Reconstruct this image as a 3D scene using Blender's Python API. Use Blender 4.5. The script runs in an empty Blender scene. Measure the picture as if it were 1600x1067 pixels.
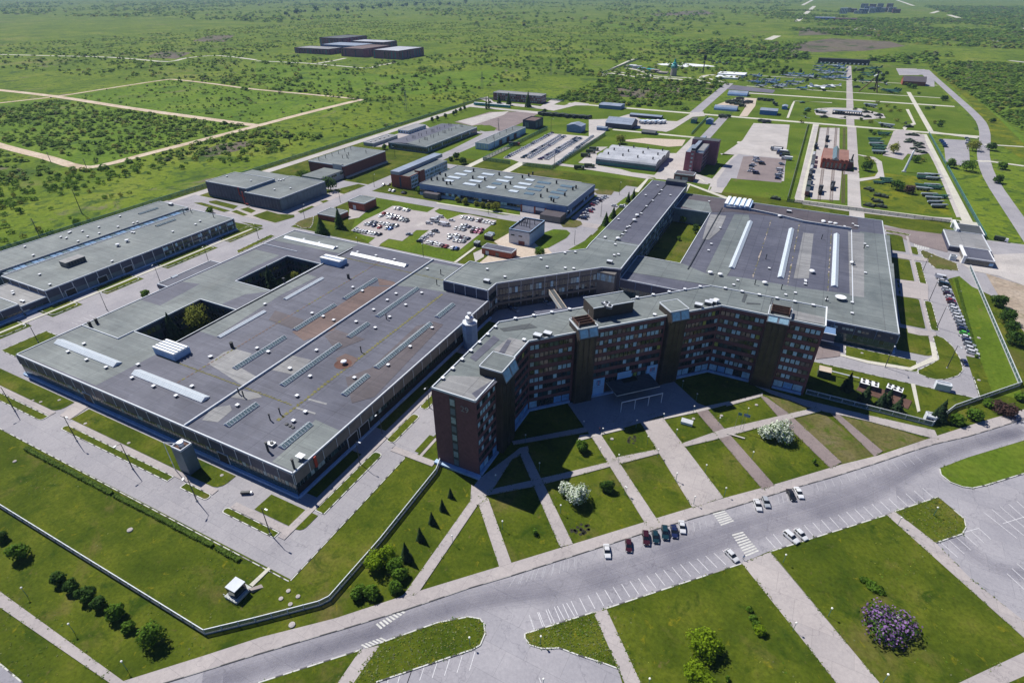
import bpy, bmesh, math, random
from mathutils import Matrix, Vector
from mathutils.geometry import tessellate_polygon
random.seed(7)
R = math.radians
# ---------------------------------------------------------------- camera, sky, sun, exposure
H = 132.0
HAZE = 6e-5
FPX = 888.7
_t, _ro, _y = R(32.07), R(-.206), R(26.6)
def _cam_axes():
    f = Vector((0, math.cos(_t), -math.sin(_t))); r = Vector((1, 0, 0)); u = r.cross(f)
    r2 = math.cos(_ro)*r + math.sin(_ro)*u; u2 = -math.sin(_ro)*r + math.cos(_ro)*u
    Z = Matrix.Rotation(_y, 3, 'Z')
    return Z @ r2, Z @ u2, Z @ f
RV, UV, FV = _cam_axes()
scene = bpy.context.scene
cam = bpy.data.objects.new('camera', bpy.data.cameras.new('camera'))
scene.collection.objects.link(cam)
cam.matrix_world = Matrix(((RV.x, UV.x, -FV.x, 0), (RV.y, UV.y, -FV.y, 0), (RV.z, UV.z, -FV.z, H), (0, 0, 0, 1)))
cam.data.sensor_width = 36; cam.data.lens = FPX/1600*36
cam.data.clip_start = 1; cam.data.clip_end = 60000
scene.camera = cam
SUN_EL, SUN_AZ = R(53.0), R(164.3)     # direction towards the sun, measured from +x
sd = Vector((math.cos(SUN_EL)*math.cos(SUN_AZ), math.cos(SUN_EL)*math.sin(SUN_AZ), math.sin(SUN_EL)))
sun = bpy.data.objects.new('sun', bpy.data.lights.new('sun', 'SUN'))
scene.collection.objects.link(sun)
sun.data.energy = 4.9; sun.data.angle = R(.5); sun.data.color = (1, .955, .88)
sun.rotation_euler = sd.to_track_quat('Z', 'Y').to_euler()
world = bpy.data.worlds.new("World"); scene.world = world; world.use_nodes = True
wn = world.node_tree
sky = wn.nodes.new('ShaderNodeTexSky'); sky.sky_type = 'NISHITA'; sky.sun_disc = False
sky.sun_elevation = SUN_EL; sky.sun_rotation = math.pi/2 - SUN_AZ
sky.air_density = 1.0; sky.dust_density = .3; sky.ozone_density = 6
bg = wn.nodes['Background']; bg.inputs['Strength'].default_value = .05
tint = wn.nodes.new('ShaderNodeMix'); tint.data_type = 'RGBA'; tint.blend_type = 'MULTIPLY'; tint.inputs[0].default_value = 1; tint.inputs[7].default_value = (.52,.76,1.18,1)
wn.links.new(sky.outputs['Color'], tint.inputs[6]); wn.links.new(tint.outputs[2], bg.inputs['Color'])
scene.view_settings.view_transform = 'Standard'; scene.view_settings.look = 'None'
scene.view_settings.exposure = 0.2; scene.view_settings.gamma = 1
scene.cycles.max_bounces = 6; scene.cycles.diffuse_bounces = 2; scene.cycles.glossy_bounces = 3
scene.cycles.transparent_max_bounces = 16; scene.cycles.volume_bounces = 0
# ---------------------------------------------------------------- from the photo's pixels to the ground
def G(x, y, z=0.0):
    d = FV*FPX + RV*(x-800) - UV*(y-533.5)
    t = (z-H)/d.z
    return (d.x*t, d.y*t)
REG = dict(R1=(0,500,3.2),R2=(0,733,3.194),R3=(400,733,3.194),R4=(800,733,3.194),R5=(1100,733,3.194),R6=(640,440,3.2),R7=(960,440,3.2),R8=(1200,440,3.205),
 S1=(0,280,4),S2=(300,340,4),S3=(300,220,4),S4=(600,240,4),S5=(900,260,4),S6=(1200,300,4),S7=(400,460,4),S8=(640,600,4),
 T1=(0,0,4),T2=(400,0,4),T3=(800,0,4),T4=(1200,0,4),T5=(0,120,4),T6=(500,130,4),T7=(850,80,4),T8=(1200,120,4),P=(0,0,1),
 U1=(540,300,6.667),U2=(780,190,10),U3=(1100,90,8),U4=(1260,80,8),U5=(940,80,8),V2=(1250,190,8.89),V3=(1460,330,9.7),V5=(0,400,8.206),
 V6=(1320,190,7.11),W4=(1120,230,11.43),W5=(920,120,7.27),W6=(700,120,7.27))
def Q(reg, x, y, z=0.0):
    a, b, s = REG[reg]
    return G(a+x/s, b+y/s, z)
def QP(reg, pts, z=0.0): return [Q(reg, x, y, z) for x, y in pts]
# ---------------------------------------------------------------- materials
MATS = {}
def nt(name):
    m = bpy.data.materials.new(name); m.use_nodes = True
    return m, m.node_tree, m.node_tree.nodes['Principled BSDF']
def ramp(t, stops, src, interp='LINEAR'):
    r = t.nodes.new('ShaderNodeValToRGB'); e = r.color_ramp.elements
    r.color_ramp.interpolation = interp
    while len(e) < len(stops): e.new(.5)
    for i, (p, c) in enumerate(stops):
        e[i].position = p; e[i].color = (c[0], c[1], c[2], 1)
    t.links.new(src, r.inputs['Fac']); return r.outputs['Color']
def noise(t, scale, detail=4, rough=.55, vec=None, dist=0):
    n = t.nodes.new('ShaderNodeTexNoise'); n.inputs['Scale'].default_value = scale
    n.inputs['Detail'].default_value = detail; n.inputs['Roughness'].default_value = rough
    n.inputs['Distortion'].default_value = dist
    if vec is not None: t.links.new(vec, n.inputs['Vector'])
    return n.outputs['Fac']
def coords(t, sc=(1,1,1), rot=0):
    g = t.nodes.new('ShaderNodeNewGeometry')
    m = t.nodes.new('ShaderNodeMapping'); m.inputs['Scale'].default_value = sc; m.inputs['Rotation'].default_value = (0,0,rot)
    t.links.new(g.outputs['Position'], m.inputs['Vector']); return m.outputs['Vector']
def mixc(t, a, b, fac, mode='MIX'):
    m = t.nodes.new('ShaderNodeMix'); m.data_type = 'RGBA'; m.blend_type = mode
    for s, v in ((6, a), (7, b)):
        if isinstance(v, (tuple, list)): m.inputs[s].default_value = (*v[:3], 1)
        else: t.links.new(v, m.inputs[s])
    if isinstance(fac, (int, float)): m.inputs[0].default_value = fac
    else: t.links.new(fac, m.inputs[0])
    return m.outputs[2]
def plain(name, col, rough=.8, var=.12, scale=.6, metal=0, spec=.3, alpha=None):
    m, t, b = nt(name)
    v = coords(t); n = noise(t, scale, 5, .6, v)
    c = ramp(t, [(.3, [x*(1-var) for x in col]), (.7, [min(1, x*(1+var)) for x in col])], n)
    t.links.new(c, b.inputs['Base Color'])
    b.inputs['Roughness'].default_value = rough; b.inputs['Metallic'].default_value = metal
    b.inputs['Specular IOR Level'].default_value = spec
    if alpha is not None: b.inputs['Alpha'].default_value = alpha
    MATS[name] = m; return m
def grass_mat(name, stops, big, small=1.2, extra=None, bump=.0):
    """stops: ramp of greens read over two noises; extra: (colour, scale, lo, hi) blotches of another growth"""
    m, t, b = nt(name); v = coords(t)
    n1 = noise(t, big, 6, .62, v, .4); c1 = ramp(t, stops, n1)
    n2 = noise(t, small, 6, .7, v)
    c2 = ramp(t, [(.25, (.45, .47, .42)), (.5, (1, 1, 1)), (.75, (1.5, 1.45, 1.35))], n2)
    c = mixc(t, c1, c2, .8, 'MULTIPLY')
    for col, sc, lo, hi in (extra or []):
        n3 = noise(t, sc, 8, .68, v, .6); f = ramp(t, [(lo, (0,0,0)), (hi, (1,1,1))], n3)
        c = mixc(t, c, mixc(t, col, c2, .6, 'MULTIPLY'), f)
    t.links.new(c, b.inputs['Base Color']); b.inputs['Roughness'].default_value = .95
    b.inputs['Specular IOR Level'].default_value = .08
    MATS[name] = m; return m
grass_mat('lawn', [(.3, (.038,.062,.005)), (.46, (.062,.088,.007)), (.58, (.088,.112,.010)), (.7,(.13,.128,.025))], .05, 1.1,
          [((.13,.112,.035), .03, .56, .7), ((.17,.16,.01), .35, .6, .7), ((.032,.06,.005), .13, .54, .66), ((.12,.1,.04), .4, .62, .72)])
grass_mat('lawn_bright', [(.3, (.06,.1,.009)), (.5, (.088,.14,.012)), (.72, (.13,.17,.02))], .03, .7,
          [((.17,.16,.012), .12, .62, .74), ((.14,.13,.05), .06, .62, .72)])
grass_mat('lawn_flower', [(.3, (.06,.1,.009)), (.5, (.11,.14,.012)), (.7, (.2,.2,.012))], .05, .6, [((.05,.085,.01), .1, .52, .62)])
grass_mat('lawn_dry', [(.3, (.07,.08,.02)), (.5, (.125,.115,.042)), (.7, (.15,.13,.07))], .08, 1.0,
          [((.07,.1,.012), .12, .52, .62)])
grass_mat('wild', [(.3, (.075,.12,.012)), (.45, (.11,.168,.014)), (.58, (.15,.2,.02)), (.72,(.2,.22,.045))], .009, .3,
          [((.19,.18,.07), .006, .58, .7), ((.05,.095,.016), .03, .54, .64), ((.045,.085,.016), .12, .54, .6), ((.17,.15,.1), .02, .62, .7)])
grass_mat('meadow', [(.3, (.075,.135,.012)), (.5, (.11,.185,.015)), (.7, (.16,.215,.03))], .02, .25,
          [((.05,.1,.018), .03, .54, .66), ((.055,.1,.02), .14, .56, .63), ((.15,.16,.06), .01, .6, .7)])
grass_mat('bare_field', [(.3, (.10,.085,.07)), (.5, (.15,.125,.1)), (.72, (.12,.13,.06))], .01, .12,
          [((.05,.08,.02), .012, .55, .62)])
grass_mat('dirt', [(.3, (.42,.33,.24)), (.5, (.54,.44,.34)), (.72, (.62,.54,.44))], .06, .5, [((.13,.15,.04), .09, .64, .7)])
grass_mat('bare_soil', [(.3, (.28,.22,.17)), (.5, (.36,.3,.24)), (.72, (.42,.36,.3))], .05, .5, [((.12,.14,.04), .07, .58, .66)])
def asphalt(name, lo, hi, crack=True, wear=None):
    m, t, b = nt(name); v = coords(t)
    n1 = noise(t, .05, 7, .65, v, .5); c = ramp(t, [(.3, lo), (.7, hi)], n1)
    n2 = noise(t, 1.4, 5, .7, v); c = mixc(t, c, ramp(t, [(.3, (.82,.82,.83)), (.7, (1.12,1.12,1.1))], n2), .7, 'MULTIPLY')
    # slab-sized patches
    br = t.nodes.new('ShaderNodeTexBrick'); br.inputs['Scale'].default_value = 1
    br.inputs['Brick Width'].default_value = 9; br.inputs['Row Height'].default_value = 6.5; br.inputs['Mortar Size'].default_value = .05
    br.inputs['Color1'].default_value = (.93,.93,.94,1); br.inputs['Color2'].default_value = (1.05,1.04,1.03,1); br.inputs['Mortar'].default_value = (.7,.7,.7,1)
    t.links.new(coords(t, (1,1,1), .02), br.inputs['Vector'])
    c = mixc(t, c, br.outputs['Color'], .8, 'MULTIPLY')
    if crack:
        vo = t.nodes.new('ShaderNodeTexVoronoi'); vo.feature = 'DISTANCE_TO_EDGE'; vo.inputs['Scale'].default_value = .07
        vn = t.nodes.new('ShaderNodeVectorMath'); vn.operation = 'ADD'
        nn = t.nodes.new('ShaderNodeTexNoise'); nn.inputs['Scale'].default_value = .25; nn.inputs['Detail'].default_value = 4
        t.links.new(v, nn.inputs['Vector'])
        sc = t.nodes.new('ShaderNodeVectorMath'); sc.operation = 'SCALE'; sc.inputs['Scale'].default_value = 9
        t.links.new(nn.outputs['Color'], sc.inputs[0]); t.links.new(v, vn.inputs[0]); t.links.new(sc.outputs[0], vn.inputs[1])
        t.links.new(vn.outputs[0], vo.inputs['Vector'])
        c = mixc(t, c, ramp(t, [(.0, (.72,.72,.74)), (.012, (1,1,1))], vo.outputs['Distance']), .8, 'MULTIPLY')
    t.links.new(c, b.inputs['Base Color']); b.inputs['Roughness'].default_value = .9; b.inputs['Specular IOR Level'].default_value = .2
    MATS[name] = m; return m
asphalt('asphalt', (.29,.282,.305), (.37,.36,.38)); asphalt('asphalt_dark', (.12,.115,.15), (.17,.165,.2))
asphalt('main_asphalt', (.275,.27,.3), (.37,.362,.39)); asphalt('tyre_track', (.165,.165,.225), (.235,.235,.29), False)
asphalt('paving', (.35,.32,.32), (.45,.415,.405)); asphalt('concrete', (.4,.375,.36), (.52,.49,.47)); asphalt('concrete_path', (.5,.49,.42), (.6,.58,.5))
asphalt('brown_paving', (.2,.165,.165), (.27,.225,.22))
def roof_mat(name, c1, c2, seam=1.05, patch=.5):
    m, t, b = nt(name); v = coords(t)
    n1 = noise(t, .045, 6, .6, v, .6); c = ramp(t, [(.32, c1), (.68, c2)], n1)
    n2 = noise(t, .9, 5, .7, v); c = mixc(t, c, ramp(t, [(.3, (.88,.88,.9)), (.7, (1.1,1.1,1.08))], n2), .8, 'MULTIPLY')
    br = t.nodes.new('ShaderNodeTexBrick'); br.inputs['Scale'].default_value = 1
    br.inputs['Brick Width'].default_value = 12; br.inputs['Row Height'].default_value = seam; br.inputs['Mortar Size'].default_value = .04
    k = patch*.26
    br.inputs['Color1'].default_value = (1-k,1-k,1-k*.9,1); br.inputs['Color2'].default_value = (1+k,1+k,1+k,1); br.inputs['Mortar'].default_value = (.72,.72,.76,1)
    t.links.new(v, br.inputs['Vector'])
    b2 = t.nodes.new('ShaderNodeTexBrick'); b2.offset = 0; b2.inputs['Scale'].default_value = 1; b2.inputs['Brick Width'].default_value = 12.1; b2.inputs['Row Height'].default_value = 18; b2.inputs['Mortar Size'].default_value = .11
    b2.inputs['Color1'].default_value = (.96,.96,.96,1); b2.inputs['Color2'].default_value = (1.04,1.04,1.03,1); b2.inputs['Mortar'].default_value = (.6,.6,.63,1); t.links.new(v, b2.inputs['Vector']); c = mixc(t, c, b2.outputs['Color'], .9, 'MULTIPLY')
    c = mixc(t, c, br.outputs['Color'], .9, 'MULTIPLY')
    n4 = noise(t, .14, 4, .6, coords(t, (1, .25, 1))); c = mixc(t, c, ramp(t, [(.52, (1,1,1)), (.75, (.8,.78,.76))], n4), .8, 'MULTIPLY')
    t.links.new(c, b.inputs['Base Color']); b.inputs['Roughness'].default_value = .7; b.inputs['Specular IOR Level'].default_value = .35
    MATS[name] = m; return m
roof_mat('roof_green', (.12,.142,.145), (.2,.225,.22)); roof_mat('roof_purple', (.078,.083,.115), (.12,.125,.16))
roof_mat('roof_brown', (.075,.065,.075), (.11,.095,.105)); roof_mat('roof_pale', (.2,.205,.21), (.3,.3,.3)); roof_mat('roof_rust', (.11,.072,.065), (.165,.11,.095))
roof_mat('roof_blue', (.2,.25,.33), (.28,.33,.42)); roof_mat('roof_dark', (.06,.07,.075), (.09,.1,.105)); roof_mat('roof_metal', (.36,.38,.42), (.48,.5,.54), 2.2)
roof_mat('roof_tile', (.26,.13,.1), (.34,.19,.15), .5)
plain('moss', (.17,.16,.06), .95, .3, .5)
plain('rust_stain', (.13,.065,.05), .9, .3, .4)
plain('trim', (.62,.66,.70), .6, .08); plain('white', (.78,.8,.82), .6, .06); plain('white_metal', (.72,.75,.78), .4, .06, metal=.2)
plain('brick', (.19,.075,.065), .85, .18, 1.2); plain('brick_office', (.17,.08,.085), .85, .18, 1.0); plain('brick_red', (.30,.085,.055), .85, .2, 1.0)
plain('brick_purple', (.26,.11,.14), .85, .2, .8)
plain('brown_panel', (.062,.05,.042), .7, .25, .4); plain('cladding_dark', (.05,.058,.1), .5, .2, .3); plain('cladding', (.13,.18,.21), .5, .2, .3)
plain('cladding_blue', (.14,.24,.42), .6, .15, .4); plain('cladding_brown', (.17,.16,.15), .55, .2, .4); plain('plinth', (.36,.5,.68), .8, .15, .5)
plain('wall_white', (.6,.64,.68), .8, .12, .4); plain('wall_blue', (.36,.5,.68), .8, .12, .4); plain('wall_grey', (.34,.36,.38), .8, .12, .4)
plain('black', (.02,.021,.024), .6, .2); plain('dark_metal', (.055,.06,.065), .5, .2); plain('grey_metal', (.3,.31,.33), .45, .15, metal=.4)
plain('concrete_wall', (.42,.44,.43), .85, .15, .5); plain('teal', (.06,.22,.22), .6, .15); plain('teal_roof', (.03,.34,.33), .5, .1)
plain('red_paint', (.42,.05,.03), .5, .15); plain('orange', (.7,.22,.02), .5, .15); plain('yellow', (.6,.45,.03), .5, .15); plain('pipe_yellow', (.62,.55,.25), .6, .1)
plain('olive', (.055,.075,.045), .7, .2); plain('olive_green', (.06,.16,.12), .6, .2); plain('rust', (.11,.06,.045), .8, .3); plain('jet_grey', (.42,.47,.52), .4, .1)
plain('jet_blue', (.14,.27,.45), .4, .15); plain('rail', (.17,.11,.09), .7, .2); plain('stone', (.33,.29,.27), .9, .2); plain('tyre', (.02,.02,.022), .85, .1)
plain('kerb_white', (.56,.56,.53), .8, .2, 1.5); plain('kerb_dark', (.1,.1,.1), .9, .2); plain('paint_line', (.62,.62,.64), .8, .2, 1.8)
plain('kerb_grey', (.3,.29,.28), .9, .2)
plain('paint_faint', (.42,.42,.45), .85, .12, 1.8); plain('path_worn', (.2,.19,.1), .95, .25, .6)
plain('soil_dark', (.03,.03,.02), .95, .3); plain('skin', (.5,.3,.22), .6, .05); plain('shirt_pink', (.6,.25,.3), .8, .1); plain('shirt_dark', (.03,.03,.05), .8, .1)
plain('blue_lot', (.07,.2,.5), .5, .15); plain('sand', (.5,.42,.34), .95, .15)
plain('glass_dark', (.018,.03,.038), .08, .3, .3, spec=.9); plain('glass_teal', (.035,.075,.085), .12, .4, .3, spec=.9)
plain('glass_curtain', (.3,.4,.42), .3, .35, .8, spec=.6); plain('glass_pale', (.38,.6,.72), .35, .25, .8, spec=.5); plain('glass_yellow', (.34,.36,.08), .4, .2, .8)
plain('skylight_white', (.56,.63,.68), .35, .08, .5, spec=.6); plain('skylight_glass', (.14,.2,.22), .2, .5, 1.6, spec=.8); plain('store_glass', (.2,.42,.7), .25, .3, .5, spec=.6)
plain('stair_glass', (.03,.028,.02), .35, .5, .4, spec=.5); plain('glass_ridge', (.14,.26,.42), .3, .3, .5, spec=.6); plain('banner', (.35,.62,.9), .5, .04); plain('banner_ink', (.02,.03,.16), .6, .05); plain('banner_red', (.35,.05,.1), .6, .05)
plain('wire_mesh', (.09,.2,.19), .7, .2, .2, alpha=.45); plain('fence_mesh', (.1,.17,.18), .6, .1, .2, alpha=.6)
plain('lamp_glass', (.85,.85,.8), .3, .02); plain('trunk', (.09,.07,.05), .9, .2, 3); plain('birch', (.4,.38,.34), .9, .3, 3)
def leaf(name, a, b_, sc=.5, tr=.3):
    m, t, b = nt(name); v = coords(t)
    n = noise(t, sc, 5, .7, v); c = ramp(t, [(.28, a), (.72, b_)], n)
    g = t.nodes.new('ShaderNodeNewGeometry'); r = ramp(t, [(0, (.6,.6,.6)), (1, (1.35,1.35,1.3))], g.outputs['Random Per Island'])
    c = mixc(t, c, r, .9, 'MULTIPLY')
    t.links.new(c, b.inputs['Base Color']); b.inputs['Roughness'].default_value = .8; b.inputs['Specular IOR Level'].default_value = .15
    tl = t.nodes.new('ShaderNodeBsdfTranslucent'); t.links.new(c, tl.inputs['Color'])
    mx = t.nodes.new('ShaderNodeMixShader'); mx.inputs[0].default_value = tr
    t.links.new(b.outputs[0], mx.inputs[1]); t.links.new(tl.outputs[0], mx.inputs[2])
    t.links.new(mx.outputs[0], t.nodes['Material Output'].inputs['Surface'])
    MATS[name] = m
leaf('leaf_green', (.06,.13,.01), (.12,.22,.018)); leaf('leaf_bright', (.15,.25,.008), (.27,.38,.015), tr=.45); leaf('leaf_dark', (.035,.085,.012), (.07,.14,.02))
leaf('leaf_spruce', (.012,.032,.012), (.03,.06,.02), 1.2, .05); leaf('leaf_olive', (.18,.21,.03), (.3,.32,.06), tr=.45); leaf('leaf_scrub', (.15,.26,.03), (.23,.36,.05), .1, .5)
leaf('leaf_scrub_dark', (.10,.19,.03), (.16,.27,.045), .1, .5); leaf('blossom', (.42,.5,.38), (.75,.8,.7), .9, .1); leaf('lilac', (.13,.07,.2), (.3,.18,.4), .8, .1)
leaf('leaf_dry', (.14,.17,.07), (.2,.22,.1), .3); leaf('hedge', (.05,.1,.01), (.1,.16,.018), 1.5); leaf('leaf_purple', (.06,.03,.03), (.1,.06,.05), .5, .1)
def paint():
    m, t, b = nt('car_paint'); oi = t.nodes.new('ShaderNodeObjectInfo')
    t.links.new(oi.outputs['Color'], b.inputs['Base Color']); b.inputs['Roughness'].default_value = .25
    b.inputs['Coat Weight'].default_value = .6; b.inputs['Coat Roughness'].default_value = .05; b.inputs['Metallic'].default_value = .15
    MATS['car_paint'] = m
paint()
plain('car_glass', (.012,.016,.02), .05, .1, spec=1); plain('headlamp', (.75,.78,.8), .15, .02); plain('tail_lamp', (.35,.01,.01), .3, .05)
# ---------------------------------------------------------------- mesh helpers
OFF = {}
def link(o):
    scene.collection.objects.link(o); return o
class MB:
    def __init__(s): s.v = []; s.f = []; s.m = []; s.ml = []
    def mi(s, m):
        if m not in s.ml: s.ml.append(m)
        return s.ml.index(m)
    def face(s, pts, m):
        n = len(s.v); s.v += [tuple(p) if len(p) == 3 else (p[0], p[1], 0) for p in pts]
        s.f.append(tuple(range(n, n+len(pts)))); s.m.append(s.mi(m))
    def hexa(s, c, m, mt=None):
        """c: 8 corners, bottom ring then top ring"""
        n = len(s.v); s.v += [tuple(p) for p in c]; k = s.mi(m); kt = s.mi(mt) if mt else k
        for q, kk in (((3,2,1,0), k), ((4,5,6,7), kt), ((0,1,5,4), k), ((1,2,6,5), k), ((2,3,7,6), k), ((3,0,4,7), k)):
            s.f.append(tuple(n+i for i in q)); s.m.append(kk)
    def box(s, x0, y0, z0, x1, y1, z1, m, mt=None):
        if x0 > x1: x0, x1 = x1, x0
        if y0 > y1: y0, y1 = y1, y0
        s.hexa([(x0,y0,z0),(x1,y0,z0),(x1,y1,z0),(x0,y1,z0),(x0,y0,z1),(x1,y0,z1),(x1,y1,z1),(x0,y1,z1)], m, mt)
    def fbox(s, p, u, n, u0, u1, n0, n1, z0, z1, m, mt=None):
        """box in a frame: origin p, along u, outward n (2d unit vectors)"""
        def c(a, b, z): return (p[0]+u[0]*a+n[0]*b, p[1]+u[1]*a+n[1]*b, z)
        s.hexa([c(u0,n1,z0),c(u1,n1,z0),c(u1,n0,z0),c(u0,n0,z0),c(u0,n1,z1),c(u1,n1,z1),c(u1,n0,z1),c(u0,n0,z1)], m, mt)
    def poly(s, pts, z, m, holes=()):
        if not holes and len(pts) <= 4:
            a = sum(pts[i][0]*pts[(i+1) % len(pts)][1]-pts[(i+1) % len(pts)][0]*pts[i][1] for i in range(len(pts)))
            q = pts if a > 0 else pts[::-1]
            s.face([(p[0], p[1], z) for p in q], m); return
        loops = [[Vector((p[0], p[1], 0)) for p in pts]] + [[Vector((p[0], p[1], 0)) for p in h] for h in holes]
        flat = [p for l in loops for p in l]; n = len(s.v); s.v += [(p.x, p.y, z) for p in flat]; k = s.mi(m)
        for t in tessellate_polygon(loops):
            a, b, c = (flat[i] for i in t)
            if (b-a).cross(c-a).z < 0: t = t[::-1]
            s.f.append(tuple(n+i for i in t)); s.m.append(k)
    def walls(s, pts, z0, z1, m):
        a = sum(pts[i][0]*pts[(i+1) % len(pts)][1]-pts[(i+1) % len(pts)][0]*pts[i][1] for i in range(len(pts)))
        q = pts if a > 0 else pts[::-1]
        for i in range(len(q)):
            a_, b_ = q[i], q[(i+1) % len(q)]
            s.face([(a_[0],a_[1],z0),(b_[0],b_[1],z0),(b_[0],b_[1],z1),(a_[0],a_[1],z1)], m)
    def slab(s, pts, z0, z1, mt, ms=None, holes=()):
        s.poly(pts, z1, mt, holes); s.walls(pts, z0, z1, ms or mt)
        for h in holes:
            k = len(s.f); s.walls(h, z0, z1, ms or mt)
            for i in range(k, len(s.f)): s.f[i] = s.f[i][::-1]
    def tube(s, p0, p1, r0, r1, m, n=6, caps=True):
        a, b = Vector(p0), Vector(p1); d = (b-a).normalized()
        x = d.orthogonal().normalized(); y = d.cross(x); k = len(s.v); mi = s.mi(m)
        for p, r in ((a, r0), (b, r1)):
            for i in range(n):
                an = 2*math.pi*i/n; s.v.append(tuple(p + (x*math.cos(an)+y*math.sin(an))*r))
        for i in range(n):
            j = (i+1) % n; s.f.append((k+i, k+j, k+n+j, k+n+i)); s.m.append(mi)
        if caps:
            s.f.append(tuple(k+i for i in range(n))[::-1]); s.m.append(mi); s.f.append(tuple(k+n+i for i in range(n))); s.m.append(mi)
    def lathe(s, prof, m, n=10, c=(0,0)):
        k = len(s.v); mi = s.mi(m)
        for r, z in prof:
            for i in range(n):
                an = 2*math.pi*i/n; s.v.append((c[0]+r*math.cos(an), c[1]+r*math.sin(an), z))
        for j in range(len(prof)-1):
            for i in range(n):
                l = (i+1) % n; s.f.append((k+j*n+i, k+j*n+l, k+(j+1)*n+l, k+(j+1)*n+i)); s.m.append(mi)
        s.f.append(tuple(k+(len(prof)-1)*n+i for i in range(n))); s.m.append(mi)
    def mesh(s, name, off=(0,0,0)):
        me = bpy.data.meshes.new(name)
        me.from_pydata([(x-off[0], y-off[1], z-off[2]) for x, y, z in s.v], [], s.f)
        for m in s.ml: me.materials.append(MATS[m])
        me.polygons.foreach_set('material_index', s.m); me.update(); return me
    def build(s, name, parent=None, label=None, off=None):
        if not s.f: return None
        o = off or (OFF.get(parent.name, (0,0,0)) if parent else (0,0,0))
        ob = bpy.data.objects.new(name, s.mesh(name, o)); link(ob)
        if parent: ob.parent = parent; OFF[ob.name] = o
        elif off: ob.location = off
        if label: ob['label'] = label
        return ob
def tag(o, label=None, cat=None, group=None, kind=None):
    if label: o['label'] = label
    if cat: o['category'] = cat
    if group: o['group'] = group
    if kind: o['kind'] = kind
    return o
def thing(name, label, cat, loc=(0,0,0), group=None, rz=0):
    o = bpy.data.objects.new(name, None); link(o); o.location = loc; o.rotation_euler.z = rz; o.empty_display_size = .5
    OFF[o.name] = tuple(loc); return tag(o, label, cat, group)
def copy_tree(o, parent=None):
    c = o.copy(); link(c)
    if parent: c.parent = parent
    for ch in list(CH.get(o.name, ())): copy_tree(ch, c)
    return c
CH = {}
def note(o):
    """remember a prototype's children for copying"""
    for ch in o.children: CH.setdefault(o.name, []).append(ch); note(ch)
def tyre():
    m, t, b = nt('tyre_dark'); v = coords(t, (1,1,1)); n = noise(t, .06, 3, .5, v)
    b.inputs['Base Color'].default_value = (.14,.14,.2,1); b.inputs['Roughness'].default_value = .8
    a = t.nodes.new('ShaderNodeMapRange'); a.inputs['From Min'].default_value = .35; a.inputs['From Max'].default_value = .7; a.inputs['To Min'].default_value = .04; a.inputs['To Max'].default_value = .09
    t.links.new(n, a.inputs['Value']); t.links.new(a.outputs[0], b.inputs['Alpha']); MATS['tyre_dark'] = m
tyre()
def struct(name, mb): return tag(mb.build(name), kind='structure')
def strip(pts, w):
    """left/right offset outline of a polyline"""
    L, Rr = [], []
    for i, p in enumerate(pts):
        a = pts[max(0, i-1)]; b = pts[min(len(pts)-1, i+1)]
        d = Vector((b[0]-a[0], b[1]-a[1])).normalized(); n = Vector((-d.y, d.x))*w/2
        L.append((p[0]+n.x, p[1]+n.y)); Rr.append((p[0]-n.x, p[1]-n.y))
    return [(L[i], L[i+1], Rr[i+1], Rr[i]) for i in range(len(pts)-1)]
def smooth(pts, k=3):
    out = []
    for i in range(len(pts)-1):
        p0, p1, p2, p3 = pts[max(0,i-1)], pts[i], pts[i+1], pts[min(len(pts)-1,i+2)]
        for j in range(k):
            t = j/k
            out.append(tuple(.5*((2*p1[a])+(-p0[a]+p2[a])*t+(2*p0[a]-5*p1[a]+4*p2[a]-p3[a])*t*t+(-p0[a]+3*p1[a]-3*p2[a]+p3[a])*t**3) for a in (0,1)))
    return out+[pts[-1]]
def rect(x0, y0, x1, y1): return [(x0,y0),(x1,y0),(x1,y1),(x0,y1)]
ORD = ['first','second','third','fourth','fifth','sixth','seventh','eighth','ninth','tenth','eleventh','twelfth','thirteenth','fourteenth','fifteenth','sixteenth',
 'seventeenth','eighteenth','nineteenth','twentieth']
def nth(i):
    if i < 20: return ORD[i]
    tens = ['twenty','thirty','forty','fifty','sixty'][(i+1)//10-2]
    return (tens[:-1]+'ieth') if (i+1) % 10 == 0 else tens+'-'+ORD[(i+1) % 10-1]
# ---------------------------------------------------------------- the ground and everything laid on it
g = MB(); g.poly(rect(-16000, -3000, 12000, 16000), 0, 'wild'); struct('ground', g)
Z_L, Z_A, Z_P, Z_M = .05, .10, .14, .16
lawn = MB()
for r in [(-430,-60,-80,236),(-80,-60,330,236),(-312,236,96,420),(96,-60,330,340),(-405,236,-312,700),(-312,420,3,742),(-405,60,-312,236)]:
    pass
lawn.poly([(-405,236),(-405,-120),(330,-120),(330,300),(103,300),(96,420),(96,447),(3,447),(-405,447)], Z_L, 'lawn')
lawn.poly([(-405,447),(3,447),(3,749),(-405,749)], Z_L, 'lawn_bright')
lawn.poly([(3,447),(114,447),(112,740),(3,742)], Z_L, 'lawn_bright')
lawn.poly(rect(-86,749,158,929), Z_L, 'lawn_bright'); lawn.poly(rect(-120,929,160,1350), Z_L, 'lawn_bright')
lawn.poly([(-60,420),(58,420),(58,400),(-60,404)], Z_L+.01, 'lawn_bright')
for reg, pts in (('R2', [(-60,40),(0,-130),(330,30),(1060,365),(1340,490),(1597,640),(1025,800),(0,180),(-60,140)]),):
    pass
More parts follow.
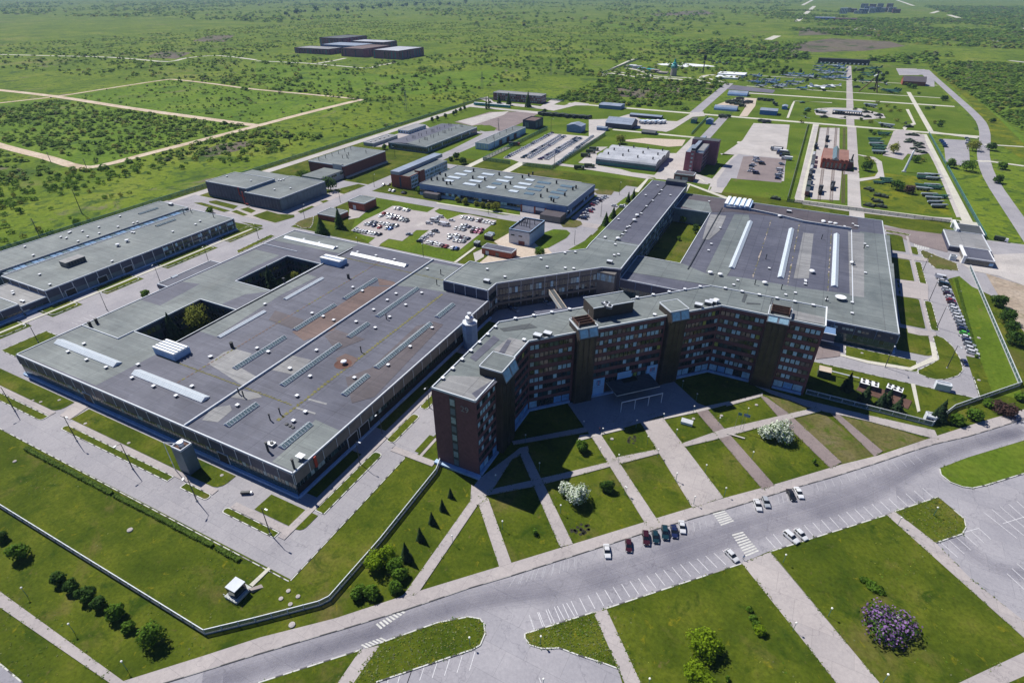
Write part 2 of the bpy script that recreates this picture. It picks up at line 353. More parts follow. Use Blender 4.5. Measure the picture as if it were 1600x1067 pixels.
# brighter and drier lawns
lawn.poly(QP('R7', [(755,560),(1000,640),(870,660)]), Z_L+.01, 'lawn_dry')
lawn.poly(QP('R7', [(890,690),(1040,655),(1300,865),(1135,912)]), Z_L+.01, 'lawn_dry')
lawn.poly(QP('R7', [(1100,655),(1270,690),(1560,790),(1340,850)]), Z_L+.01, 'lawn_dry')
lawn.poly(QP('R8', [(860,935),(1000,880),(1282,795),(1400,760),(1400,960),(1282,965),(1040,1035),(900,985)]), Z_L+.01, 'lawn_bright')
lawn.poly(rect(86,236,96,360), Z_L+.01, 'lawn_bright')
lawn.poly(QP('U1', [(55,405),(110,270),(290,60),(330,60),(880,160),(1570,300),(1460,420),(1120,740),(380,560),(240,530)]), Z_L+.01, 'lawn_bright')
lawn.poly(QP('T8', [(560,640),(700,600),(900,620),(1040,640),(1150,870),(900,850),(600,810)]), Z_L+.012, 'lawn_flower'); lawn.poly(QP('T4', [(1000,450),(1130,470),(1400,700),(1599,900),(1599,880+120),(1440,900),(1360,880),(1340,760),(1260,640),(1130,520)]), Z_L+.012, 'lawn_flower')
struct('mown_lawn', lawn)
md = MB()
for reg, pts in (('T5', [(360,130),(800,205),(1590,300),(1599,290),(2250,190),(2220,170),(1599,88),(1060,24)]), ('T5', [(0,170),(290,140),(800,215),(1590,310),(1050,430),(690,535),(540,560),(300,495),(0,420)]),
                 ('T2', [(0,400),(350,420),(800,470),(1500,440),(1560,520),(1100,590),(650,600),(300,570),(0,540)]), ('T4', [(1100,440),(1200,520),(1599,1000),(1599,860),(1300,600),(1180,430)]),
                 ('T3', [(520,130),(1130,330),(1330,400),(1480,470),(1500,520),(1599,330),(1300,280)])):
    md.poly(QP(reg, pts), Z_L*.6, 'meadow')
for pts in ([(100,285),(400,240),(760,260),(860,290),(600,320),(200,330),(0,330)], [(200,175),(740,175),(700,235),(460,215),(190,225)]):
    md.poly(QP('T4', pts), Z_L*.6, 'bare_field')
md.poly(QP('T3', [(860,90),(1200,65),(1270,90),(900,103)]), Z_L*.6, 'bare_field'); md.poly(QP('T4', [(510,180),(700,172),(690,190),(540,192)]), Z_L, 'concrete')
md.poly(QP('T1', [(1200,260),(1300,225),(1470,220),(1400,265)]), Z_L*.6, 'bare_field'); md.poly(QP('T1', [(900,360),(1000,325),(1200,330),(1100,370)]), Z_L*.6, 'bare_field')
md.poly(QP('T1', [(1210,960),(1380,900),(1599,880),(1500,940),(1300,985)]), Z_L*.6, 'bare_field')
md.poly(QP('T3', [(560,560),(760,540),(1250,560),(1300,530),(900,620),(600,600)]), Z_L*.6, 'bare_field')
struct('meadow', md)
# dirt tracks beyond the fence
dt = MB()
def lay(mb, pts, w, z, m, sm=True):
    for q in strip(smooth(pts) if sm else pts, w): mb.poly(q, z, m)
lay(dt, [(-1000,330),(-820,305),(-703,290),(-612,283),(-560,277),(-543,288),(-545,340),(-549,459),(-554,540),(-556,640)], 10, .06, 'dirt')
lay(dt, [(-1250,480),(-1103,485),(-964,487),(-787,475),(-640,470),(-552,468)], 11, .07, 'dirt')
lay(dt, [(-556,640),(-570,655),(-758,656),(-860,668),(-960,675),(-976,660),(-970,560),(-964,487),(-978,423),(-990,380)], 6.5, .065, 'dirt')
lay(dt, QP('T1', [(0,342),(300,350),(630,357),(830,370),(1050,387),(1180,362),(1370,350),(1600,376)]), 9, .06, 'concrete_path')
lay(dt, QP('T2', [(0,382),(300,396),(500,412),(690,427),(760,412),(870,393)]), 7, .06, 'concrete_path')
lay(dt, QP('T2', [(380,398),(480,382),(560,365)]), 8, .06, 'concrete_path')
for a in ([(180,135),(290,40)], [(215,35),(290,-5)], [(800,0),(910,38)], [(1130,95),(1250,130)], [(1500,140),(1640,190)], [(0,250),(60,225)], [(1020,85),(1070,70)]): lay(dt, QP('T4', a), 22, .06, 'concrete_path', False)
for a, w in (([(1160,200),(1340,205)],22),([(1240,245),(1530,265)],34),([(1440,95),(1640,95)],60),([(1520,130),(1640,150)],50),([(900,127),(960,127)],14),([(1510,380),(1640,395)],12)): lay(dt, QP('T4', a), w, .06, 'concrete', False)
struct('dirt_track', dt)
# ---- roads
rd = MB()
ring = [(-420,57),(-310,57),(-200,57),(-94,57.5),(-94,111),(-91,111),(-91,135),(-84,155),(-60,180),(-20,219),(22,219),(22,229.5),(25,229.5),(81,229.5),(81,262),(86,262),(84,345),
        (90,352),(94,340),(103,330),(140,300),(330,290),(330,395),(131,420),(111,419),(96,408),(58,421),(53,250),(-66,250),(-77,250),(-114,212),(-112,80),(-259,80),(-259,250),(-285,250),(-285,335),(-298,335),(-298,66.5),(-420,66.5)]
rd.poly(ring, Z_A, 'asphalt')
RECTS = [(-298,335,-285,560,'asphalt'),(-285,230,-112,249,'asphalt'),(-285,322,-105,333,'asphalt'),(-405,240,-298,250,'asphalt'),(-404,236,-394,250,'asphalt'),(-403,250,-394,700,'concrete'),
 (-312,84,-298,90,'asphalt'),(-312,103,-298,112,'asphalt'),(-312,126,-298,138,'asphalt'),(-312,158,-298,172,'asphalt'),(-312,205,-298,214,'asphalt'),(-311,300,-298,345,'asphalt'),(-325,322,-298,345,'asphalt'),
 (-116,249,-106,430,'asphalt'),(-150,280,-116,322,'asphalt'),(-170,333,-106,341,'paving'),(-128,341,-116,400,'asphalt'),(-150,398,-106,412,'asphalt'),(-290,412,-150,424,'asphalt'),(-221,424,-214,463,'concrete_path'),
 (-257,424,-251,500,'concrete_path'),(-298,412,-285,420,'asphalt'),(-190,461,-60,468,'concrete'),(-104,468,-88,620,'concrete'),(-56,443,-47,489,'concrete'),(-60,400,-20,404,'concrete_path'),
 (-97,620,-87,742,'asphalt'),(-134,752,-122,1020,'asphalt'),(-290,743,160,751,'concrete_path'),(-188,616,-95,622,'concrete_path'),(-60,613,-20,620,'concrete_path'),(3,447,9,742,'concrete_path'),(3,445,114,452,'concrete_path'),
 (37,452,45.5,548,'concrete'),(37,592,45.5,743,'paving'),(36,751,44,1350,'paving'),(-90,930,158,938,'concrete_path'),(113,751,118,1040,'concrete_path'),(104,452,110,736,'concrete_path'),
 (-315,540,-262,548,'asphalt'),(-100,1000,160,1004,'concrete_path'),(-100,1130,160,1134,'concrete_path'),(38,421,47,445,'concrete')]
RECTS += [(-398,250,-344,268,'asphalt'),(-344,250,-298,268,'paving'),(-311,268,-298,322,'paving')]
for i, (x0, y0, x1, y1, m) in enumerate(RECTS): rd.poly(rect(x0, y0, x1, y1), Z_A+.006+.0015*i, m)
k = [.18]
def area(reg, pts, m, mb=None):
    k[0] += .0012; (mb or rd).poly(QP(reg, pts), k[0], m)
# car parks north of the big hall
area('U1', [(55,405),(190,300),(350,225),(490,148),(560,150),(700,192),(850,215),(945,160),(985,170),(925,205),(1010,250),(1060,290),(1190,240),(1290,240),(1575,300),(1190,605),(930,575),(740,520),(790,460),(870,400),(740,400),(590,515),(450,490),(370,540),(330,590),(240,535),(310,480),(200,455)], 'paving')
area('U1', [(725,350),(800,318),(835,330),(760,365)], 'concrete'); area('U1', [(40,170),(120,180),(230,195),(140,270),(30,290)], 'paving')
area('U1', [(1330,640),(1440,590),(1440,680),(1350,730)], 'concrete'); area('V3', [(-20,620),(60,700),(280,830),(300,880),(0,880)], 'paving')
area('P', [(748,412),(775,390),(852,384),(870,405),(838,415),(780,420)], 'sand'); area('P', [(772,378),(800,362),(850,380),(850,388),(790,392)], 'sand')
area('T6', [(280,375),(480,320),(640,262),(660,262),(700,290),(560,330),(440,385),(400,400),(330,400)], 'paving')
area('T6', [(840,245),(1060,182),(1390,178),(1270,245),(1150,300),(950,325),(1040,305),(1110,285),(1060,265),(950,270)], 'brown_paving')
area('T6', [(860,240),(1080,185),(1180,178),(1150,200),(950,268)], 'concrete'); area('W6', [(330,590),(600,620),(560,640),(60,870),(0,873),(0,850),(400,650)], 'asphalt')
area('U2', [(60,580),(180,500),(800,185),(860,195),(1450,240),(1500,275),(880,690),(380,640),(320,640),(200,600)], 'concrete')
area('T7', [(215,700),(330,600),(400,600),(330,640),(335,715)], 'concrete'); area('T7', [(330,715),(480,740),(690,800),(640,800),(230,735)], 'concrete')
area('T7', [(690,790),(770,640),(890,640),(870,740),(1050,800),(1110,730),(1190,650),(1100,640),(1110,650),(1240,560),(1310,452),(1535,462),(1510,660),(1500,815),(1170,795),(1130,855),(1040,850),(1030,880),(1020,880),(1040,830),(840,815),(700,800)], 'concrete')
area('W4', [(390,130),(640,160),(1240,215),(1210,400),(1150,640),(240,560),(170,700),(110,730),(0,720),(0,600),(130,420),(250,240)], 'asphalt')
area('W4', [(470,175),(650,165),(1230,225),(1150,635),(350,575)], 'brown_paving')
area('W5', [(0,490),(280,480),(450,430),(600,490),(1000,510),(1060,480),(1180,410),(1300,400),(1320,450),(1180,460),(960,600),(880,630),(560,590),(230,590),(100,700),(0,740)], 'concrete')
area('W5', [(420,720),(640,700),(1100,720),(1060,790),(900,800),(620,760),(410,735)], 'sand'); area('W6', [(350,250),(450,230),(520,290),(900,320),(1050,340),(1180,260),(1310,270),(1200,320),(1320,330),(1440,290),(1600,310),(1600,330),(1450,330),(1200,390),(1060,370),(700,330),(480,300)], 'concrete')
area('W6', [(180,340),(240,325),(680,370),(1030,400),(1600,470),(1600,490),(1080,430),(650,385),(240,345),(0,430),(0,400)], 'concrete')
# museum grounds
area('V2', [(270,90),(550,95),(545,350),(580,690),(545,1100),(150,1080),(130,1000),(190,640),(240,300)], 'concrete')
area('T8', [(165,760),(200,640),(290,310),(312,312),(225,640),(205,750),(225,785),(480,820),(560,815),(580,818),(900,870),(1150,885),(1150,905),(900,890),(480,840),(220,800)], 'concrete')
area('T8', [(555,790),(600,825),(555,830)], 'concrete')
area('V6', [(540,110),(640,90),(880,150),(900,230),(960,350),(800,380),(700,360),(640,430),(420,380),(500,210)], 'paving')
area('V6', [(960,340),(900,300),(1000,480),(1240,1067),(1290,1067),(1100,620)], 'concrete')
area('V6', [(100,360),(330,400),(410,450),(440,620),(340,640),(130,675),(130,640),(330,615),(370,560),(345,460),(300,420)], 'concrete'); area('V2', [(740,500),(800,530),(820,690),(790,730),(600,740),(600,690),(750,700)], 'paving')
area('T4', [(1095,870),(1250,880),(1258,960),(1262,1040),(1200,1038),(1110,1010)], 'asphalt'); area('T4', [(800,430),(930,432),(945,472),(820,472)], 'concrete')
area('U4', [(1120,225),(1480,230),(1600,380),(1600,450),(1480,440),(1480,330),(1450,300),(1160,300)], 'asphalt')
area('T4', [(290,700),(310,680),(400,675),(570,680),(720,715),(735,740),(600,750),(450,745),(300,720)], 'concrete'); area('T4', [(860,685),(880,685),(925,780),(870,800),(855,820),(840,800),(905,770)], 'concrete_path')
area('U3', [(280,400),(360,345),(890,410),(860,450)], 'asphalt_dark'); area('U3', [(140,600),(420,500),(660,515),(640,610),(540,740),(440,740),(520,620),(300,600)], 'sand')
area('U3', [(1140,545),(1060,760),(1030,760),(1090,600),(1120,548),(1600,565),(1600,572)], 'concrete_path')
for pts, w in (([(0,290),(200,190),(380,110),(540,80)],5), ([(20,310),(120,280),(480,330),(860,345),(1060,370)],9), ([(150,255),(250,270),(600,310),(900,330),(1120,340),(1300,390),(1400,410)],7), ([(1560,400),(1350,350),(1250,340),(1300,310),(1420,300)],8), ([(300,215),(500,250),(640,320)],9)):
    lay(rd, QP('U5', pts), w, k[0]+.01, 'concrete_path'); k[0] += .0012
area('U5', [(690,165),(800,155),(1000,150),(1300,175),(1470,200),(1200,195),(1010,205),(950,185),(750,180)], 'white')
lay(rd, [(164,1340),(165,1243),(169,1046),(172,870),(167,790),(157,720),(147,661),(139,578),(137,470),(136,380),(136,300)], 9.5, .21, 'asphalt')
lay(rd, QP('T4', [(1020,825),(1180,850),(1310,865)]), 6, .212, 'concrete_path', False); lay(rd, QP('T4', [(1310,1010),(1380,1010),(1599,1040)]), 5, .212, 'concrete_path', False)
lay(rd, QP('T4', [(1350,905),(1599,920)]), 4, .212, 'concrete_path', False)
# gate apron at the east
area('P', [(1485,402),(1560,398),(1700,392),(1700,470),(1600,447),(1560,432),(1520,424)], 'concrete'); area('P', [(1540,428),(1600,447),(1700,480),(1700,560),(1600,520),(1570,480)], 'bare_soil')
area('P', [(1380,354),(1435,362),(1485,368),(1480,395),(1430,382),(1385,362)], 'brown_paving')
struct('road', rd)
# ---- kerbed lawns inside the factory fence
isl = MB(); kb = MB()
def kerb(pts, z0, z1, w=.26, dash=2.6, closed=True, ms=('kerb_white','kerb_dark')):
    n = len(pts); t = 0
    for i in range(n if closed else n-1):
        a, b = Vector(pts[i]), Vector(pts[(i+1) % n]); L = (b-a).length
        if L < .05: continue
        u = (b-a)/L; nn = (u.y, -u.x); s = 0; c = 0
        while s < L:
            e = min(L, s+dash*(1 if c % 2 == 0 else .45))
            kb.fbox((a.x, a.y), u, nn, s, e, -w/2, w/2, z0, z1+(.003*(i % 2)), ms[c % 2] if random.random() > .08 else 'kerb_grey'); s = e; c += 1
def island(pts, m='lawn', kerbs=True, z=.24):
    a = sum(pts[i][0]*pts[(i+1) % len(pts)][1]-pts[(i+1) % len(pts)][0]*pts[i][1] for i in range(len(pts)))
    if a < 0: pts = pts[::-1]
    isl.slab(pts, .02, z, m, 'kerb_grey')
    if kerbs: kerb(pts, .03, z+.05)
def rounded(x0, y0, x1, y1, r=0, corners='abcd'):
    out = []
    for i, (cx, cy, a0) in enumerate(((x0, y0, 180), (x1, y0, 270), (x1, y1, 0), (x0, y1, 90))):
        if 'abcd'[i] in corners and r > 0:
            sx, sy = (1 if cx == x0 else -1), (1 if cy == y0 else -1)
            out += [(cx+sx*r+r*math.cos(R(a0+j*30)), cy+sy*r+r*math.sin(R(a0+j*30))) for j in range(4)]
        else: out.append((cx, cy))
    return out
for r_, kbs in (((-330,71,-222,77.4,3,'b'),0),((-213,71,-137,77.4,3,'b'),0),((-330,65.6,-222,68.3,1.2,'b'),1),((-211,66.2,-154.5,68.4,1.1,'ad'),1),((-148.5,66.2,-137,68.4,1.1,'bc'),1),
    ((-121,70.2,-102.4,76.8,2,'b'),0),((-129,65.2,-108,67.2,.9,'ad'),1),((-287,85,-262,103,6,'c'),1),
    ((-104.5,78,-101.2,106,1.2,'cd'),1),((-104.5,112,-101.4,128,1.2,'abcd'),1),((-104.5,132,-101.4,160,1.2,'abcd'),1),((-104.5,164,-101.4,190,1.2,'abcd'),1),((-92.6,112,-90.3,121,0,''),0),((-88.9,109.5,-83.6,120,0,''),0),
    ((36,238.6,62,248.2,2,'b'),1),((55.5,254.5,68.6,276.5,3,'bc'),0),((58.5,280,68.2,311.5,1,'abcd'),0),((58.5,333.5,68,364,1,'abcd'),0),((58.5,376,67,404,3,'c'),0),
    ((70.4,280,73.4,311,1.2,'abcd'),1),((70.4,332,73.4,363,1.2,'abcd'),1),((70,374.5,73.4,387,1,'abcd'),1),((60,322,66,326,0,''),0),((60,314.5,66,318,0,''),0),((60,327.5,66,331.5,0,''),0),
    ((-310.5,66,-299.5,83,2,'b'),1),((-310,91,-299.5,102,2,'bc'),1),((-310,113,-299.5,125,2,'bc'),1),((-310,139,-299.5,157,2,'bc'),1),((-310,173,-299.5,204,2,'bc'),1),((-310,215,-299.5,238,2,'bc'),1),
    ((-111.6,82,-107.6,103,.5,''),0),((-111.6,116,-107.6,170,.5,''),0),((-111.6,181,-107.6,199,.5,''),0),((-296.5,0,-296,0,0,''),0)):
    if r_[0] == -296.5: continue
    island(rounded(*r_), kerbs=bool(kbs))
island([(65.5,236.4),(68,236.4),(72,239),(76,243.5),(78.3,249),(78.5,258),(77,268),(74.5,274),(71.2,276),(70.4,276),(70.6,254),(68.6,250.4),(62,240.5),(62,238)], kerbs=True)
island([(80,357),(90.5,359),(91,370.5),(83,377),(76,384),(74.5,380),(76,368)], 'lawn_dry')
island(QP('S6', [(735,240),(890,268),(880,275),(735,250)])); island(QP('S3', [(280,690),(490,590),(520,597),(290,705)])); island(QP('S3', [(640,522),(680,500),(760,475),(755,520),(740,545),(690,550)]), 'lawn_dry')
for pts in ([(380,470),(470,440),(540,460),(640,465),(640,480),(520,515),(430,490)], [(105,380),(150,375),(290,410),(260,430),(110,390)], [(10,390),(60,388),(240,440),(200,448)], [(245,445),(280,435),(350,465),(320,472)], [(300,430),(350,418),(400,440),(370,455)], [(310,510),(440,530),(440,540),(400,540)],
            [(660,445),(750,408),(765,415),(680,455)], [(800,380),(840,372),(855,378),(820,392)], [(885,310),(1040,272),(1085,282),(950,335),(930,330)]):
    island(QP('S3', pts), kerbs=False)
for pts in ([(1200,135),(1310,110),(1370,125),(1260,150)], [(1250,370),(1330,350),(1440,290),(1400,270)], [(640,90),(740,65),(740,80),(660,105)]): pass
island(QP('S4', [(1090,430),(1150,405),(1230,425),(1240,445),(1200,465),(1120,462)]), 'lawn_dry', False); island(QP('S4', [(990,500),(1060,475),(1140,480),(1165,500),(1140,530),(1030,590),(990,600),(940,560)]), 'lawn_bright', False)
island(QP('S4', [(1150,605),(1340,500),(1420,370),(1450,390),(1350,520),(1250,605)]), 'lawn_bright', False)
island(QP('S4', [(1310,235),(1350,225),(1440,235),(1420,262),(1330,255)]), 'lawn_dry', False); island(QP('S4', [(330,310),(470,270),(850,350),(850,385),(740,385)]), 'lawn_bright', False)
island(QP('S4', [(1450,320),(1510,275),(1560,270),(1480,340)]), 'lawn_bright', False)
island(QP('T6', [(950,270),(1010,262),(1100,285),(1090,300),(1030,305),(960,290)]), 'lawn_bright', False)
# kerbs along the ring road's outer side and round the outside roads
kerb([(-420,56.8),(-94,56.8)], .03, .2, closed=False); kerb([(-93.7,57.2),(-93.7,108)], .03, .2, closed=False); kerb([(24,229.2),(81.3,229.2),(81.3,245)], .03, .2, closed=False)
# ---- the public road, its pavement, lots and islands
def px(pts): return [G(*p) for p in pts]
mr = MB()
N_EDGE = [(190,1090),(257,1067),(354,1037),(400,1022.6),(500,993),(538,982),(635,952),(732,919),(800,899),(900,867),(1019,828.5),(1082,810),(1144,792.5),(1238,763),(1300,745.5),(1368,724),(1415,708),(1459,694),(1512,682),(1600,655),(1700,622)]
S_EDGE = [(1700,655),(1600,688),(1512,714.6),(1467,732),(1469,742),(1485,755),(1504,762),(1519,764),(1538,760),(1600,741),(1700,712)]
mr.poly(px(N_EDGE+S_EDGE+[(1700,1120),(1610,1120),(1600,996),(1600,971),(1519.5,908),(1461.6,849.5),(1504,835),(1510,824),(1507,811),(1491,797),(1465,776),(1385,804),(1200,862),(1158.5,880),(947,951),(927,957),(819,990),(820,997.5),(828,1008.5),(847,1014),(873.5,1013),(903,1024),(938,1035),(966,1046),(985,1110),(430,1110),(588,1067),(738,1016),(751,1008.5),(758.5,990),(757,975),(750,966),(732,963),(682,972.5),(594,1005),(563,1016),(404,1067),(300,1105)]), .11, 'main_asphalt')
struct('main_road', mr)
tr = MB()
for off, w in ((.40, 3.4), (.62, 2.6)):
    c = []
    for a, b in zip([(257,1067),(400,1022.6),(538,982),(732,919),(900,867),(1082,810),(1300,745.5),(1459,694),(1600,655)], [(404,1067),(500,1036),(594,1008),(732,965),(927,955),(1158,880),(1385,804),(1467,733),(1600,688)]):
        A, B = G(*a), G(*b); c.append((A[0]+(B[0]-A[0])*off, A[1]+(B[1]-A[1])*off))
    for q_ in range(4): lay(tr, c, w*(.5+.5*q_), .12+off*.004+.0008*q_, 'tyre_dark')
for q_ in range(4): lay(tr, px([(1400,770),(1450,790),(1500,850),(1560,890),(1640,900)]), 2+1.6*q_, .118+.0007*q_, 'tyre_dark')
struct('tyre_marks', tr)
sw = MB()
UP = [(1700,605),(1600,640),(1537,658),(1468,680),(1447,687),(1372,712),(1315,726),(1204,759),(1133,778),(1085,792),(1032,808),(1007,816),(893,851),(798,880),(660,922),(625,933),(525,966),(407,996),(321,1024),(194,1064),(120,1090)]
sw.slab(px(N_EDGE+UP), .02, .24, 'paving', 'kerb_grey')
struct('pavement', sw)
for a, b in zip(N_EDGE[:-1], N_EDGE[1:]): kerb([G(a[0], a[1]+.4), G(b[0], b[1]+.4)], .03, .26, .25, 4, False, ('kerb_dark','kerb_grey'))
pi = MB(); IS = [
 [(594,1005),(682,973.5),(732,964),(750,967),(756,975),(758,990),(750.5,1008),(738,1015),(588,1066),(500,1098),(540,1075)],
 [(300,1104),(404,1067),(563,1016),(520,1080),(505,1100)],
 [(820,990.5),(927,957),(966,1045),(938,1034.5),(903,1023.5),(873.5,1012.5),(847,1013.5),(828,1008)],
 [(947,951),(1158.5,881),(1163,881),(1309,1072),(1330,1100),(1010,1100),(1000,1065)],
 [(1204,862),(1385,805),(1600,998),(1600,1019),(1498,1067),(1440,1100),(1400,1100),(1372,1065)],
 [(1398,799.5),(1465,777),(1490,797.5),(1506,811),(1509,824),(1503,834.5),(1462,848.5)],
 [(1468,733),(1512,715.4),(1600,689),(1700,657),(1700,711),(1600,740),(1538,759),(1519,763),(1504,761),(1485,754),(1470,742)],
 [(1575,1067),(1600,1056),(1700,1010),(1700,1090),(1560,1100)]]
for j, i_ in enumerate(IS):
    p = px(i_); a = sum(p[i][0]*p[(i+1) % len(p)][1]-p[(i+1) % len(p)][0]*p[i][1] for i in range(len(p)))
    isl.slab(p if a > 0 else p[::-1], .02, .25+.001*j, 'lawn' if j not in (6,) else 'lawn_bright', 'kerb_grey')
for seg in ([(594,1005),(682,973.5),(732,964),(750,967),(756,975),(758,990),(750.5,1008),(738,1015),(588,1066)], [(404,1067),(563,1016)], [(966,1045),(938,1034.5),(903,1023.5),(873.5,1012.5),(847,1013.5),(828,1008),(820,997),(820,990.5),(927,957)],
            [(947,951),(1158.5,881)], [(1204,862),(1385,805)], [(1398,799.5),(1465,777)], [(1490,797.5),(1506,811),(1509,824),(1503,834.5),(1462,848.5)], [(1468,733),(1470,742),(1485,754),(1504,761),(1519,763),(1538,759),(1600,740)], [(0,1037),(36,1067)]):
    kerb(px(seg), .03, .3, .3, 3.6, False)
struct('lawn_strip', isl); struct('kerb', kb)
# ---- footpaths
fp = MB(); kk = [.262]
PATHS = []
def path(reg, pts, m='paving'):
    if reg in ('P','R3','S8','R7'): PATHS.append(QP(reg, pts))
    kk[0] += .0012; fp.slab(QP(reg, pts), .02, kk[0], m)
path('P', [(927,957),(947,951),(1000,1065),(1015,1100),(990,1100),(975,1065)]); path('P', [(1158.5,880),(1203,863),(1372,1065),(1400,1100),(1332,1100),(1306.6,1067)])
path('P', [(1385,805),(1398,799.5),(1462,849),(1519.5,908),(1600,971),(1700,1050),(1700,1085),(1600,997)]); path('P', [(1498,1067),(1600,1019),(1700,970),(1700,1010),(1600,1056),(1575,1067),(1500,1100),(1440,1100)])
path('P', [(563,1016),(594,1008),(553,1067),(535,1100),(505,1100),(528,1067)]); path('P', [(-60,885),(0,924),(197,1067),(230,1095),(200,1095),(172,1067),(0,949),(-60,915)]); path('P', [(-60,1000),(0,1037),(36,1067),(60,1100),(-60,1100)], 'main_asphalt')
path('R3', [(740,625),(700,650),(800,625),(820,605),(1110,175),(1160,150),(1075,80),(1070,160)])
path('R3', [(1110,175),(1160,150),(1275,470),(1215,490)])
# park in front of the office (region S8 and R7)
path('S8', [(690,440),(740,425),(1020,1000),(940,1020)]); path('S8', [(480,665),(760,605),(1040,540),(1560,410),(1560,435),(1040,575),(780,640),(490,695)])
path('S8', [(650,380),(1060,310),(1560,205),(1560,185),(1000,290),(640,360)]); path('S8', [(440,590),(640,440),(690,400),(740,390),(745,420),(640,470),(500,690),(440,720),(400,640)])
path('S8', [(1130,320),(1190,310),(1560,870),(1570,900),(1490,900)])
path('P', [(1000.5,660.5),(1035,652.5),(1130,778),(1082,794)]); path('R7', [(400,640),(460,635),(800,1020),(740,1040)], 'brown_paving'); path('R7', [(725,570),(760,580),(870,660),(1135,905),(1080,935),(840,700)], 'brown_paving')
path('R7', [(325,815),(540,740),(840,670),(1010,630),(1030,650),(870,690),(530,785),(340,830)]); path('R7', [(1060,640),(1110,655),(1340,850),(1300,875)], 'brown_paving')
path('R7', [(-10,885),(215,840),(220,862),(0,920)]); path('R7', [(560,610),(730,562),(740,555),(740,575),(560,625)])
path('R7', [(940,590),(1270,670),(1600,745),(1620,790),(1530,770),(1270,700),(1000,640),(780,560),(700,520)])
# forecourt in the shade
path('R6', [(790,610),(1245,500),(1320,500),(1440,610),(1480,625),(1270,668),(1160,705),(1060,735),(900,765),(845,690)], 'asphalt')
path('R6', [(1270,690),(1270,668),(1480,625),(1600,600),(1600,612),(1440,655)], 'concrete')
path('R6', [(850,770),(900,765),(1060,730),(1075,740),(960,768),(840,800)], 'concrete')
# factory side paths
for r_ in ((-330,68.6,-222,70.8),(-211,68.6,-137,70.8),(-128,67.5,-105,69.8),(-107.2,66,-104.8,200),(-310,60,-309,60.5),(-304.8,60,-303.2,236),(69,254,70.2,404),(-100,108.6,-83.5,111),(-90,111,-89,120.5)):
    kk[0] += .001; fp.slab(rect(*r_), .02, kk[0], 'concrete_path' if r_[0] in (-304.8,) else 'paving')
path('R2', [(1340,490),(1352,500),(1262,588),(1245,578)], 'concrete_path'); path('R1', [(380,410),(445,435),(350,500),(300,480)])
path('R8', [(240,300),(360,330),(360,375),(330,380),(240,390)], 'brown_paving'); path('R8', [(360,365),(365,375),(500,412),(715,448),(850,395),(835,310),(808,300),(822,378),(710,432),(500,398)], 'concrete_path')
path('R8', [(715,512),(735,515),(762,650),(748,655)], 'concrete_path'); path('R8', [(695,230),(800,250),(840,255),(840,275),(760,272),(700,258)])
path('S6', [(790,385),(870,395),(1000,420),(1000,440),(880,425),(780,408)]); path('S6', [(815,550),(905,560),(1000,580),(1000,680),(940,670),(830,655)])
path('S4', [(330,308),(850,388),(850,394),(325,316)], 'concrete_path'); path('U1', [(1120,740),(1345,575),(1360,585),(1150,745)], 'concrete_path')
path('V1' if 'V1' in REG else 'T7', [(885,830),(910,830),(1170,925),(1130,925)], 'concrete_path'); path('T7', [(560,880),(640,800),(655,800),(590,885)], 'concrete_path'); path('T7', [(930,770),(940,770),(1010,820),(1000,822)], 'concrete_path'); path('T7', [(905,835),(915,838),(890,885),(880,885)], 'concrete_path')
struct('footpath', fp)
# ---- painted markings
pm = MB()
def bar(a, b, w, z, m='paint_line'):
    A, B = Vector(a), Vector(b); d = (B-A).normalized(); n = Vector((-d.y, d.x))*w/2
    pm.poly([(A+n)[:2], (B+n)[:2], (B-n)[:2], (A-n)[:2]], z, m)
def lerp(a, b, t): return (a[0]+(b[0]-a[0])*t, a[1]+(b[1]-a[1])*t)
def bays(reg, a0, b0, a1, b1, n, m='paint_line', w=.16, z=.14):
    for i in range(n+1):
        t = i/n; bar(Q(reg, *lerp(a0, a1, t)), Q(reg, *lerp(b0, b1, t)), w, z, m)
bays('R4', (110,800), (85,728), (1110,462), (1050,405), 23); bays('R5', (355,392), (308,340), (390,380), (345,325), 1); bays('R5', (545,333), (500,280), (1145,145), (1090,95), 14)
bays('R3', (1265,585), (1300,530), (1597,500), (1597,440), 8, 'paint_faint', .13)
bays('R4', (40,570), (62,515), (310,490), (312,440), 5, 'paint_faint', .13); bays('R4', (880,320), (875,262), (970,290), (965,260), 3, 'paint_faint', .13); bays('R4', (1165,215), (1158,175), (1210,205), (1200,165), 1, 'paint_faint', .13)
bays('R7', (1020,1045), (1005,1000), (1540,905), (1500,865), 13, 'paint_faint', .13); bays('R5', (375,175), (368,135), (420,165), (410,125), 2, 'paint_faint', .13)
bays('R3', (1390,800), (1365,728), (1590,735), (1550,668), 4); bays('R3', (755,1067), (775,1010), (1065,1005), (1095,905), 5, 'paint_line'); bays('R3', (650,1110), (660,1050), (755,1067), (775,1010), 2)
bays('R5', (1265,440), (1185,370), (1430,350), (1370,295), 5); bar(Q('R5',1265,325), Q('R5',1370,295), .16, .141); bays('R5', (1597,600), (1510,520), (1640,540), (1560,470), 2)
bays('R5', (1560,345), (1395,215), (1700,290), (1560,160), 4); bar(Q('R5',1490,272), Q('R5',1640,225), .16, .141); bar(Q('R4',135,1040), Q('R4',150,1080), .16, .14)
bays('V5', (1000,880), (920,860), (1230,800), (1150,765), 3)
def zebra(reg, a, b, c, d, n):
    """a-b one long side of the crossing, d-c the other; stripes run from one to the other"""
    for i in range(n):
        p0, p1 = Q(reg, *lerp(a, b, (i+.15)/n)), Q(reg, *lerp(d, c, (i+.15)/n)); q0, q1 = Q(reg, *lerp(a, b, (i+.72)/n)), Q(reg, *lerp(d, c, (i+.72)/n))
        pm.poly([p0, p1, q1, q0], .142, 'kerb_white')
